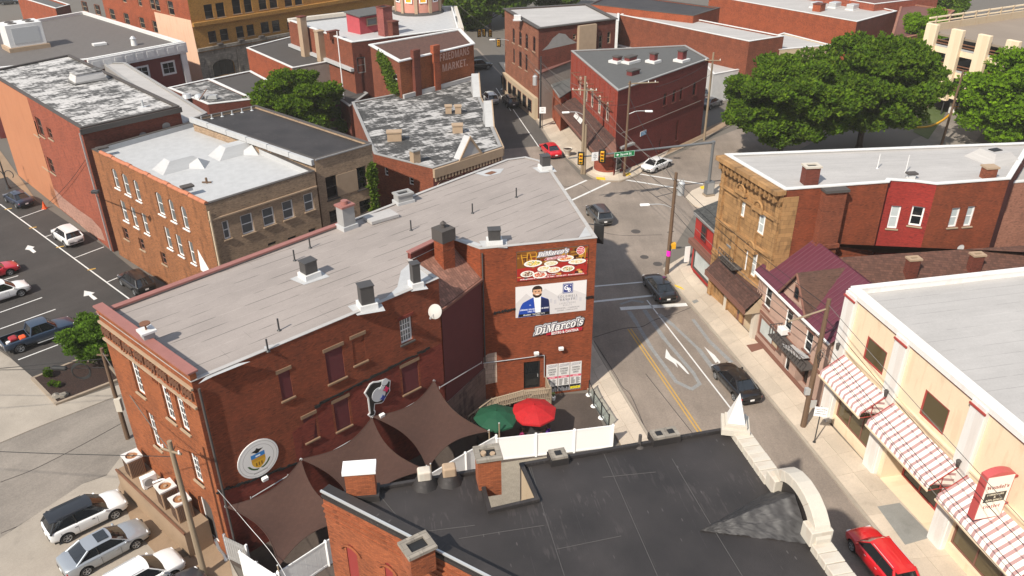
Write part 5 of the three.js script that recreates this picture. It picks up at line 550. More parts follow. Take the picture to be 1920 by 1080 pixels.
// pink house with purple metal roof
{ const a = [19.75, -57.2], b = [21.85, -46.95], H = thing('house', 'pink sided house with purple metal roof between the stone block and the cream store', 'house', a[0], 0, a[1]), F = frame([0, 0], [b[0] - a[0], b[1] - a[1]]), L = F.L, D = 7, ev = 6.1, rg = 8.9;
  const win = [[1.1, 3.6, .95, 1.7], [4.4, 3.5, .95, 1.7], [7.3, 3.4, .95, 1.7]].map(([u, v, w, h]) => ({ u, v, w, h, fw: .1, d: .12, frame: M.whitePlain, pane: M.glass, sill: M.brownTrim, lintel: M.brownTrim }));
  mesh('wall', wallGeo(F, ev, win, 2.9), M.pinkSiding, H); for (const w of win) windowPart(H, F, w);
  const low = [{ u: .8, v: .8, w: 3, h: 1.8, type: 'fixed', fw: .25, frame: M.brownTrim, pane: M.curtain, d: .1, name: 'shop_window' }, { u: 5.1, v: .15, w: .9, h: 2.2, type: 'door', name: 'door', frame: M.whitePlain, d: .3 }, { u: 6.9, v: .1, w: 1.6, h: 2.4, type: 'fixed', frame: M.brownTrim, pane: M.glass, d: .8, name: 'doorway' }];
  mesh('wall', wallGeo(F, 2.9, low, 0), mat([.46, .31, .25], { map: noiseT }), H); for (const w of low) windowPart(H, F, w); mesh('base_course', F.P(bx(L, .5, .06, L / 2, .25, .02)), M.brownTrim, H); mesh('trim_board', F.P(bx(L, .2, .1, L / 2, 2.9, .05)), M.brownTrim, H);
  for (const [u, s] of [[0, 1], [L, -1]]) { const g = new THREE.ShapeGeometry(polyShape([[0, 0], [D, 0], [D, ev], [D / 2, rg], [0, ev]])).rotateY(Math.PI / 2); mesh('side_wall', F.P(g, u, 0, 0), M.pinkSiding, H); }
  const slope = (w0, v0, w1, v1, m, n) => { const g = new THREE.BufferGeometry(), q = [[-.3, v0, w0], [L + .3, v0, w0], [L + .3, v1, w1], [-.3, v1, w1]]; const th = V(0, .07, 0); g.setAttribute('position', new THREE.Float32BufferAttribute([0, 1, 2, 0, 2, 3].flatMap(i => q[i]), 3)); g.setAttribute('uv', new THREE.Float32BufferAttribute([0, 1, 2, 0, 2, 3].flatMap(i => [q[i][0], q[i][2]]), 2)); g.computeVertexNormals(); const r = mesh('roof', F.P(g), m, H); for (let k = 0; k <= 26; k++) { const u = -.3 + (L + .6) * k / 26; mesh('roof_seam', F.P(bar([u, v0 + .02, w0], [u, v1 + .02, w1], .035, 4)), m, r); } };
  slope(.4, ev - .1, -D / 2, rg, M.roofPurple); slope(-D - .4, ev - .1, -D / 2, rg, M.roofPurple);
  mesh('gutter', F.P(bx(L + .5, .14, .16, L / 2, ev - .18, .46)), M.whitePlain, H);
  // cross gable with brown shingled slopes
  const gu = 5.6, gw = 1.75, gh = 2.3, gy = ev + .3; mesh('cross_gable_wall', F.P(plateG([[-gw, -.4], [gw, -.4], [gw, 0], [0, gh], [-gw, 0]], .06), gu, gy, .1), M.pinkSiding, H); const ga = mesh('gable_window', F.P(bx(.75, 1.1, .06, gu, gy + .7, .18)), M.brownTrim, H); mesh('pane', F.P(bx(.5, .85, .03, gu, gy + .7, .22)), M.glass, ga);
  for (const s of [-1, 1]) { const g = new THREE.BufferGeometry(), q = [[gu, gy + gh + .1, .5], [gu + s * (gw + .25), gy - .25, .5], [gu + s * (gw + .25), gy - .25, -1.4], [gu, gy + gh + .1, -D / 2]]; g.setAttribute('position', new THREE.Float32BufferAttribute([0, 1, 2, 0, 2, 3].flatMap(i => q[i]), 3)); g.setAttribute('uv', new THREE.Float32BufferAttribute([0, 1, 2, 0, 2, 3].flatMap(i => [q[i][2], q[i][1] * 1.2]), 2)); g.computeVertexNormals(); mesh('cross_gable_roof', F.P(g), s > 0 ? mat([.155, .085, .065], { map: bT3 }) : M.roofPurple, H); }
  for (const s of [-1, 1]) mesh('bargeboard', F.P(bar([gu, gy + gh, .48], [gu + s * (gw + .2), gy - .25, .48], .1, 4)), M.brownTrim, H); mesh('valley_flashing', F.P(bar([gu + gw + .3, gy - .1, -1.2], [gu + .3, gy + gh + .05, -D / 2], .09, 4)), M.whitePlain, H);
  for (const u of [.1, .35, .6]) mesh('downspout', F.P(cyl(.035, .035, 5.4, u, .5, .1, 6)), M.pinkSiding, H); mesh('window_air_conditioner', F.P(rbx(.7, .5, .6, 4.85, 3.5, .3)), M.whitePlain, H);
  const fe = thing('fire_escape', 'black iron fire escape across the pink house front', 'fire escape', a[0], 0, a[1]); mesh('platform', F.P(bx(5, .08, 1.1, 7, 3.05, .75)), M.copDark, fe); const bal = []; for (let k = 0; k < 14; k++) bal.push(F.P(bx(.035, .9, .035, 4.6 + k * .38, 3.5, 1.28))); bal.push(F.P(bx(5, .05, .05, 7, 3.95, 1.28)), F.P(bx(.05, .05, 1.1, 4.55, 3.95, .75))); for (let k = 0; k < 5; k++) bal.push(F.P(bx(.03, .9, .03, 4.55, 3.5, .3 + k * .22))); mesh('railing', bal, M.copDark, fe); mesh('stair', [...[0, 1, 2, 3, 4, 5, 6].map(k => F.P(bx(.3, .05, .8, 6.6 + k * .32, 3.2 + k * .05, .7))), F.P(bar([6.3, 3.3, 1.1], [9, 4.1, 1.1], .05, 4))], M.galv, fe); const hs = thing('hanging_sign', 'small brown framed sign hung under the fire escape', 'sign', a[0], 0, a[1]); mesh('frame', F.P(ringG(outline(4.5, 2.1, .9, .7), outline(4.58, 2.18, .74, .54), .08), 0, 0, .8), M.brownTrim, hs); mesh('panel', F.P(bx(.74, .54, .03, 4.95, 2.45, .84)), M.tanWall, hs); }
// long brown roof behind the purple one
{ const o = thing('house', 'long house under a brown shingle roof behind the pink house', 'house', 25, 0, -54); const q = [[0, 5.6, 3.4], [18, 5.6, 1], [19, 8.6, -2.8], [-.6, 8.6, -.4]], g = new THREE.BufferGeometry(); g.setAttribute('position', new THREE.Float32BufferAttribute([0, 1, 2, 0, 2, 3].flatMap(i => q[i]), 3)); g.setAttribute('uv', new THREE.Float32BufferAttribute([0, 1, 2, 0, 2, 3].flatMap(i => [q[i][0], q[i][2] * 1.3]), 2)); g.computeVertexNormals(); mesh('roof', g, M.roofBrown, o); const g2 = g.clone().scale(1, 1, -1).translate(0, 0, -3.2); mesh('rear_roof', g2, M.roofBrown, o); mesh('wall', bx(18, 5.5, .2, 9, 2.75, 2, .13), M.pinkSiding, o);
  for (const [x, z, l] of [[4.6, .4, 'double flue brick chimney, left on the brown roof'], [9.6, -.2, 'double flue brick chimney, right on the brown roof']]) chimney('chimney', l, 25 + x, 7.3, -54 + z, .85, .55, 1.5, .13, M.brickDark, M.copTan, true, 'chimneys on the brown roof'); for (const [x, z, y, l] of [[3.2, 2.0, 6.4, 'left of three dark roof vents on the brown roof'], [6.1, 1.5, 6.5, 'middle of three dark roof vents on the brown roof'], [10.6, .9, 6.5, 'right of three dark roof vents on the brown roof']]) { const v = thing('roof_vent', l, 'vent', 25 + x, y, -54 + z, .1, 'vents on the brown roof'); mesh('hood', bx(.45, .22, .4, 0, .15, 0), M.copDark, v); mesh('base', bx(.7, .05, .6, 0, .02, 0).rotateX(.65), M.copDark, v); } }
// ---------- cream store ----------
{ const a = [22.15, -46.6], b = [27.6, -19.7], S = building('store_building', 'cream store with white pilasters and striped awnings', { pts: [a, b, [52, -24], [46, -51.3]], h: 10.3, wall: M.cream, roof: M.roofLight, rot: -.2, par: .35, t: .35, coping: M.pilaster, ch: .12, parapet: M.pilaster, skip: [0] }); const F = S.F[0];
  const pil = [0.47, 5.88, 12.47]; pil[3] = pil[2] + (pil[2] - pil[1]); pil[4] = pil[3] + (pil[2] - pil[1]); pil[0] = .45;
  const win = [[2.55,6.5,2.1,1.72], [8.36,6.37,2.12,1.77]].map(([u, v, w, h]) => ({ u, v, w, h, type: 'fixed', fw: .12, d: .12, frame: M.redTrim, pane: M.glassTan }));
  const fronts = []; const B = [[pil[0], pil[1]], [pil[1], pil[2]], [pil[2], pil[3]], [pil[3], pil[4]]]; B.forEach(([p, q], i) => { if (i !== 1) fronts.push({ u: p + .6, v: .75, w: q - p - 1.2, h: 3.3, type: 'fixed', cols: 3, mw: .1, fw: .12, d: .25, frame: M.brownTrim, pane: M.glassTan, name: 'shop_window' }); else fronts.push({ u: p + .9, v: .02, w: q - p - 1.6, h: 4.0, type: 'fixed', cols: 3, mw: .12, fw: .14, d: 1.6, frame: M.redTrim, pane: M.glass, name: 'entrance_door' }); });
  mesh('wall', wallGeo(F, 10.3, [...win, ...fronts]), M.cream, S); for (const w of [...win, ...fronts]) windowPart(S, F, w);
  for (const p of pil) { mesh('pilaster', F.P(rbx(1.1, 10.1, .3, p, 5.05, .15, .02)), M.pilaster, S); const l = thing('wall_lantern', ['black wall lantern on the corner pilaster', 'black wall lantern on the second pilaster', 'black wall lantern on the third pilaster', 'black wall lantern on the fourth pilaster', 'black wall lantern on the last pilaster'][pil.indexOf(p)], 'lantern', ...S.localToWorld(V(...F.pt(p, 6.1, .42))).toArray(), 0, 'lanterns on the cream store'); mesh('housing', new THREE.CylinderGeometry(.13, .09, .4, 6), M.copDark, l); mesh('cap', new THREE.ConeGeometry(.16, .14, 6).translate(0, .27, 0), M.copDark, l); mesh('bracket', bx(.06, .06, .2, 0, .1, 0), M.copDark, l); }
  for (let k = 0; k < 4; k++) { mesh('red_trim', F.P(bx(pil[k + 1] - pil[k] - 1.12, .14, .08, (pil[k] + pil[k + 1]) / 2, 9.85, .04)), M.redTrim, S); mesh('ledge', F.P(bx(pil[k + 1] - pil[k] - 1.12, .14, .16, (pil[k] + pil[k + 1]) / 2, 6.05, .08)), M.cream, S); } for (const p of pil) mesh('red_trim', F.P(bx(1.2, .12, .08, p, 9.8, .34)), M.redTrim, S); mesh('white_cap', F.P(bx(F.L, .35, .25, F.L / 2, 10.13, .1)), M.pilaster, S);
  for (const p of pil) mesh('pier', F.P(bx(1.0, 4.4, .6, p, 2.2, .1)), M.pilaster, S);
  B.forEach(([p, q], i) => { // striped awnings
    const w = q - p - .7, o = thing('awning', ['striped red and white awning nearest the pink house', 'striped red and white awning over the store entrance', 'striped red and white awning under the blade sign', 'striped red and white awning at the picture corner'][i], 'awning', ...S.localToWorld(V(...F.pt((p + q) / 2 + .35, 5.85, .3))).toArray(), Math.atan2(-F.m.elements[2], F.m.elements[0]), 'striped awnings on the cream store');
    const n = 24, pos = [], uv = [], idx = []; const prof = [[0, 0], [-.55, .78], [-1.0, 1.5], [-1.4, 1.58]]; for (let j = 0; j < 4; j++) for (let k = 0; k <= n; k++) { pos.push(-w / 2 + w * k / n, prof[j][0] + (j === 1 ? .03 * Math.sin(k * 2.1) : 0), prof[j][1]); uv.push(w * k / n, j); } for (let j = 0; j < 3; j++) for (let k = 0; k < n; k++) { const c = j * (n + 1) + k; idx.push(c, c + n + 1, c + 1, c + 1, c + n + 1, c + n + 2); }
    const g = new THREE.BufferGeometry(); g.setAttribute('position', new THREE.Float32BufferAttribute(pos, 3)); g.setAttribute('uv', new THREE.Float32BufferAttribute(uv, 2)); g.setIndex(idx); g.computeVertexNormals(); mesh('canvas', g, M.stripe, o); mesh('hem', bx(w + .06, .12, .06, 0, -1.4, 1.58), M.cream, o);
    for (const s of [-1, 1]) mesh('awning_frame', [bar([s * w / 2, 0, 0], [s * w / 2, -1.05, 1.5], .035), bar([s * w / 2, -1.4, 0], [s * w / 2, -1.4, 1.58], .03), bar([s * w / 2, -1.4, .8], [s * w / 2, -.6, .8], .03)], M.redTrim, o); for (const s of [-1, 1]) mesh('end_flap', (() => { const t = new THREE.BufferGeometry().setFromPoints([V(s * w / 2 * .996, -.05, .02), V(s * w / 2 * .996, -1.0, 1.45), V(s * w / 2 * .996, -1.38, .02)]); t.setAttribute('uv', new THREE.Float32BufferAttribute([0, 0, 1.5, 0, 1.5, 1], 2)); t.computeVertexNormals(); return t; })(), M.stripe, o); });
  // blade sign
  const sc = printed(256, 512, (x, w, h) => { x.fillStyle = '#ece6da'; x.fillRect(0, 0, w, h); x.textAlign = 'center'; x.fillStyle = '#a02a2a'; x.strokeStyle = '#5a1414'; x.lineWidth = 2; x.font = 'bold 54px serif'; x.fillText("Wandel's", 128, 150, 220); x.strokeText("Wandel's", 128, 150, 220); x.fillStyle = '#2e2a26'; x.fillRect(24, 196, 208, 116); x.fillStyle = '#e6dfc8'; x.font = 'bold 30px sans-serif'; x.fillText('FURNITURE', 128, 232, 190); x.fillText('&', 128, 264); x.fillText('APPLIANCE', 128, 300, 190); x.fillStyle = '#a02a2a'; x.font = 'bold 54px serif'; x.fillText('Outlet', 128, 388, 180); });
  const u = 15.71, c = S.localToWorld(V(...F.pt(u, 7.1, 1.25))), o = thing('blade_sign', 'cream and red projecting furniture sign on the cream store', 'sign', c.x, c.y, c.z, Math.atan2(-F.m.elements[2], F.m.elements[0])); const sh = new THREE.Shape(); sh.moveTo(-.8, -1.5); sh.lineTo(.8, -1.5); sh.lineTo(.8, 1.3); sh.quadraticCurveTo(0, 1.75, -.8, 1.3); sh.lineTo(-.8, -1.5);
  mesh('cabinet', new THREE.ExtrudeGeometry(sh, { depth: .45, bevelEnabled: false }).rotateY(Math.PI / 2).translate(-.225, 0, 0), mat([.50, .09, .085], { roughness: .45 }), o); for (const s of [-1, 1]) mesh('sign_face', new THREE.PlaneGeometry(1.5, 2.75).rotateY(s * Math.PI / 2).translate(s * .232, -.08, 0), sc, o); mesh('bracket', [bx(.1, .1, .5, 0, .9, -.95), bx(.1, .1, .5, 0, -.9, -.95)], M.redTrim, o); }
// ---------- near building with the black rubber roof ----------
{ const pts = [[-8.22,-26.51],[7.33,-16.45],[13.42,-16.51],[10.46,-30.97],[0.3,-28.47],[0.95,-26.25],[-0.97,-25.64],[-1.5,-28.13]], B = building('brick_building', 'near brick building with black rubber roof and stone street cornice', { pts, h: 11.3, wall: M.brickNear, walls: { 5: M.brickDark, 6: M.tanWall, 4: M.tanWall, 3: M.brickNear, 7: M.brickNear }, roof: M.roofBlack, rot: -.18, par: .1, t: .12, coping: M.roofBlack, ch: .12, over: .03, parapet: M.roofBlack,
    ops: { 0: ops([[1.01,6.96,0.61,2.23], [3.22,7.28,0.45,2.05]], { arch: .35, type: 'board', pane: mat([.25, .03, .025]), hood: null, d: .12, sill: M.copStone }) } });
  const F = B.F[0]; mesh('parapet_edge', F.P(bx(F.L, .5, .45, F.L / 2, 11.45, -.22)), M.roofBlack, B); mesh('metal_drip', F.P(bx(F.L, .09, .09, F.L / 2, 11.7, .05)), M.galv, B); for (const [v, d] of [[10.9, .12], [10.55, .08], [10.2, .05]]) mesh('string_course', F.P(bx(F.L, .1, d, F.L / 2, v, d / 2)), M.brickNear, B); for (const w of [[1.01,6.96,0.61,2.23], [3.22,7.28,0.45,2.05]]) mesh('arch_hood', F.P(new THREE.TorusGeometry(w[2] / 2 + .3, .07, 4, 14, 2.2).rotateZ(.47), w[0] + w[2] / 2, w[1] + w[3] - .7, .04), M.brickNear, B);
  // stone cornice along the street, block by block
  const S = frame(B.pts[2], B.pts[3]), n = 27, at = u => u / S.L; const gap0 = 7.33, gap1 = 10.56;
  for (let k = 0; k < n; k++) { const u0 = S.L * k / n, u1 = S.L * (k + 1) / n; if (u1 > gap0 - .1 && u0 < gap1 + .1) continue; mesh('cornice_stone', S.P(rbx(u1 - u0 - .025, .4, .85, (u0 + u1) / 2, 11.35 + rr(-.015, .015), .18, .04)), M.copStone, B); mesh('cornice_moulding', S.P(bx(u1 - u0 - .02, .22, .5, (u0 + u1) / 2, 11.02, .2)), M.copStone, B); }
  // curved pediment: voussoirs round an arc, two end blocks, ogee foot
  const uc = (gap0 + gap1) / 2, hw = (gap1 - gap0) / 2, R = hw * .86, m = 9; for (let k = 0; k < m; k++) { const a0 = Math.PI * (k + .03) / m, a1 = Math.PI * (k + .97) / m, q = [], up = .78; for (const [a, r] of [[a0, R], [(a0 + a1) / 2, R], [a1, R], [a1, R + .55], [(a0 + a1) / 2, R + .57], [a0, R + .55]]) q.push([uc + Math.cos(a) * r, 11.5 + Math.sin(a) * r * up]); mesh('pediment_stone', S.P(new THREE.ExtrudeGeometry(polyShape(q), { depth: .62, bevelEnabled: true, bevelSize: .02, bevelThickness: .02, bevelSegments: 1 }), 0, 0, -.1), M.copStone, B); }
  for (const u of [gap0 + .1, gap1 - .1]) mesh('end_block', S.P(rbx(.75, .75, .95, u, 11.75, .15, .05)), M.copStone, B); mesh('pediment_infill', S.P(plateG(outline(uc - R, 11.3, R * 2, R * .78 + .2, R * .78), .15), 0, 0, .05), M.roofBlack, B);
  { // rubber cricket behind the pediment
    const g = new THREE.PlaneGeometry(1, 1, 40, 40), P = g.attributes.position, uv = g.attributes.uv; for (let i = 0; i < P.count; i++) { const s = P.getX(i) + .5, t = P.getY(i) + .5, w = -.1 - 4.0 * t, half = (R + .2) * (1 - t), u = uc + (s - .5) * 2 * half, top = (R * .78 + .15) * (1 - t) * (1 - Math.abs(s - .5) * 2); P.setXYZ(i, u, 11.24 + top + .08 * (vn(s * 9, t * 14, 64, 64, 5) - .5) + .05 * (hsh(i * 7, 3, 2) - .5) * (t > 0 && t < 1 ? 1 : 0), w); uv.setXY(i, s * 4, t * 4); } g.computeVertexNormals(); mesh('rubber_cricket', S.P(g), mat([.09, .088, .088], { map: rubberT, roughness: .55 }), B); }
  const A3 = B.pts[3], fin = thing('finial', 'white stone pyramid finial at the corner of the black roof', 'finial', B.cx + A3[0] + .1, 11.4, B.cz + A3[1] + .1, -.2); mesh('plinth', [bx(1.3, .3, 1.3, 0, .15, 0), bx(1.0, .22, 1.0, 0, .4, 0)], M.copStone, fin); mesh('pyramid', frust(.001, .58, 1.5).rotateY(.785).translate(0, 1.28, 0), M.pilaster, fin);
  // seams in the rubber
  const lap = (a, b) => { const o = [a[0] - B.cx, a[1] - B.cz], e = [b[0] - B.cx, b[1] - B.cz]; mesh('lap_seam', tube([[o[0], 11.202, o[1]], [(o[0] + e[0]) / 2 + rr(-.05, .05), 11.202, (o[1] + e[1]) / 2], [e[0], 11.202, e[1]]], .014, 12, 4), mat([.085, .08, .078]), B); };
  lap([0.74,-28.72],[1.96,-22.07]);lap([4.14,-29.53],[5.53,-22.04]);lap([7.25,-28.94],[8.79,-22]);lap([1.66,-23.55],[4.36,-24.24]);lap([1.07,-26.32],[0.66,-28.65]);lap([-6.14,-27.16],[-3.73,-23.89]);lap([-4.22,-24.47],[-1.62,-24.89]);lap([-2.24,-24.16],[1.25,-24.86]);lap([3.96,-27.73],[6.38,-28.05]);
  // chimneys and stubs along the back edge
  const ch = [[-3.69,-22.64, 1.05, .75, 1.25, .57, 'brick chimney with square mouth at the left edge of the black roof'], [-6.53,-26.67, 1.35, .7, 1.35, .1, 'brick chimney with white cap at the left rear of the black roof'], [-1.1,-27.44, 1.0, .85, 1.5, .2, 'brick chimney with broken pots beside the roof notch']]; chimney('chimney', ch[0][6], ch[0][0], 11.2, ch[0][1], 1.05, .85, 1.15, .57, M.brickNear, M.stoneGrey); const c1 = chimney('chimney', ch[1][6], ch[1][0], 11.2, ch[1][1], 1.25, .6, 1.5, .1, M.brickNear, M.whitePlain, false); mesh('cap_sheet', bx(1.4, .12, .75, 0, 1.62, 0), M.whitePlain, c1); mesh('flashing', bx(1.5, .3, .85, 0, .15, 0), M.roofBlack, c1); const c2 = chimney('chimney', ch[2][6], ch[2][0], 10.8, ch[2][1], 1.0, .85, 2.0, .2, M.brickNear, M.stoneGrey); mesh('pot', [cyl(.16, .13, .2, -.2, 1.95, 0, 8), cyl(.15, .12, .14, .2, 1.95, .05, 8)], M.copTan, c2);
  for (const [x, z, w, l] of [[2.03,-28.85, .75, 'low grey single flue stub at the back edge of the black roof'], [7.1,-30.26, 1.3, 'low grey double flue stub near the street corner of the black roof']]) { const o = thing('flue_stub', l, 'flue', x, 11.2, z, .25, 'flue stubs on the black roof'); mesh('collar', bx(w + .1, .35, .7, 0, .17, 0), M.roofBlack, o); mesh('cap', bx(w, .12, .65, 0, .4, 0), M.stoneGrey, o); mesh('flue', (w > 1 ? [-.3, .3] : [0]).map(k => bx(.3, .03, .3, k, .47, 0)), M.black, o); }
  for (const [x, z, l, m] of [[-3.89,-27.36, 'small white hooded vent at the rear of the black roof', M.copStone], [-2.82,-27.59, 'small tan stone vent at the rear of the black roof', M.copTan]]) { const o = thing('roof_vent', l, 'vent', x, 11.2, z, .2, 'vents at the rear of the black roof'); mesh('skirt', new THREE.CylinderGeometry(.35, .62, .45, 8).translate(0, .2, 0), M.roofBlack, o); mesh('hood', rbx(.6, .65, .5, 0, .55, 0, .1), m, o); }
  vent('black vent pipe near the street corner of the black roof', 5.88,11.2,-29.78, .7, .08, M.copDark); }
// ---------- yard: fences, sails, umbrellas ----------
function fence(label, pts, h, group) { const o = thing('vinyl_fence', label, 'fence', pts[0][0], 0, pts[0][1], 0, group); pts.forEach((p, i) => { const x = p[0] - pts[0][0], z = p[1] - pts[0][1]; mesh('post', rbx(.14, h + .12, .14, x, h / 2, z, .01), M.vinyl, o); mesh('post_cap', frust(.001, .13, .12).rotateY(.785).translate(x, h + .12, z), M.vinyl, o); if (i) { const q = pts[i - 1], F = frame([q[0] - pts[0][0], q[1] - pts[0][1]], [x, z]); mesh('panel', [F.P(bx(F.L - .14, h - .2, .03, F.L / 2, h / 2 + .02, 0)), ...Array.from({ length: Math.max(2, Math.round(F.L / .3)) }, (_, k) => F.P(bx(.012, h - .3, .036, (k + .5) * F.L / Math.max(2, Math.round(F.L / .3)), h / 2, 0)))], M.vinyl, o); mesh('rail', [F.P(bx(F.L - .14, .12, .06, F.L / 2, h - .02, 0)), F.P(bx(F.L - .14, .14, .06, F.L / 2, .12, 0))], M.vinyl, o); } }); return o; }
fence('white vinyl fence facing the street end of the patio', [-1.15,-41.72, 1.51,-42.27, 4.07,-42.73, 6.66,-43.19].length ? [[-1.08,-41.93], [1.51,-42.33], [4.07,-42.73], [6.66,-43.19]] : [], 1.85, 'white yard fences');
fence('white vinyl fence running back under the shade sails', [[-1.1, -42.2], [-3.05, -40.5], [-5.2, -38.5], [-7.2, -36.5], [-9.2, -34.4], [-10.5, -33.1], [-12.6, -30.95]], 1.85, 'white yard fences');
fence('short white vinyl fence beside the grey gate', [[-12.75, -30.85], [-14.0, -31.7], [-15.1, -32.5]], 1.75, 'white yard fences');
{ const o = thing('gate', 'grey vertical board gate at the corner of the brick wall', 'gate', -16.3, 0, -33.6, -.5); for (let k = 0; k < 8; k++) mesh('board', bx(.17, 1.75, .03, .15 + k * .19, .95, 0), M.copGrey, o); mesh('brace', [bx(1.55, .1, .05, .8, 1.6, .03), bx(1.55, .1, .05, .8, .3, .03)], M.copGrey, o); mesh('post', [bx(.12, 2, .12, 0, 1, 0), bx(.12, 2, .12, 1.68, 1, 0)], M.vinyl, o); }
function sail(label, c) { const g = new THREE.PlaneGeometry(1, 1, 20, 20), P = g.attributes.position, uv = g.attributes.uv, o = thing('shade_sail', label, 'shade sail', 0, 0, 0, 0, 'brown shade sails'), A = c.map(p => V(...p)); for (let i = 0; i < P.count; i++) { let s = P.getX(i) + .5, t = P.getY(i) + .5; const s2 = .5 + (s - .5) * (1 - .26 * Math.sin(Math.PI * t)), t2 = .5 + (t - .5) * (1 - .26 * Math.sin(Math.PI * s)); const p = A[0].clone().multiplyScalar((1 - s2) * (1 - t2)).addScaledVector(A[1], s2 * (1 - t2)).addScaledVector(A[2], s2 * t2).addScaledVector(A[3], (1 - s2) * t2); p.y -= .35 * Math.sin(Math.PI * s) * Math.sin(Math.PI * t); P.setXYZ(i, p.x, p.y, p.z); uv.setXY(i, s * 6, t * 6); } g.computeVertexNormals(); mesh('canvas', g, M.sail, o); const e = []; const N = 20, id = (i, j) => { const k = j * 21 + i; return [P.getX(k), P.getY(k), P.getZ(k)]; }; e.push(tube(Array.from({ length: 6 }, (_, k) => id(k * 4, 0)), .025, 16, 5), tube(Array.from({ length: 6 }, (_, k) => id(k * 4, 20)), .025, 16, 5), tube(Array.from({ length: 6 }, (_, k) => id(0, k * 4)), .025, 16, 5), tube(Array.from({ length: 6 }, (_, k) => id(20, k * 4)), .025, 16, 5)); mesh('hem', e, M.sail, o); mesh('corner_ring', A.map(a => new THREE.TorusGeometry(.07, .02, 5, 10).translate(a.x, a.y, a.z)), M.galv, o); return o; }
sail('brown shade sail nearest the green umbrella', [[-8.65,5.06,-40.21], [-5.1,5.35,-43.54], [-1.6, 2.5, -41.9], [-5.25, 2.4, -38.5]]);
sail('brown shade sail in the middle below the letter emblem', [[-12.3,4.66,-36.78], [-8.68,5,-40.18], [-5.3, 2.35, -38.4], [-9.0, 2.3, -34.6]]);
sail('brown shade sail nearest the grey gate', [[-15.78,4.14,-33.52], [-12.32,4.63,-36.76], [-9.1, 2.3, -34.4], [-12.5, 2.3, -31.0]]);
for (const [x, z, h, l] of [[-1.55, -41.9, 2.6, 'slim post at the street end of the shade sails'], [-5.3, -38.5, 2.6, 'slim post between two shade sails at the fence'], [-5.0, -38.1, 3.1, 'second slim post beside it at the fence'], [-12.55, -30.95, 2.4, 'slim post at the gate end of the shade sails'], [-.9, -42.1, 3.0, 'brown post against the white fence']]) { const o = thing('sail_post', l, 'post', x, 0, z, 0, 'posts of the shade sails'); mesh('shaft', cyl(.05, .045, h, 0, 0, 0, 8), M.woodPale, o); mesh('cap', cyl(.06, .03, .05, 0, h, 0, 8), M.galv, o); }
for (const pts of [[[-15.91,5.54,-33.33], [-14.8, 3.4, -33.2], [-12.5, 2.7, -30.9], [-9, 3, -25]]]) solo('light_string', 'string of small white lamps from the brick wall over the yard', 'string light', tube(pts, .014, 40, 5), M.whitePlain);
{ const pr = (l, a, b) => { const o = thing('wall_pipe', l, 'pipe', 0, 0, 0, 0, 'white pipes above the shade sails'); mesh('pipe', bar(a, b, .035), M.galv, o); mesh('clip', [bar([a[0], a[1] - .1, a[2]], [a[0], a[1] + .1, a[2]], .03), bar([b[0], b[1] - .1, b[2]], [b[0], b[1] + .1, b[2]], .03)], M.galv, o); }; pr('white pipe on the brick wall above the near sail', [-14.72,3.84,-34.48], [-12.99,4.02,-36.1]); pr('white pipe on the brick wall above the middle sail', [-11.12,4.09,-37.86], [-9.34,4.17,-39.53]); pr('white pipe on the brick wall above the far sail', [-7.51,4.42,-41.25], [-5.58,4.52,-43.05]); pr('white pipe along the stone footing beside the sail', [-4.75,5,-43.25], [-2.17,4.03,-47.56]); }
function umbrella(label, x, z, r, h, m, rot) { const o = thing('parasol', label, 'parasol', x, 0, z, rot, 'patio parasols'); const pos = [], uv = [], idx = []; const ring = [[.02, h + .55], [r * .5, h + .36], [r, h], [r * 1.0, h - .13]]; for (let k = 0; k < 8; k++) { const a = k / 8 * 6.2832, b = (k + 1) / 8 * 6.2832; for (let j = 0; j < 3; j++) { const c = pos.length / 3, dip = j === 2 ? 0 : 0; for (const [t, q] of [[a, j], [b, j], [b, j + 1], [a, j + 1]]) { pos.push(Math.cos(t) * ring[q][0], ring[q][1], Math.sin(t) * ring[q][0]); uv.push(t, q); } idx.push(c, c + 1, c + 2, c, c + 2, c + 3); } } const g = new THREE.BufferGeometry(); g.setAttribute('position', new THREE.Float32BufferAttribute(pos, 3)); g.setAttribute('uv', new THREE.Float32BufferAttribute(uv, 2)); g.setIndex(idx); g.computeVertexNormals(); mesh('canopy', g, m, o); for (let k = 0; k < 8; k++) { const a = k / 8 * 6.2832; mesh('rib', bar([0, h + .5, 0], [Math.cos(a) * r, h - .02, Math.sin(a) * r], .015, 4), M.metalDark, o); } mesh('pole', cyl(.03, .03, h + .6), M.metalDark, o); mesh('finial', new THREE.SphereGeometry(.06, 8, 6).translate(0, h + .6, 0), m, o); mesh('base', cyl(.35, .3, .12, 0, 0, 0, 16), M.metalDark, o); }
const uR = [1.41,-44.16], uG = [-1.13,-43.62];
umbrella('bright red parasol on the restaurant patio', uR[0], uR[1], 1.55, 2.35, M.umbRed, .25); umbrella('dark green parasol beside the shade sail', uG[0], uG[1], 1.5, 2.3, M.umbGreen, .05);
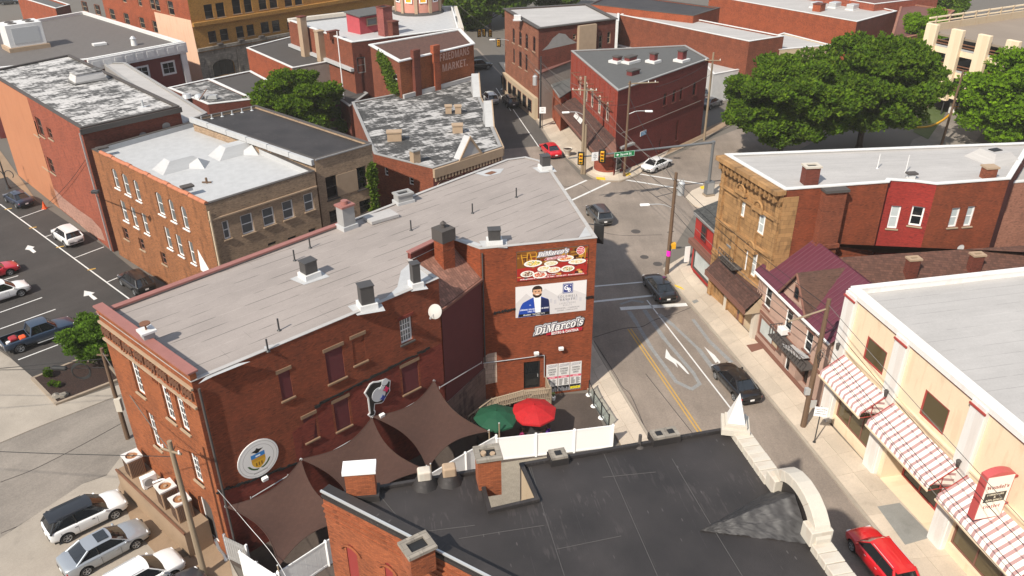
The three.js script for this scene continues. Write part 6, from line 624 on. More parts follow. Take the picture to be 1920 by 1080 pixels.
function tableSet(x, z, l, cols) { const t = thing('patio_table', l, 'table', x, 0, z, 0, 'round patio tables'); mesh('top', cyl(.6, .6, .04, 0, .72, 0, 18), M.metalDark, t); mesh('leg', cyl(.05, .05, .72), M.metalDark, t); mesh('foot', cyl(.3, .28, .04, 0, 0, 0, 14), M.metalDark, t); cols.forEach(([a, c, ll]) => { const q = thing('patio_chair', ll, 'chair', x + Math.cos(a) * 1.05, 0, z + Math.sin(a) * 1.05, Math.PI / 2 - a, 'patio chairs'); mesh('seat', rbx(.48, .05, .46, 0, .45, 0, .02), c, q); mesh('backrest', rbx(.48, .5, .04, 0, .72, .23, .02), c, q); for (const [sx, sz] of [[-1, -1], [1, -1], [-1, 1], [1, 1]]) mesh('leg', bar([sx * .2, .45, sz * .2], [sx * .22, 0, sz * .23], .018, 5), M.metalDark, q); }); }
tableSet(uR[0], uR[1] + .1, 'round patio table under the red parasol', [[.2, M.metalDark, 'black chair right of the red parasol'], [1.4, M.metalDark, 'black chair in front of the red parasol'], [2.6, M.metalDark, 'black chair between the two parasols'], [4.3, M.metalDark, 'black chair behind the red parasol']]);
tableSet(uG[0], uG[1] + .1, 'round patio table under the green parasol', [[.6, mat([.35, .02, .04]), 'red chair in front of the green parasol'], [2.8, M.metalDark, 'black chair left of the green parasol'], [4.4, M.metalDark, 'black chair behind the green parasol']]);
// timber landing and ramp at the door
{ const F = rest.F[4], o = thing('timber_ramp', 'pale timber landing and ramp with railings at the restaurant door', 'ramp', rest.cx, 0, rest.cz), y = .78; for (let k = 0; k < 11; k++) mesh('deck_board', F.P(bx(.155, .04, 1.5, 2.75 + k * .165, y, .85)), M.deck, o); for (let k = 0; k < 22; k++) mesh('ramp_board', F.P(bx(.155, .04, 1.2, 2.6 - k * .165, y - k * .028, .75)), M.deck, o);
  const rail = (a, b, ya, yb, w0, w1) => { const gs = [F.P(bar([a, ya + .95, w0], [b, yb + .95, w1], .06, 4)), F.P(bar([a, ya + .15, w0], [b, yb + .15, w1], .035, 4))]; mesh('rail', gs, M.deck, o); const n = Math.max(3, Math.round(Math.hypot(b - a, w1 - w0) / .16)); for (let k = 0; k <= n; k++) { const t = k / n, yy = ya + (yb - ya) * t; mesh('baluster', F.P(bx(.05, k % 6 ? .85 : 1.1, .05, a + (b - a) * t, yy + .5, w0 + (w1 - w0) * t)), M.deck, o); } };
  rail(2.7, 4.6, y, y, 1.6, 1.6); rail(4.55, 4.55, y, y, 1.6, .15); rail(2.6, .3, y, y - .4, 1.42, 1.42); rail(.3, -1.6, y - .4, y - .75, 1.42, 2.6); mesh('skirt', [F.P(bx(1.95, .7, .05, 3.65, .38, 1.58)), F.P(bx(.05, .7, 1.4, 4.56, .38, .85))], M.deck, o);
  const b = thing('flower_pot', 'small white pot by the landing railing', 'planter', ...rest.localToWorld(V(...F.pt(5.0, 0, .7))).toArray()); mesh('pot', cyl(.14, .18, .3, 0, 0, 0, 10), M.whitePlain, b); mesh('stem', cyl(.05, .16, .3, 0, .3, 0, 8), M.grass, b); }
// patio barrier along the sidewalk: black posts with clear panels on white feet
{ const P = [[5.62,-49.14], [5.85,-47.77], [6.26,-46.4], [6.64,-45.07]]; const o = thing('barrier', 'black post barrier with clear panels along the patio edge', 'barrier', P[0][0], 0, P[0][1]); const clear = new THREE.MeshPhysicalMaterial({ color: 0xeaf2f2, roughness: .1, transmission: .9, thickness: 0 }); P.forEach((p, i) => { const x = p[0] - P[0][0], z = p[1] - P[0][1]; mesh('post', cyl(.05, .05, 1.35, x, 0, z, 8), M.black, o); mesh('foot', cyl(.24, .2, .08, x, 0, z, 12), M.whitePlain, o); if (i) { const q = P[i - 1], F = frame([q[0] - P[0][0], q[1] - P[0][1]], [x, z]); mesh('panel', F.P(bx(F.L - .16, .95, .012, F.L / 2, .72, 0)), clear, o); mesh('rail', [F.P(bx(F.L, .05, .05, F.L / 2, 1.25, 0)), F.P(bx(F.L, .05, .05, F.L / 2, .2, 0))], M.black, o); } }); }
// emblems on the long wall
{ const F = rest.F[0], ry = Math.atan2(-F.m.elements[2], F.m.elements[0]); const pl = (name, l, uvp) => { const c = F.pt(uvp[0], uvp[1], .02); return thing(name, l, 'emblem', rest.cx + c[0], c[1], rest.cz + c[2], ry); };
  const e0 = [10.49,6.16], P1 = pl('letter_emblem', 'black letter P emblem with white outline on the long wall', e0), Z = [[9.63,6.97],[9.83,6.48],[9.84,5.38],[9.71,5.29],[9.82,5.09],[10.2,5.05],[10.28,5.31],[10.22,5.46],[10.29,5.82],[10.76,5.65],[10.92,5.69],[11.19,6.01],[11.47,6.24],[11.48,6.47],[11.58,6.96],[11.36,7.14],[11.07,7.27],[10.69,7.34],[10.33,7.48],[10.08,7.43]].map(q => [q[0] - e0[0], q[1] - e0[1]]), ZP = Z.map(q => [q[0], -q[1]]), sh2 = t => inset(ZP, t).map(q => [q[0], -q[1]]);
  mesh('outline', plateG(Z, .05), M.whitePlain, P1); mesh('letter', plateG(sh2(.09), .04).translate(0, 0, .05), M.black, P1); mesh('disc', cyl(.5, .5, .03, 0, 0, 0, 20).rotateX(Math.PI / 2).translate(.1, .28, .1), mat([.50, .52, .54]), P1); mesh('bevel', cyl(.24, .24, .03, 0, 0, 0, 16).rotateX(Math.PI / 2).translate(.62, .95, .1), mat([.6, .62, .64]), P1); const dia = (x, y, c) => mesh('diamond', plateG([[0, -.24], [.1, -.07], [.24, 0], [.1, .07], [0, .24], [-.1, .07], [-.24, 0], [-.1, -.07]], .03).translate(x, y, .14), c, P1); dia(.66, .42, mat([.55, .02, .10])); dia(.36, -.08, mat([.02, .04, .22])); dia(.34, .68, mat([.6, .62, .64]));
  const P2 = pl('round_emblem', 'round white emblem with blue and gold shield on the long wall', [2.53,6.12]); const sm_ = printed(512, 512, (x, w) => { ell(x, 256, 256, 256, 256, '#e8e6e2'); x.strokeStyle = '#b9b5b0'; x.lineWidth = 6; x.beginPath(); x.arc(256, 256, 238, 0, 7); x.stroke(); x.beginPath(); x.arc(256, 256, 196, 0, 7); x.stroke(); x.fillStyle = '#2f7fc4'; x.fillRect(168, 170, 176, 80); x.fillStyle = '#c9962c'; x.fillRect(168, 230, 176, 50); x.fillStyle = '#d9a62a'; x.beginPath(); x.moveTo(168, 275); x.lineTo(344, 275); x.quadraticCurveTo(344, 350, 256, 386); x.quadraticCurveTo(168, 350, 168, 275); x.fill(); x.fillStyle = '#7d5a16'; for (const k of [0, 1, 2]) x.fillRect(214 + k * 34, 300, 16, 50); x.fillStyle = '#e8f0f6'; x.fillRect(226, 196, 60, 22); x.fillStyle = '#151515'; x.beginPath(); x.moveTo(180, 130); x.lineTo(235, 118); x.lineTo(256, 96); x.lineTo(280, 118); x.lineTo(336, 128); x.lineTo(290, 150); x.lineTo(270, 168); x.lineTo(240, 168); x.lineTo(222, 150); x.fill(); x.strokeStyle = '#2e4a22'; x.lineWidth = 10; x.beginPath(); x.arc(256, 256, 138, .5, 1.4); x.stroke(); x.beginPath(); x.arc(256, 256, 138, 1.75, 2.7); x.stroke(); x.fillStyle = '#2e4a22'; for (let k = 0; k < 9; k++) { for (const s of [1, -1]) { const a = 1.57 + s * (.2 + k * .12); ell(x, 256 + Math.cos(a) * 142, 256 + Math.sin(a) * 142, 20, 7, '#33521f', a + s); } } x.fillStyle = '#77736e'; x.font = 'bold 24px sans-serif'; x.textAlign = 'center'; x.fillText('PENNSYLVANIA', 256, 452); });
  mesh('backing', cyl(1.22, 1.22, .05, 0, 0, 0, 40).rotateX(Math.PI / 2), M.whitePlain, P2); mesh('print', new THREE.CircleGeometry(1.2, 40).translate(0, 0, .056), sm_, P2); }
// roof things on the restaurant
{ const spot = (x, z) => [x, 12.45, z]; const metalBox = (l, p, w, h, d, ry, m, g = 'metal hoods on the grey roof') => { const o = thing('roof_hood', l, 'vent', ...p, ry, g); mesh('curb', bx(w + .25, .35, d + .25, 0, .17, 0), M.white, o); mesh('hood', rbx(w, h, d, 0, .35 + h / 2, 0, .03), m, o); mesh('lid', bx(w + .08, .06, d + .08, 0, .35 + h + .03, 0), m, o); mesh('flashing', flat([[-w, d], [w, d + .2], [w + .1, -d], [-w - .2, -d + .1]], .01), M.roofWhite, o); return o; };
  metalBox('metal hood in the middle of the long grey roof', spot(-12.51,-44.69), .85, .75, .7, .78, M.hoodMetal); metalBox('tall metal hood at the roof edge above the long wall', spot(-8.37,-40.87), .8, 1.1, .7, .45, M.hoodMetal); metalBox('metal hood near the top edge of the signboard wall', spot(-1.15,-49.21), .8, .7, .6, .1, M.hoodMetal); metalBox('narrow metal duct at the notch corner of the roof', spot(-5.8,-43.34), .5, 1.2, .5, .5, M.hoodMetal); metalBox('metal hood at the far street corner of the roof', spot(2.78,-63.25), .7, .8, .7, .3, M.hoodMetal);
  const c = [-4.41,-48.13]; const ck = chimney('chimney', 'tall red brick chimney in the roof notch', c[0], 9.6, c[1], .95, .95, 4.4, .75, M.brickWing, M.copDark, false); mesh('cap_band', bx(1.1, .7, 1.1, 0, 4.05, 0), M.copDark, ck); mesh('cowl', [cyl(.12, .12, .35, 0, 4.5, 0), new THREE.ConeGeometry(.22, .2, 8).translate(0, 4.95, 0)], M.copDark, ck);
  const g = [-11.46,-51.97], ch = chimney('chimney', 'grey rendered chimney with round pot at the rear roof edge', g[0], 12, g[1], .95, .8, 2.1, .78, M.copGrey, M.coping, false); mesh('pot', cyl(.25, .25, .3, 0, 2.2, 0, 12), M.coping, ch); mesh('white_base', bx(1.2, .6, 1.05, 0, .45, 0), M.roofWhite, ch); const g2 = [-8.03,-56.5]; const c2 = chimney('chimney', 'short grey double flue chimney at the rear roof edge', g2[0], 12, g2[1], 1.2, .8, 1.1, .6, M.copGrey, M.copGrey); mesh('white_base', bx(1.4, .5, 1, 0, .4, 0), M.roofWhite, c2);
  const ht = thing('roof_hatch', 'flat grey hatch panel near the rear of the grey roof', 'roof hatch', ...spot(-9.29,-53.49), .65); mesh('lid', bx(2.2, .22, 1.3, 0, .15, 0), M.roofLight, ht); mesh('curb', bx(2, .12, 1.1, 0, .04, 0), M.copGrey, ht); const sg = thing('vent_chimney', 'white square vent rising from the front parapet', 'vent', ...spot(-19.34,-36.83), .75); mesh('stack', bx(.6, 1, .6, 0, .5, 0), M.copGrey, sg); mesh('collar', bx(.8, .12, .8, 0, 1, 0), M.white, sg); mesh('cap', [cyl(.05, .05, .4, 0, 1, 0), cyl(.28, .28, .06, 0, 1.4, 0, 14)], M.rust, sg);
  vent('thin pipe above the middle metal hood on the grey roof',-13.35,12.45,-48.78,.75,.05);vent('thin pipe left of the middle metal hood on the grey roof',-13.95,12.45,-46.91,.75,.05);vent('thin pipe toward the front of the long grey roof',-12.84,12.45,-38.36,.75,.05);vent('thin pipe right of the roof hatch on the grey roof',-6.94,12.45,-51.44,.75,.05);vent('thin pipe in the middle of the corner wing roof',-2.81,12.45,-54.31,.75,.05);vent('thin pipe nearest the street on the corner wing roof',0.38,12.45,-57.26,.75,.05);vent('short white capped pipe at the long wall edge',-12.91,12.45,-36.27,.75,.05); }
// air conditioners along the short brick front
{ const F = rest.F[13], base = thing('equipment_pad', 'brown concrete pad under the air conditioners', 'pad', rest.cx, 0, rest.cz); mesh('pad', F.P(bx(8.2, 1.9, 1.5, 4.0, .95, .76)), M.concBrown, base); mesh('pad_edge', F.P(bx(8.25, .14, .1, 4.0, 1.9, 1.5)), M.rust, base);
  for (const [ux, l] of [[1.07, 'tan air conditioner at the far end of the brick front'], [5.14, 'tan air conditioner, middle of the row by the pole'], [6.78, 'tan air conditioner nearest the wooden pole']]) { const [x, , z] = rest.localToWorld(V(...F.pt(ux, 0, .78))).toArray(); const o = thing('air_conditioner', l, 'air conditioner', x, 1.9, z, .75, 'tan air conditioners by the brick front'); mesh('cabinet', rbx(.92, 1.25, .92, 0, .64, 0, .05), M.acTan, o); for (let k = 0; k < 9; k++) for (const s of [0, 1, 2, 3]) mesh('louvre', bx(.04, 1.0, .02, -.36 + k * .09, .62, .47).rotateY(s * Math.PI / 2), M.acDark, o); mesh('top', slab([[-.5, .5], [.5, .5], [.5, -.5], [-.5, -.5]], 1.26, 1.36, [Array.from({ length: 16 }, (_, k) => [Math.cos(k / 16 * 6.283) * .36, Math.sin(k / 16 * 6.283) * .36])]), M.white, o); mesh('fan_well', cyl(.36, .36, .03, 0, 1.24, 0, 16), M.copper, o); mesh('fan_hub', cyl(.1, .1, .08, 0, 1.27, 0, 10), M.copTan, o); }
  const h = thing('heat_pump', 'white slim heat pump between the tan air conditioners', 'air conditioner', ...rest.localToWorld(V(...F.pt(2.89, 1.9, .8))).toArray(), .75); mesh('cabinet', rbx(.9, .8, .38, 0, .45, 0, .04), M.whitePlain, h); mesh('fan_guard', cyl(.26, .26, .03, 0, 0, 0, 16).rotateX(1.5708).translate(-.1, .45, .19), M.copGrey, h); mesh('foot', [bx(.08, .06, .42, -.3, .03, 0), bx(.08, .06, .42, .3, .03, 0)], M.galv, h); const p = thing('wall_pipe', 'white bent pipe from the heat pump to the wall', 'pipe', 0, 0, 0); mesh('pipe', tube([[3.6, 2.6, .8], [4.2, 2.9, .4], [4.7, 2.6, .2], [5.6, 2.2, .15]].map(q => rest.localToWorld(V(...F.pt(...q))).toArray()), .06, 24, 7), M.whitePlain, p); mesh('elbow', new THREE.SphereGeometry(.09, 8, 6).translate(...rest.localToWorld(V(...F.pt(3.6, 2.6, .8))).toArray()), M.whitePlain, p);
  const d = thing('downspout', 'white bent downspout at the foot of the brick corner', 'downspout'); mesh('pipe', tube([[-16.72,1.8,-33.38], [-16.69,0.9,-33.53], [-16.58,0.35,-33.65], [-16.45,0.1,-33.49]], .08, 16, 7), M.whitePlain, d); mesh('outlet', cyl(.1, .1, .1, ...[-16.47,0.05,-33.53]), M.whitePlain, d); }
// ---------- people at the patio table: each body one skin over a posed skeleton ----------
{ const { MarchingCubes } = await import('three/addons/objects/MarchingCubes.js');
  const skinG = (bones, k, n, c, R) => { // smooth union of tapered capsules meshed inside a cube of half size R round c
    const mc = new MarchingCubes(n, new THREE.MeshBasicMaterial(), false, false, 60000); mc.isolation = 0; const F = mc.field, p = V(), ab = V(), ap = V(); const B = bones.map(b => [V(...b[0]), V(...b[1]), b[2], b[3]]);
    for (let z = 0; z < n; z++) for (let y = 0; y < n; y++) for (let x = 0; x < n; x++) { p.set(c[0] + (x / (n / 2) - 1) * R, c[1] + (y / (n / 2) - 1) * R, c[2] + (z / (n / 2) - 1) * R); let s = 0; for (const [a, b, r0, r1] of B) { ab.subVectors(b, a); ap.subVectors(p, a); const l = ab.lengthSq(), t = l ? cl(ap.dot(ab) / l) : 0; const d = ap.addScaledVector(ab, -t).length() - (r0 + (r1 - r0) * t); s += Math.exp(-d * k); } F[x + y * n + z * n * n] = Math.log(Math.max(s, 1e-30)) / k; }
    mc.update(); const m = mc.count, g = new THREE.BufferGeometry(); g.setAttribute('position', new THREE.BufferAttribute(mc.positionArray.slice(0, m * 3), 3)); g.setAttribute('normal', new THREE.BufferAttribute(mc.normalArray.slice(0, m * 3), 3)); g.scale(R, R, R).translate(...c); g.computeVertexNormals(); return g; };
  const arms = s => [[[s * .19, 1.06, 0], [s * .26, .84, -.12], .055, .045], [[s * .26, .84, -.12], [s * .15, .78, -.36], .045, .03]], legs = s => [[[s * .09, .54, .02], [s * .13, .54, -.4], .085, .062], [[s * .13, .54, -.4], [s * .13, .1, -.36], .06, .04], [[s * .13, .06, -.34], [s * .14, .04, -.5], .042, .034]];
  const hand = s => { const o = [[[s * .15, .78, -.36], [s * .13, .77, -.43], .028, .026]]; for (let f = 0; f < 4; f++) o.push([[s * (.112 + f * .014), .775, -.44], [s * (.105 + f * .015), .765, -.50 - (f % 3 ? .012 : 0)], .0085, .008]); o.push([[s * .11, .775, -.39], [s * .08, .77, -.43], .01, .0085]); return o; };
  const body = skinG([[[0, .55, .02], [0, .8, .03], .13, .12], [[0, .8, .03], [0, 1.02, .02], .12, .13], [[0, 1.08, .01], [0, 1.2, 0], .06, .055], [[0, 1.28, 0], [0, 1.36, .01], .075, .095], [[0, 1.25, -.05], [0, 1.28, -.06], .05, .05], [[0, 1.305, -.1], [0, 1.285, -.115], .014, .018], ...arms(1), ...arms(-1), ...legs(1), ...legs(-1)], 42, 72, [0, .72, -.12], .82);
  const hands = [skinG(hand(1), 160, 40, [.13, .77, -.43], .12), skinG(hand(-1), 160, 40, [-.13, .77, -.43], .12)], shirt = skinG([[[0, .58, .02], [0, .8, .03], .14, .135], [[0, .8, .03], [0, 1.03, .02], .135, .145], ...[1, -1].map(s => [[s * .18, 1.06, 0], [s * .25, .88, -.09], .075, .065])], 40, 40, [0, .82, 0], .45), pants = skinG([[[0, .54, .02], [0, .58, .02], .15, .145], ...[1, -1].flatMap(s => [[[s * .09, .54, .02], [s * .13, .54, -.4], .095, .075], [[s * .13, .54, -.4], [s * .13, .16, -.36], .072, .058]])], 42, 48, [0, .38, -.18], .5), hair = skinG([[[0, 1.33, .03], [0, 1.39, .03], .1, .1], [[0, 1.2, .08], [0, 1.34, .07], .05, .08]], 42, 30, [0, 1.3, .03], .25);
  const eye = [-1, 1].map(s => new THREE.SphereGeometry(.012, 6, 5).translate(s * .033, 1.335, -.088));
  const person = (label, a, x, z, sk, sh, pa, ha) => { const o = thing('person', label, 'person', x + Math.cos(a) * .98, 0, z + Math.sin(a) * .98, Math.PI / 2 - a, 'people at the patio table'); mesh('body', geo([body.clone(), ...hands.map(h => h.clone())]), mat(sk, { roughness: .6 }), o); mesh('shirt', shirt, mat(sh), o); mesh('trousers', pants, mat(pa), o); mesh('hair', hair, mat(ha), o); for (const e of eye) mesh('eye', e, M.black, o); mesh('mouth', new THREE.BoxGeometry(.04, .008, .01).translate(0, 1.26, -.108), M.redTrim, o); };
  person('person in a dark pink top seated between the two parasols', 2.6, uR[0], uR[1] + .1, [.36, .17, .10], [.22, .012, .075], [.02, .02, .03], [.03, .018, .012]);
  person('person in a white top seated in front under the red parasol', 1.4, uR[0], uR[1] + .1, [.40, .21, .13], [.72, .71, .70], [.015, .015, .02], [.02, .014, .01]);
  person('person in a purple top seated right under the red parasol', .2, uR[0], uR[1] + .1, [.34, .16, .10], [.085, .012, .24], [.03, .03, .05], [.05, .03, .02]); }
// ---------- cut-out wordmark ----------
{ const { FontLoader } = await import('three/addons/loaders/FontLoader.js'), { TextGeometry } = await import('three/addons/geometries/TextGeometry.js'); const f1 = await new FontLoader().loadAsync('fonts/droid/droid_serif_bold.typeface.json'), f2 = await new FontLoader().loadAsync('fonts/droid/droid_sans_bold.typeface.json');
  const { o, w, h } = signSpot, txt = (s, f, size, d, bv, sk = 0) => { const g = new TextGeometry(s, { font: f, size, depth: d, curveSegments: 4, bevelEnabled: bv > 0, bevelSize: bv, bevelThickness: .01, bevelSegments: 1 }); g.computeBoundingBox(); const b = g.boundingBox; g.translate(-(b.max.x + b.min.x) / 2, 0, 0); if (sk) g.applyMatrix4(new THREE.Matrix4().set(1, sk, 0, 0, .10, 1, 0, 0, 0, 0, 1, 0, 0, 0, 0, 1)); return g; };
  const sz = h * .56; for (const [bv, z, m] of [[.17, .02, M.copDark], [.11, .05, mat([.55, .54, .56])], [.055, .08, mat([.09, .08, .10])], [0, .12, M.whitePlain]]) { const g = txt("DiMarco's", f1, sz, .03, bv, .25); g.computeBoundingBox(); const k = w * .96 / (g.boundingBox.max.x - g.boundingBox.min.x - bv * 2); g.scale(k, 1, 1).translate(0, -h * .12, z); mesh(bv ? 'letter_outline' : 'lettering', g, m, o); }
  mesh('ribbon', rbx(w * .72, h * .27, .06, w * .12, -h * .33, .06, .028).applyMatrix4(new THREE.Matrix4().set(1, 0, 0, 0, .04, 1, 0, 0, 0, 0, 1, 0, 0, 0, 0, 1)), mat([.42, .012, .03], { roughness: .5 }), o); mesh('ribbon_text', txt('BISTRO & CANTINA', f2, h * .19, .02, 0).applyMatrix4(new THREE.Matrix4().set(.8, 0, 0, w * .13, .04, 1, 0, -h * .42, 0, 0, 1, .095, 0, 0, 0, 1)), M.whitePlain, o);
  const F = bH.F[1], q = [6.86,10.8,4.98,0.7], R = (s, v, k) => mesh('faded_lettering', F.P(txt(s, f2, .95, .012, 0).scale(k, 1, 1), q[0] + q[2] / 2, q[1] + v, .012), mat([.60, .36, .28], { map: noiseT }), bH); R('FRIEDMANS', .55, .72); R('MARKET.', -.85, .85); }
// ---------- cars ----------
const ev = new Evaluator(); ev.attributes = ['position', 'normal']; ev.useGroups = false;
function loft(st, sec) { // closed skin through cross-sections
  const rings = st.map(sec), n = rings[0].length, pos = [], idx = []; for (const r of rings) for (const p of r) pos.push(...p); for (let i = 0; i < rings.length - 1; i++) for (let k = 0; k < n; k++) { const a = i * n + k, b = i * n + (k + 1) % n; idx.push(a, b, a + n, b, b + n, a + n); }
  for (const [i, s] of [[0, 1], [rings.length - 1, -1]]) { const c = pos.length / 3, m = [0, 0, 0]; for (const p of rings[i]) for (let j = 0; j < 3; j++) m[j] += p[j] / n; pos.push(...m); for (let k = 0; k < n; k++) { const a = i * n + k, b = i * n + (k + 1) % n; s > 0 ? idx.push(c, b, a) : idx.push(c, a, b); } }
  const g = new THREE.BufferGeometry(); g.setAttribute('position', new THREE.Float32BufferAttribute(pos, 3)); g.setIndex(idx); g.computeVertexNormals(); return g;
}
const CAR = {
  sedan: { wb: 2.78, r: .34, tr: .79, body: [[-2.42, .66, .42, .78, .82], [-2.34, .80, .34, .92, .96], [-1.95, .89, .26, .99, 1.02], [-1.2, .92, .22, .98, .99], [0, .92, .2, .95, .96], [1.0, .92, .2, .93, .96], [1.6, .90, .22, .86, .93], [2.1, .85, .27, .75, .82], [2.3, .76, .31, .65, .69], [2.4, .58, .38, .55, .57]], gh: [1.12, .30, -.98, -1.82, .93, 1.44, .80, .585], top: .55 },
  suv: { wb: 2.74, r: .37, tr: .80, body: [[-2.24, .70, .5, .86, .9], [-2.16, .84, .38, 1.04, 1.08], [-1.8, .91, .3, 1.08, 1.1], [-1.0, .93, .27, 1.07, 1.08], [0, .93, .25, 1.04, 1.05], [1.0, .93, .25, 1.01, 1.05], [1.6, .91, .27, .96, 1.03], [2.05, .86, .32, .86, .94], [2.22, .76, .36, .76, .8], [2.3, .6, .44, .64, .66]], gh: [1.12, .36, -1.72, -2.12, 1.03, 1.66, .82, .63], top: .6 },
  pickup: { wb: 3.55, r: .40, tr: .84, body: [[-2.85, .80, .55, .98, 1.0], [-2.8, .92, .46, 1.1, 1.12], [-1.5, .95, .42, 1.1, 1.12], [-.4, .95, .40, 1.1, 1.12], [.8, .95, .38, 1.08, 1.12], [1.7, .94, .40, 1.04, 1.12], [2.4, .9, .44, .96, 1.04], [2.65, .82, .48, .84, .9], [2.75, .66, .54, .74, .76]], gh: [1.25, .6, -.55, -.82, 1.08, 1.78, .82, .66], top: .62 },
};
const carGeo = {};
function carBody(k) {
  if (carGeo[k]) return carGeo[k]; const c = CAR[k];
  const half = ([x, w, yb, ys, yt]) => [[0, yb], [w * .84, yb], [w * .96, yb + .1], [w, yb + .26], [w * 1.0, ys - .22], [w * .985, ys - .06], [w * .93, ys], [w * .62, ys + (yt - ys) * .85], [0, yt + .012]].map(p => [x, p[1], p[0]]);
  const sub = []; for (let i = 0; i < c.body.length - 1; i++) for (const t of [0, .5]) sub.push(c.body[i].map((v, j) => v + (c.body[i + 1][j] - v) * t)); sub.push(c.body[c.body.length - 1]);
  const g = loft(sub, s => { const h = half(s); return [...h, ...h.slice(1, -1).reverse().map(p => [p[0], p[1], -p[2]])]; });
  let b = new Brush(g); b.updateMatrixWorld(); for (const sx of [-1, 1]) for (const sz of [-1, 1]) { const w = new Brush(new THREE.CylinderGeometry(c.r + .07, c.r + .07, .5, 20).rotateX(Math.PI / 2).translate(sx * c.wb / 2, c.r + .01, sz * .93)); w.updateMatrixWorld(); b = ev.evaluate(b, w, SUBTRACTION); b.updateMatrixWorld(); }
  if (k === 'pickup') { const w = new Brush(new THREE.BoxGeometry(1.85, .8, 1.6).translate(-1.82, 1.1, 0)); w.updateMatrixWorld(); b = ev.evaluate(b, w, SUBTRACTION); }
  return carGeo[k] = b.geometry;
}
const tyre = new THREE.TorusGeometry(.27, .09, 8, 20), wheelGeo = {};
function paint(c, o = {}) { return new THREE.MeshPhysicalMaterial({ color: lin(...c), roughness: .35, metalness: .0, clearcoat: 1, clearcoatRoughness: .05, side: THREE.DoubleSide, ...o }); }
const carGlass = new THREE.MeshPhysicalMaterial({ color: lin(.012, .014, .016), roughness: .05, clearcoat: 1, side: THREE.DoubleSide }), tail = mat([.45, .01, .012], { roughness: .2 }), headL = mat([.75, .76, .78], { roughness: .15 }), rimM = mat([.42, .43, .44], { roughness: .35, metalness: .6 });
const gQ = (a, b, c, d) => { const g = new THREE.BufferGeometry(); g.setAttribute('position', new THREE.Float32BufferAttribute([a, b, c, a, c, d].flat(), 3)); g.setAttribute('uv', new THREE.Float32BufferAttribute([0, 0, 1, 0, 1, 1, 0, 0, 1, 1, 0, 1], 2)); g.computeVertexNormals(); return g; };
function car(kind, label, x, z, ry, col, o = {}) {
  const c = CAR[kind], [wf, rf, rb, wr_, yb, yr, hb, hr] = c.gh, C = thing(o.name ?? 'parked_car', label, o.cat ?? 'car', x, .01, z, ry, 'cars on the street and in the parking lots'), P = paint(col, o.metal ? { metalness: .5 } : {}), rp = o.roof ? paint(o.roof) : P;
  C.scale.set(o.s ?? 1, o.s ?? 1, o.s ?? 1); mesh('body', carBody(kind), P, C);
  mesh('underbody', bx((c.body.at(-1)[0] - c.body[0][0]) * .9, .2, 1.5, 0, .32, 0), M.black, C);
  const z0 = hb, z1 = hr, b = yb - .03; // greenhouse: bowed glass, painted roof and pillars
  const cur = (xa, ya, za, xb, yb_, zb, bow) => { const n = 6, q = []; for (let k = 0; k <= n; k++) { const t = k / n * 2 - 1; q.push([[xa + bow * (1 - t * t), ya, za * t], [xb + bow * .6 * (1 - t * t), yb_, zb * t]]); } return q.slice(1).map((p, k) => gQ(q[k][0], p[0], p[1], q[k][1])); };
  mesh('windscreen', cur(wf, b, z0, rf, yr - .03, z1, .14), carGlass, C); mesh('rear_window', cur(wr_, b + .03, z0 * .97, rb, yr - .04, z1 * .97, -.07), carGlass, C);
  for (const s of [-1, 1]) { const pm_ = o.roof && kind === 'suv' ? rp : P; const split = (wf + wr_) / 2 - .15; mesh('side_window', [gQ([wf - .04, b, s * z0], [wr_, b, s * z0], [rb, yr - .04, s * z1], [rf, yr - .04, s * z1])], carGlass, C); mesh('pillar', bar([wf, b, s * z0], [rf, yr - .03, s * z1], .04, 5), pm_, C); mesh('pillar', bar([wr_, b + .02, s * z0], [rb, yr - .03, s * z1], kind === 'sedan' ? .07 : .085, 5), pm_, C); mesh('pillar', [bar([split, b, s * (z0 + .005)], [split - .06, yr - .04, s * (z1 + .005)], .035, 5)], M.black, C); for (const q of [0, 1.08, -.95]) mesh('door_seam', bx(.014, .48, .012, split + q, yb - .35, s * .925), M.black, C); for (const q of [-.12, .85]) mesh('door_handle', bx(.16, .03, .03, split + q, yb - .13, s * .93), o.trim ?? P, C); const m = mesh('mirror', rbx(.14, .13, .2, wf - .22, yb + .06, s * (z0 + .17), .05), P, C); mesh('headlight', rbx(.26, .12, .34, c.body.at(-3)[0] + .02, c.body.at(-3)[3] - .07, s * .62, .05), headL, C); mesh('tail_light', rbx(.1, kind === 'suv' ? .3 : .16, .3, c.body[1][0] + .03, c.body[1][3] - .2, s * .66, .04), tail, C); if (kind === 'suv') mesh('roof_rail', bar([rf - .2, yr + .06, s * (z1 - .04)], [rb + .15, yr + .06, s * (z1 - .04)], .02, 5), o.trim ?? M.black, C); }
  { const n = 8, m = 6, pos = [], idx = [], uv = []; for (let i = 0; i <= n; i++) for (let j = 0; j <= m; j++) { const t = i / n, s = j / m * 2 - 1, xx = rf + .05 + (rb - rf - .1) * t; pos.push(xx + (i === 0 ? .09 : i === n ? -.04 : 0) * (1 - s * s), yr + .045 * (1 - s * s) - .05 * (Math.pow(t * 2 - 1, 2)) * .6, s * (z1 + .02)); uv.push(t, s); } for (let i = 0; i < n; i++) for (let j = 0; j < m; j++) { const a = i * (m + 1) + j; idx.push(a, a + m + 1, a + 1, a + 1, a + m + 1, a + m + 2); } const g = new THREE.BufferGeometry(); g.setAttribute('position', new THREE.Float32BufferAttribute(pos, 3)); g.setAttribute('uv', new THREE.Float32BufferAttribute(uv, 2)); g.setIndex(idx); g.computeVertexNormals(); mesh('roof', g, rp, C); if (o.sunroof) mesh('sunroof', rbx(.62, .02, .85, rf - .35, yr + .04, 0, .008), carGlass, C); }
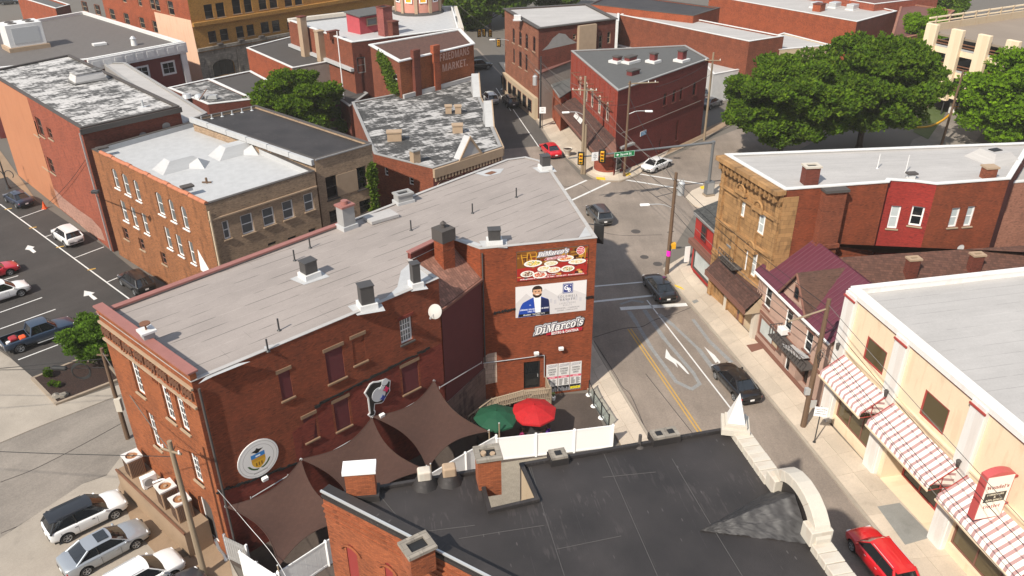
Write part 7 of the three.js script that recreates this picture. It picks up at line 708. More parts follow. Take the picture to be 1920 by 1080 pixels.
  if (kind === 'suv' && !o.nospoiler) mesh('spoiler', rbx(.3, .04, z1 * 1.9, rb - .1, yr - .02, 0, .015), rp, C);
  for (const sx of [-1, 1]) for (const s of [-1, 1]) { const k = c.r / .36, w = mesh('wheel', [tyre.clone().scale(k, k, 1.25)], M.black, C); w.position.set(sx * c.wb / 2, c.r, s * c.tr); const rim = mesh('rim', [new THREE.CylinderGeometry(.24 * k, .24 * k, .06, 16).rotateX(Math.PI / 2).translate(0, 0, s * .03)], M.metalDark, w), sp = []; for (let q = 0; q < 5; q++) sp.push(bx(.05, .22 * k, .03, 0, .12 * k, s * .075).rotateZ(q * 1.2566)); sp.push(new THREE.TorusGeometry(.225 * k, .022, 5, 18).translate(0, 0, s * .075), cyl(.05, .05, .03, 0, 0, 0, 8).rotateX(1.57).translate(0, 0, s * .08)); mesh('spokes', sp, o.rim ?? rimM, rim); }
  mesh('licence_plate', bx(.02, .14, .32, c.body[0][0] - .015, c.body[0][3] - .18, 0), M.whitePlain, C); mesh('front_grille', rbx(.05, .14, .8, c.body.at(-1)[0] - .01, c.body.at(-1)[3] - .06, 0, .02), M.black, C); mesh('bumper', rbx(.1, .16, 1.35, c.body[0][0] + .04, c.body[0][2] + .08, 0, .04), M.black, C); mesh('bumper', rbx(.1, .12, 1.2, c.body.at(-1)[0] - .04, c.body.at(-1)[2] + .04, 0, .04), M.black, C);
  if (kind === 'pickup') { mesh('cargo_bed', bx(1.83, .05, 1.58, -1.82, .73, 0), M.black, C); for (const q of [.95, -.95]) mesh('side_step', bx(1.6, .05, .1, .3, .36, q), M.galv, C); }
  return C;
}
const white = [.78, .78, .77], blk = [.008, .008, .009], gold = [.5, .5, .5];
car('suv', 'white car with black roof at the far end of the four parked cars', -25.73,-36.55,0.751, white, { roof: blk, trim: M.black });
car('sedan', 'silver sedan with sunroof between two white cars', -23.51,-34.09,0.785, [.40, .43, .46], { metal: 1, sunroof: true });
car('suv', 'white car with silver roof rails, third of the four parked cars', -20.5, -31.7, .80, [.80, .80, .79], { trim: M.galv });
car('sedan', 'dark grey car at the bottom edge beside the third parked car', -18.75, -30.35, .80, [.07, .08, .10], { metal: 1 });
car('pickup', 'dark blue pickup truck with loaded bed in the parking lot', -38.98,-57.36,0.771, [.018, .035, .065], { name: 'pickup_truck', cat: 'pickup truck' });
{ const p = [-38.98,-57.36,0.771]; const o = thing('cargo', 'red and orange bags and a white bucket in the pickup bed', 'cargo', p[0] - Math.cos(p[2]) * 1.8, .78, p[1] + Math.sin(p[2]) * 1.8, p[2]); mesh('bag', [rbx(.5, .35, .6, .5, .2, .3, .12)], mat([.75, .09, .02]), o); mesh('bag', [rbx(.6, .3, .7, -.1, .16, -.2, .12)], mat([.30, .02, .03]), o); mesh('bucket', cyl(.15, .17, .35, -.6, 0, .45, 12), M.whitePlain, o); }
car('sedan', 'dark navy sedan at the far end of the wall bays', -56.36,-86.9,2.435, [.012, .02, .045]);
car('suv', 'white car parked along the red brick wall', -45.85,-76.65,2.388, white, { trim: M.galv });
car('suv', 'black boxy car parked below the orange brick wall', -34.62,-66.36,2.377, [.012, .012, .013], { nospoiler: true });
car('sedan', 'red car cut by the left picture edge', -49.34,-68.67, .77, [.50, .012, .03]);
car('suv', 'white car at the left picture edge above the pickup', -46.06,-64.5, .77, white, { trim: M.galv });
car('suv', 'grey car driving through the crossing', 9.43,-81.01,1.803, [.10, .105, .11], { metal: 1, name: 'moving_car' });
car('sedan', 'black sedan waiting at the stop line', 13.28,-64.69,1.768, blk, { name: 'moving_car' });
car('sedan', 'black car in the near lane below the stop line', 16.58,-49.89,1.831, blk, { name: 'moving_car', s: 1.02 });
car('suv', 'bright red car in the near lane at the bottom right', 20.53,-32.74, 1.80, [.58, .006, .012], { name: 'moving_car', trim: M.galv });
car('sedan', 'bright red sedan beyond the crossing', 5.16,-102.28,1.859, [.58, .01, .02], { name: 'moving_car' });
car('sedan', 'white sedan on the cross street by the dark red wall', 18.18,-96.49,0.809, white, { name: 'moving_car' });
car('suv', 'dark car turning at the far crossing', -5.74,-147.88, .5, [.02, .021, .023], { name: 'moving_car', s: 1.1 });
car('suv', 'silver white car far up the street', -3.21,-126.59, 1.85, [.55, .55, .54], { name: 'moving_car' });
car('suv', 'dark blue car far up the street beside the silver one', -0.03,-125.02, 1.82, [.014, .016, .03], { name: 'moving_car' });
car('suv', 'black car at the top left corner beyond the dark roof', -129.04,-220.31, .4, [.03, .03, .03]);
car('sedan', 'dark car behind the dark red building', 31.64,-128.34, .8, [.04, .045, .05]); car('sedan', 'grey car behind the dark red building, nearest the pole', 30.72,-123.3, .8, [.12, .13, .14]);
// ---------- poles, signals, signs ----------
function pole(label, x, z, h, r = .17, m = M.wood) { const o = thing('utility_pole', label, 'utility pole', x, 0, z, 0, 'wooden utility poles'); mesh('shaft', cyl(r, r * .68, h, 0, 0, 0, 10), m, o); return o; }
const armG = (o, y, a, b, m = M.wood) => mesh('crossarm', bar([a[0], y, a[1]], [b[0], y, b[1]], .075, 4), m, o), insul = (o, pts) => pts.forEach(p => mesh('insulator', cyl(.06, .04, .18, ...p, 8), M.whitePlain, o));
const transformer = (o, x, y, z, r = .32, h = 1.1) => { const t = mesh('transformer', [cyl(r, r, h, x, y, z, 14), cyl(r * 1.05, r * .5, .15, x, y + h, z, 14)], M.galv, o); mesh('bushing', [cyl(.05, .04, .3, x - .1, y + h + .1, z, 6), cyl(.05, .04, .3, x + .12, y + h + .1, z, 6)], M.copGrey, t); };
const lampArm = (o, y, dx, dz, m = M.galv) => { const l = Math.hypot(dx, dz); mesh('lamp_arm', tube([[0, y - .2, 0], [dx * .4, y + .2, dz * .4], [dx * .85, y + .25, dz * .85]], .04, 12, 6), m, o); mesh('lamp_head', rbx(.9, .2, .36, 0, 0, 0, .09).rotateY(Math.atan2(-dz, dx)).translate(dx, y + .22, dz), M.whitePlain, o); };
const pR = pole('wooden pole with pale arm on the sidewalk by the cream store', 20.19,-45.14, 10.3, .2, M.wood); { const B = [17.35,8.6,-45.57], T = [20.19,-45.14]; mesh('crossarm', bar([0, 9.6, 0], [-2.6, 9.0, .6], .07, 5), M.woodPale, pR); mesh('wire_coil', [0, 1, 2].map(k => new THREE.TorusGeometry(.35 + k * .06, .022, 5, 20).rotateY(.6 + k * .3).translate(.1, 6.2 - k * .25, .2)), M.wire, pR); mesh('meter_box', bx(.35, .5, .25, -.25, 3.2, .1), M.galv, pR); mesh('sign_plate', bx(.4, .6, .05, .3, 2.2, .2), M.galv, pR); }
const pN = pole('wooden pole with transformer and pink notice at the corner', 14.61,-68.14, 10.2, .2); transformer(pN, .55, 8.1, 0); lampArm(pN, 7.0, -2.6, .2); mesh('notice', cyl(.205, .2, .55, 0, 2.0, 0, 12), M.pink, pN); { const s = mesh('pedestrian_signal', rbx(.5, .55, .45, .35, 3.0, -.1), M.yellow, pN); mesh('signal_visor', bx(.1, .5, .42, .05, 2.9, .05), M.black, s); } mesh('step_iron', [bar([-.3, 4.4, 0], [.3, 4.5, 0], .03), bar([-1.6, 7.9, 0], [.2, 8.4, 0], .03)], M.metalDark, pN); mesh('bracket', bx(.5, .1, .1, .25, 9, 0), M.metalDark, pN);
const p1 = pole('wooden pole with crossarm at the rounded red corner', 8.72,-94.89, 12, .2, M.woodPale); armG(p1, 10.4, [-1.5, -.1], [1.4, .3], M.woodPale); insul(p1, [[-1.4, 10.45, -.1], [-.7, 10.45, 0], [.7, 10.45, .1], [1.3, 10.45, .3]]); lampArm(p1, 7.6, -2.2, .3); mesh('stub_pole', cyl(.16, .14, 6.3, .3, 0, .1, 8), M.woodPale, p1);
const p2 = pole('dark wooden pole with lamp before the dark red side wall', 13.76,-93.69, 11.7, .17, M.wood); armG(p2, 11.4, [-.2, 0], [3.4, -.6], M.woodPale); insul(p2, [[2.2, 11.45, -.4], [3, 11.45, -.5]]); lampArm(p2, 8.0, 2.4, .2);
const p3 = pole('pale wooden pole at the end of the dark red side wall', 26.38,-107.34, 11.8, .17, M.woodPale); armG(p3, 10.8, [-1, 0], [1, .2], M.woodPale); insul(p3, [[-.9, 10.85, 0], [.9, 10.85, .2]]);
const p4 = pole('dark pole with transformer on the far sidewalk', 4.22,-113.34, 10.1, .16, M.metalDark); transformer(p4, -.8, 6.2, .1, .33, 1.2); mesh('bracket', bx(.8, .1, .1, -.4, 7, 0), M.metalDark, p4);
const p5 = pole('dark pole at the far crossing beside the brown building', 0.42,-130.79, 12, .16, M.wood); lampArm(p5, 8.6, -3.2, .3);
const lA = pole('leaning wooden pole beside the brick front at the mulch bed', -26.61,-44.55, 7.4, .17, M.wood); mesh('junction_box', bx(.4, 1.0, .3, .15, 3.0, .15), M.copStone, lA); armG(lA, 6.9, [-.4, 0], [.4, .1]);
const lB = pole('wooden pole standing in front of the brick front', -17.34,-32.43, 9.6, .18, M.woodPale); armG(lB, 9.0, [-.6, -.2], [.6, .3], M.woodPale); insul(lB, [[-.5, 9.05, -.2], [.5, 9.05, .3]]);
const lO = pole('pole with white transformers behind the orange building', 68.95,-160.22, 12, .2, M.wood); for (const k of [-1.1, .1, 1.3]) transformer(lO, k, 9, .4, .42, 1.5); const lP = pole('pole with two white transformers at the top right', 77.55,-162.23, 14, .2, M.wood); for (const k of [-.7, .8]) transformer(lP, k, 10.6, .3, .45, 1.6); armG(lP, 13.4, [-1.2, 0], [1.2, 0]);
// mast arm with signals and street sign
const light = (label, x, y, z, ry) => { const o = thing('traffic_light', label, 'traffic light', x, y, z, ry, 'traffic lights'); mesh('backplate', rbx(.72, 1.5, .06, 0, 0, -.1, .03), M.black, o); mesh('housing', rbx(.4, 1.15, .24, 0, 0, 0, .04), M.yellow, o); [[.36, [.30, .02, .02]], [0, [.22, .12, .01]], [-.36, [.01, .12, .06]]].forEach(([v, c]) => { mesh('lens', new THREE.SphereGeometry(.14, 12, 6, 0, 7, 0, 1.2).rotateX(1.5708).translate(0, v, .08), mat(c, { roughness: .2 }), o); mesh('visor', new THREE.CylinderGeometry(.17, .17, .24, 12, 1, true, Math.PI * .5, Math.PI).rotateX(Math.PI / 2).translate(0, v, .22), M.yellow, o); }); return o; };
{ const b = [22.55,-87.38], hA = 6.3, tip = [6.11,-82.59], o = thing('signal_mast', 'grey steel mast arm pole on the corner island', 'signal mast', b[0], .14, b[1]); mesh('pole', cyl(.2, .16, hA + .1, 0, 0, 0, 12), M.steelGrey, o); mesh('arm', bar([0, hA, 0], [tip[0] - b[0], hA, tip[1] - b[1]], .15, 10, .07), M.steelGrey, o); mesh('base_plate', cyl(.4, .4, .12, 0, 0, 0, 12), M.steelGrey, o); mesh('collar', cyl(.22, .22, .35, 0, hA - .2, 0, 12), M.steelGrey, o); const on = px => px; const ry = Math.atan2(-(b[1] - tip[1]), b[0] - tip[0]); const L1 = [7.58,-82.5], L2 = [10.05,-82.78], SG = [9.1,-82.97], GS = [12.51,-83.44]; const pr = q => { const dx = b[0] - tip[0], dz = b[1] - tip[1], t = ((q[0] - tip[0]) * dx + (q[1] - tip[1]) * dz) / (dx * dx + dz * dz); return [tip[0] + dx * t, tip[1] + dz * t + .22]; };
  light('traffic light at the end of the mast arm', pr(L1)[0], hA, pr(L1)[1], ry - .5); light('traffic light on the mast arm beside the green street sign', pr(L2)[0], hA, pr(L2)[1], ry - .5);
  const wS = thing('road_sign', 'white regulatory sign between the two mast arm signals', 'sign', pr(SG)[0], hA + .1, pr(SG)[1] + .05, ry); mesh('plate', bx(.75, .95, .03), M.whitePlain, wS); mesh('print', new THREE.PlaneGeometry(.7, .9).translate(0, 0, .02), printed(64, 80, (x, w, h) => { x.fillStyle = '#e9e9e9'; x.fillRect(0, 0, w, h); x.fillStyle = '#222'; x.font = 'bold 13px sans-serif'; x.textAlign = 'center'; x.fillText('LEFT', 32, 20); x.fillText('TURN', 32, 36); x.fillText('YIELD', 32, 52); x.fillText('ON', 32, 68); }), wS);
  const gS = thing('street_sign', 'green street name sign on the mast arm', 'sign', pr(GS)[0], hA + .02, pr(GS)[1] + .05, ry); mesh('plate', rbx(2.4, .62, .04, 0, 0, 0, .015), M.signGreen, gS); mesh('print', new THREE.PlaneGeometry(2.36, .58).translate(0, 0, .026), printed(512, 128, (x, w, h) => { x.fillStyle = '#0c8048'; x.fillRect(0, 0, w, h); x.strokeStyle = '#fff'; x.lineWidth = 5; x.strokeRect(5, 5, w - 10, h - 10); x.fillStyle = '#fff'; x.font = 'bold 72px sans-serif'; x.fillText('South St', 150, 90); x.beginPath(); x.moveTo(50, 64); x.lineTo(84, 34); x.lineTo(84, 52); x.lineTo(118, 52); x.lineTo(118, 76); x.lineTo(84, 76); x.lineTo(84, 94); x.fill(); }, { roughness: .4 }), gS);
  const cb = thing('signal_cabinet', 'grey steel signal cabinet at the foot of the mast pole', 'cabinet', 22.56,0.14,-87.7, .3); mesh('body', rbx(.95, 1.5, .7, .0, .95, .35, .04), M.steelGrey, cb); mesh('plinth', bx(1.1, .2, .9, 0, .1, .35), M.concDark, cb); mesh('door', bx(.8, 1.3, .03, 0, .95, .71), M.copGrey, cb); }
{ const o = light('traffic light fixed to the corner of the signboard wall', 6.05, 12.25, -51.2, 2.75); mesh('bracket', [bx(.9, .06, .06, .3, .6, -.1), bx(.9, .06, .06, .3, -.6, -.1)], M.metalDark, o); }
{ const P = [[-5.45,-149.67], [-4.7,-150.1], [-3.54,-149.6], [-1.94,-141.62]]; P.forEach(([x, z], i) => light(['leftmost far traffic light hung over the upper crossing', 'second far traffic light hung over the upper crossing', 'third far traffic light hung over the upper crossing', 'far traffic light nearest the brown building'][i], x, 6, z, [.3, -.4, .2, 0][i])); }
const postSign = (label, x, z, h, w, hh, draw, ry = 0) => { const o = thing('road_sign', label, 'sign', x, .1, z, ry, 'post signs on the far sidewalk'); mesh('post', cyl(.04, .04, h), M.metalDark, o); mesh('plate', bx(w, hh, .03, 0, h - hh / 2, .05), M.whitePlain, o); mesh('print', new THREE.PlaneGeometry(w - .04, hh - .04).translate(0, h - hh / 2, .07), printed(64, 96, draw), o); mesh('foot', cyl(.12, .1, .1), M.metalDark, o); };
const txtS = lines => (x, w, h) => { x.fillStyle = '#efefef'; x.fillRect(0, 0, w, h); x.fillStyle = '#26262a'; x.font = 'bold 15px sans-serif'; x.textAlign = 'center'; lines.forEach((t, i) => x.fillText(t, 32, 26 + i * 24, 58)); };
postSign('no left turn sign on the far sidewalk', 2.45,-124.08, 3.0, .8, 1, (x, w, h) => { x.fillStyle = '#f2f2f2'; x.fillRect(0, 0, w, h); x.strokeStyle = '#111'; x.lineWidth = 7; x.beginPath(); x.moveTo(40, 74); x.lineTo(40, 44); x.lineTo(20, 44); x.stroke(); x.strokeStyle = '#c01818'; x.lineWidth = 7; x.beginPath(); x.arc(32, 50, 25, 0, 7); x.moveTo(14, 32); x.lineTo(50, 68); x.stroke(); }); postSign('plain white sign by the dark pole on the far sidewalk', 4.51,-112.84, 3.1, .9, .9, txtS(['LEFT', 'LANE', 'ONLY'])); postSign('tall route sign at the far crossing', 0.89,-129.52, 3.7, .75, 1.7, txtS(['WEST', '40', 'SOUTH']));
postSign('white lane sign beside the pole at the cream store', 20.4,-43.42, 3.0, .85, .75, txtS(['LEFT TURN', 'MUST', 'TURN LEFT']), -.2);
const bin = (l, x, z) => { const o = thing('litter_bin', l, 'litter bin', x, .14, z, 0, 'litter bins'); mesh('drum', cyl(.45, .55, 1.2, 0, 0, 0, 12), M.metalDark, o); mesh('rim', cyl(.6, .6, .1, 0, 1.2, 0, 12), M.black, o); }; bin('dark litter bin nearest the far crossing', -1.08,-137.44); bin('dark litter bin behind the dark blue car', 0.08,-132.72);
{ const o = thing('planter', 'round stone planter at the curb beyond the crossing', 'planter', 7.34,0.14,-101.12); mesh('bowl', new THREE.LatheGeometry([[.3, 0], [.35, .1], [.28, .3], [.55, .8], [.66, 1.0], [.6, 1.02], [.5, .85]].map(p => new THREE.Vector2(...p)), 14), M.copStone, o); mesh('soil', cyl(.52, .52, .04, 0, .88, 0, 12), M.mulch, o); const c = thing('display_stand', 'bright yellow folding display outside the small red shop', 'stand', 6.26,0.14,-122.83, .2); mesh('panel', [bx(1, 1.3, .05, 0, .8, .25).rotateX(-.15), bx(1, 1.3, .05, 0, .8, -.25).rotateX(.15)], mat([.80, .68, .02]), c); mesh('frame', [bar([-.5, 0, .5], [-.5, 1.5, .1], .03), bar([.5, 0, .5], [.5, 1.5, .1], .03)], M.metalDark, c);
  const lp = thing('street_lamp', 'black ornamental lamp post at the top left', 'street lamp', -60.04,0,-91.41); mesh('post', cyl(.12, .07, 4.2, 0, 0, 0, 8), M.metalDark, lp); mesh('base', cyl(.3, .15, .5, 0, 0, 0, 10), M.metalDark, lp); mesh('scroll', [new THREE.TorusGeometry(.5, .05, 5, 14, 4).translate(-.6, 1.8, 0), new THREE.TorusGeometry(.5, .05, 5, 14, 4).rotateY(Math.PI).translate(.6, 1.8, 0)], M.metalDark, lp); mesh('lantern', new THREE.ConeGeometry(.2, .5, 6).translate(0, 4.3, 0), M.metalDark, lp);
  const cn = thing('traffic_cone', 'small orange cone beside the red wall', 'cone', -52.66,0,-85.3); mesh('cone', new THREE.ConeGeometry(.25, .9, 10).translate(0, .5, 0), mat([.7, .10, .02]), cn); mesh('base', bx(.5, .06, .5, 0, .03, 0), mat([.7, .10, .02]), cn);
   const dl = thing('lamp_post', 'thin dark lamp post by the garage driveway', 'lamp post', 63.78,0,-118.23); mesh('post', cyl(.12, .08, 6, 0, 0, 0, 8), M.metalDark, dl); mesh('lamp_head', bx(.9, .15, .3, .4, 6, 0), M.metalDark, dl); const kb = thing('ticket_booth', 'small white entry machines at the garage driveway', 'machine', 65.65,0,-119); mesh('cabinet', [rbx(.7, 1.5, .5, 0, .75, 0), rbx(.6, 1.7, .4, 1.6, .85, -.8)], M.whitePlain, kb); mesh('barrier_arm', bx(2.6, .1, .1, 1.2, 1.1, .5), M.yellow, kb); const lw = pole('dark leaning pole at the garage driveway', 57.51,-104.58, 10, .18, M.wood); lw.rotation.z = -.04; }
// ---------- wires ----------
const TOP = (p, y, dx = 0, dz = 0) => [p.position.x + dx, y, p.position.z + dz];
const wireM = [M.wire, M.wirePale]; const sag = (a, b, s) => tube([0, .2, .4, .6, .8, 1].map(t => [a[0] + (b[0] - a[0]) * t, a[1] + (b[1] - a[1]) * t - s * 4 * t * (1 - t), a[2] + (b[2] - a[2]) * t]), .026, 24, 4);
const wire = (l, a, b, s, m = 0, r) => solo('overhead_wire', l, 'wire', sag(a, b, s), wireM[m], 0, 0, 0, 0, 'overhead wires');
const ord = ['top', 'second', 'third', 'fourth', 'lowest'], wl = (a, b, i = 0) => `${ord[i]} wire from ${a} to ${b}`;
[[9.9, 0, 0], [9.0, .25, 0], [7.4, .2, 1], [6.8, .2, 0]].forEach(([y, d, m], i) => wire(wl('cream store pole', 'pink notice pole', i), TOP(pR, y, d - .2), TOP(pN, y - .2, d - .2), .35 + i * .1, m)); [[9.9, 1], [8.9, 0], [7.4, 0], [6.6, 1]].forEach(([y, m], i) => wire(wl('cream store pole', 'lower right picture corner', i), TOP(pR, y), [24.2, y - .3, -14 - i], .3 + i * .08, m));
[[10, 10.4, -1.4, 1], [9.4, 10.4, .7, 1], [8.2, 8.4, 0, 0], [7.4, 7.2, 0, 1], [6.8, 6.6, 0, 0]].forEach(([y, y2, d, m], i) => wire(wl('pink notice pole', 'rounded red corner pole', i), TOP(pN, y), TOP(p1, y2, d), .5 + i * .12, m)); [[10.4, 9.6, -1.4], [10.4, 9.2, .7], [8, 7.8, 0], [7, 6.9, 0]].forEach(([y, y2, d], i) => wire(wl('rounded red corner pole', 'far transformer pole', i), TOP(p1, y, d), TOP(p4, y2), .4 + i * .1, i % 2)); [[9.5, 11], [8, 9], [7, 8]].forEach(([y, y2], i) => wire(wl('far transformer pole', 'far crossing pole', i), TOP(p4, y), TOP(p5, y2), .4, i % 2)); [[11, 10.8, 3], [8.4, 9, 0]].forEach(([y, y2, d], i) => wire(wl('red wall lamp pole', 'pole ending the red wall', i), TOP(p2, y, d), TOP(p3, y2), .4, i % 2)); wire(wl('rounded red corner pole', 'red wall lamp pole'), TOP(p1, 9.2), TOP(p2, 9.0), .3, 0); wire(wl('pink notice pole', 'red wall lamp pole'), TOP(pN, 9.2), TOP(p2, 10), .5, 0);
wire(wl('far traffic lights', 'brown far building'), [-7.1,8,-147.46], [-0.97,7.5,-132.55], .4, 0); wire(wl('far crossing', 'market building'), [-10.97,9,-166.12], [-0.96,8.5,-133.73], .5, 1);
wire(wl('mulch bed pole', 'left picture edge, lowest line'), TOP(lA, 5.9), [-60, 5.9, -46], .5, 0); wire(wl('mulch bed pole', 'left picture edge, upper line'), TOP(lA, 6.6), [-62, 6.8, -40.5], .4, 0); wire(wl('brick front pole', 'left picture edge'), TOP(lB, 8.6), [-55, 8.2, -37], .6, 0); wire(wl('brick front pole', 'mulch bed pole'), TOP(lB, 8.8), TOP(lA, 7.1), .4, 1); wire(wl('brick front pole', 'brick front windows'), TOP(lB, 9.1), [-18.97,6.4,-35.95], .15, 0); wire(wl('tall red building', 'orange brick building'), [-40.52,9.67,-74.13], [-57.39,-2.84,-91.37], .5, 0);
{ const a = TOP(lA, 5.9), t = .27, c = [a[0] + (-60 - a[0]) * t, 5.6, a[2] + (-46 - a[2]) * t], o = thing('cable_coil', 'black cable coil and splice case hung on the wire over the mulch bed', 'cable coil', a[0] - 1.7, 5.7, a[2] + .1); mesh('coil', [0, 1, 2].map(k => new THREE.TorusGeometry(.62 - k * .05, .035, 6, 24).rotateY(.15 * k)), M.wire, o); mesh('splice_case', new THREE.CapsuleGeometry(.16, .7, 4, 10).rotateZ(1.5).translate(-1.35, .25, 0), M.wire, o); }
{ const o = pole('slim pole with transformer standing before the tan facade', -26.04,-65.67, 11, .14, M.wood); transformer(o, -.55, 6.6, .2, .42, 1.5); armG(o, 10.6, [-.4, 0], [.4, 0]); }
// ---------- trees ----------
const leafM = (c, tr = .3) => new THREE.MeshPhysicalMaterial({ color: lin(...c), roughness: 1, specularIntensity: .15, side: THREE.DoubleSide, transmission: tr, thickness: 0 });
function sprigGeo(s, n) { const gs = []; for (let k = 0; k < n; k++) { const w = s * rr(.35, .6), l = s * rr(.7, 1.1), g = new THREE.BufferGeometry(); g.setAttribute('position', new THREE.Float32BufferAttribute([0, 0, 0, -w / 2, l * .5, w * .25, 0, l, 0, w / 2, l * .5, w * .25], 3)); g.setAttribute('uv', new THREE.Float32BufferAttribute([.5, 0, 0, .5, .5, 1, 1, .5], 2)); g.setIndex([0, 3, 2, 0, 2, 1]); g.computeVertexNormals(); g.rotateX(rr(-1.3, 1.3)); g.rotateZ(rr(-1.3, 1.3)); g.rotateY(rr(0, 6.28)); g.translate(rr(-.3, .3) * s, rr(-.2, .2) * s, rr(-.3, .3) * s); gs.push(g); } return mergeGeometries(gs); }
function tree(name, label, x, z, h, rx, ry, rz, n, cols, o = {}) { // crown ellipsoid rx,ry,rz with its top at h; clumps shade one another
  const T = thing(name, label, o.cat ?? 'tree', x, 0, z, 0, o.group), cy = h - ry, clumps = [], tr = o.tr ?? .3, m = o.clumps ?? 46;
  for (let i = 0; i < m; i++) { const u = rr(-1, 1), a = rr(0, 6.283), q = Math.sqrt(1 - u * u), k = Math.pow(rnd(), .45), wob = 1 + .28 * Math.sin(a * 3 + i) * rnd(), r = (o.cr ?? .30) * Math.min(rx, ry) * rr(.65, 1.25); clumps.push([Math.cos(a) * q * rx * k * wob * .86, cy + u * ry * k * .86, Math.sin(a) * q * rz * k * wob * .86, r]); }
  const gs = [tube([[0, 0, 0], [rr(-.2, .2), cy * .45, rr(-.2, .2)], [rr(-.4, .4), cy, rr(-.4, .4)]], tr, 10, 8)], tb = [bar([0, 0, 0], [0, .6, 0], tr * 1.5, 8, tr)]; mesh('trunk', [...gs, ...tb], o.bark ?? mat([.10, .07, .05], { map: woodT }), T); const lim = []; for (let i = 0; i < Math.min(14, m); i++) { const c = clumps[i]; lim.push(bar([0, Math.max(.3, cy - ry * .75), 0], [c[0] * .8, c[1] - c[3] * .3, c[2] * .8], tr * .42, 5, tr * .1)); } mesh('limbs', lim, o.bark ?? mat([.10, .07, .05], { map: woodT }), T);
  const im = new THREE.InstancedMesh(sprigGeo(o.leaf ?? .5, 5), leafM([1, 1, 1], .3), n), d = new THREE.Object3D(), C = new THREE.Color(); im.name = 'crown'; im.userData.kind = 'stuff'; im.castShadow = im.receiveShadow = true;
  for (let i = 0; i < n; i++) { const c = clumps[rnd() * m | 0], u = rr(-1, 1), a = rr(0, 6.283), q = Math.sqrt(1 - u * u), k = Math.pow(rnd(), .3) * c[3]; d.position.set(c[0] + Math.cos(a) * q * k * 1.25, c[1] + u * k * .75, c[2] + Math.sin(a) * q * k * 1.25); d.rotation.set(rr(-.7, .7), rr(0, 6.28), rr(-.7, .7)); const s = rr(.6, 1.25); d.scale.set(s, s, s); d.updateMatrix(); im.setMatrixAt(i, d.matrix); const cc = cols[rnd() * cols.length | 0], v = rr(.75, 1.25); C.setRGB(cc[0] * v, cc[1] * v, cc[2] * v); im.setColorAt(i, C); }
  T.add(im); return T;
}
const dk = [[.065, .125, .008], [.085, .155, .009], [.115, .185, .012]], br = [[.13, .24, .006], [.155, .275, .008], [.10, .195, .006]], md = [[.10, .175, .008], [.125, .205, .010], [.07, .135, .008]];
tree('shade_tree', 'large dark green tree, left one of the pair right of the dark red building', 34.24,-99.29, 13.4, 8.4, 5.8, 7.5, 24000, dk, { clumps: 130, cr: .21, tr: .38, leaf: .48, group: 'large dark trees' });
tree('shade_tree', 'large dark green tree, right one of the pair before the garage', 46.08,-103.56, 15.5, 9.6, 7, 8, 28000, dk, { clumps: 150, cr: .2, tr: .4, leaf: .48, group: 'large dark trees' });
tree('maple_tree', 'bright green tree between the dark trees and the garage', 66.12,-133.07, 13, 4.8, 5.8, 4.6, 11000, br, { clumps: 70, cr: .24, leaf: .46 });
tree('maple_tree', 'bright green tree at the right edge before the garage', 65.26,-103.75, 13.2, 7.4, 6.4, 6.5, 22000, br, { clumps: 110, cr: .22, leaf: .46 });
tree('yard_tree', 'round green tree between the flat roofs at upper left', -28.66,-107.55, 10.4, 7, 5, 6, 20000, md, { clumps: 110, cr: .22, leaf: .42 });
tree('ornamental_tree', 'small bright green tree at the corner of the brick front', -32.33,-53.22, 4.6, 2.1, 2.1, 1.9, 6500, [[.10, .19, .015], [.12, .22, .02], [.075, .15, .012]], { clumps: 34, leaf: .26, tr: .09 });
 tree('shrub', 'dark bush in the yard below the white pole', -22.46,-109.69, 3, 2, 1.6, 2, 1600, md, { clumps: 12, leaf: .4, tr: .1, cat: 'shrub' });
for (const [i, [x, z]] of [[-35.73,-51.82], [-34.5,-50.55]].entries()) tree('shrub', ['small shrub in the mulch bed, nearer the parking bays', 'small shrub in the mulch bed, nearer the back street'][i], x, z, .8, .45, .4, .45, 260, dk, { clumps: 5, leaf: .2, tr: .03, cat: 'shrub', group: 'shrubs in the mulch bed' });
[[-14.03,-182.13, 'dark tree behind the turret at the top'], [-9.53,-177.52, 'dark tree in the middle of the row at the top'], [-4.35,-178.42, 'dark tree above the far crossing'], [1.06,-188.58, 'dark tree behind the brown far building'], [11.13,-198.33, 'dark tree right of the brown far building']].forEach(([x, z, l], i) => tree('shade_tree', l, x, z - 6, 13, 9, 6.3, 7, 4200, dk.map(c => c.map(v => v * .8)), { clumps: 30, leaf: 1.1, group: 'far dark trees' }));
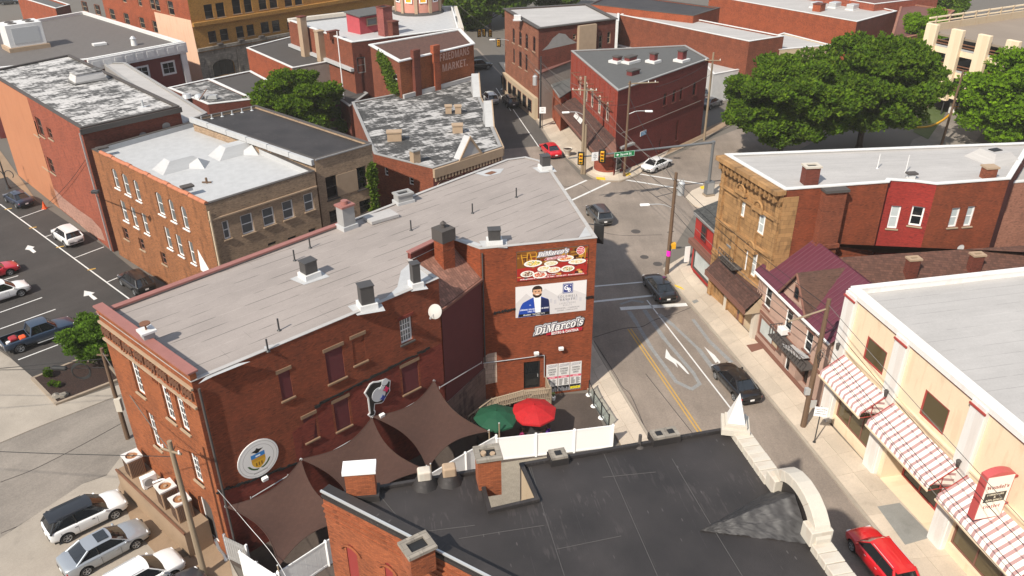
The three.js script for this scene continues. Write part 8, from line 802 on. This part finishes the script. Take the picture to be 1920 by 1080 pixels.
tree('shade_tree', 'small tree at the top right beyond the garage ramp', 96.86,-185.36, 9, 5, 4, 4, 2600, dk, { clumps: 20, leaf: .8, group: 'far dark trees' }); tree('shade_tree', 'tree behind the orange building above the big dark trees', 87.94,-176, 11, 4, 4, 4, 2600, md, { clumps: 18, leaf: .8, group: 'far dark trees' });
function ivy(label, F, x0, z0, poly, n, y) { const o = new THREE.InstancedMesh(sprigGeo(.45, 5), leafM([1, 1, 1], .25), n), d = new THREE.Object3D(), C = new THREE.Color(); for (let i = 0; i < n; i++) { const t = rnd(), j = Math.min(poly.length - 2, t * (poly.length - 1) | 0), f = t * (poly.length - 1) - j, a = poly[j], b = poly[j + 1], w = (a[2] + (b[2] - a[2]) * f) * (rnd() + rnd() - 1); const p = F.pt(a[0] + (b[0] - a[0]) * f + w, a[1] + (b[1] - a[1]) * f + rr(-.3, .3), rr(.05, .35)); d.position.set(x0 + p[0], p[1], z0 + p[2]); d.rotation.set(rr(-1, 1), rr(0, 6), rr(-1, 1)); d.scale.setScalar(rr(.6, 1.2)); d.updateMatrix(); o.setMatrixAt(i, d.matrix); const v = rr(.7, 1.3); o.setColorAt(i, C.setRGB(.10 * v, .16 * v, .015 * v)); } const g = thing('ivy', label, 'ivy'); o.name = 'leaves'; o.userData.kind = 'stuff'; o.castShadow = true; g.add(o); mesh('stem', poly.slice(1).map((b, i) => { const a = poly[i], p = F.pt(a[0], a[1], .05), q = F.pt(b[0], b[1], .05); return bar([p[0] + x0, p[1], p[2] + z0], [q[0] + x0, q[1], q[2] + z0], .04, 5); }), M.wood, g); }
ivy('green ivy climbing the corner of the brick market building', bH.F[0], bH.cx, bH.cz, [[4.73,12.04, 1.4], [6.43,11.05, 2.2], [7.11,9.85, 1.8], [8.51,8.47, 1.6]], 1800); ivy('green ivy on the edge of the tan brick wall', bF.F[1], bF.cx, bF.cz, [[5.64,9.71, .4], [5.69,8.49, .5], [5.73,6.61, .2], [5.74,4.97, .5]], 420);
renderer.render(scene, camera);
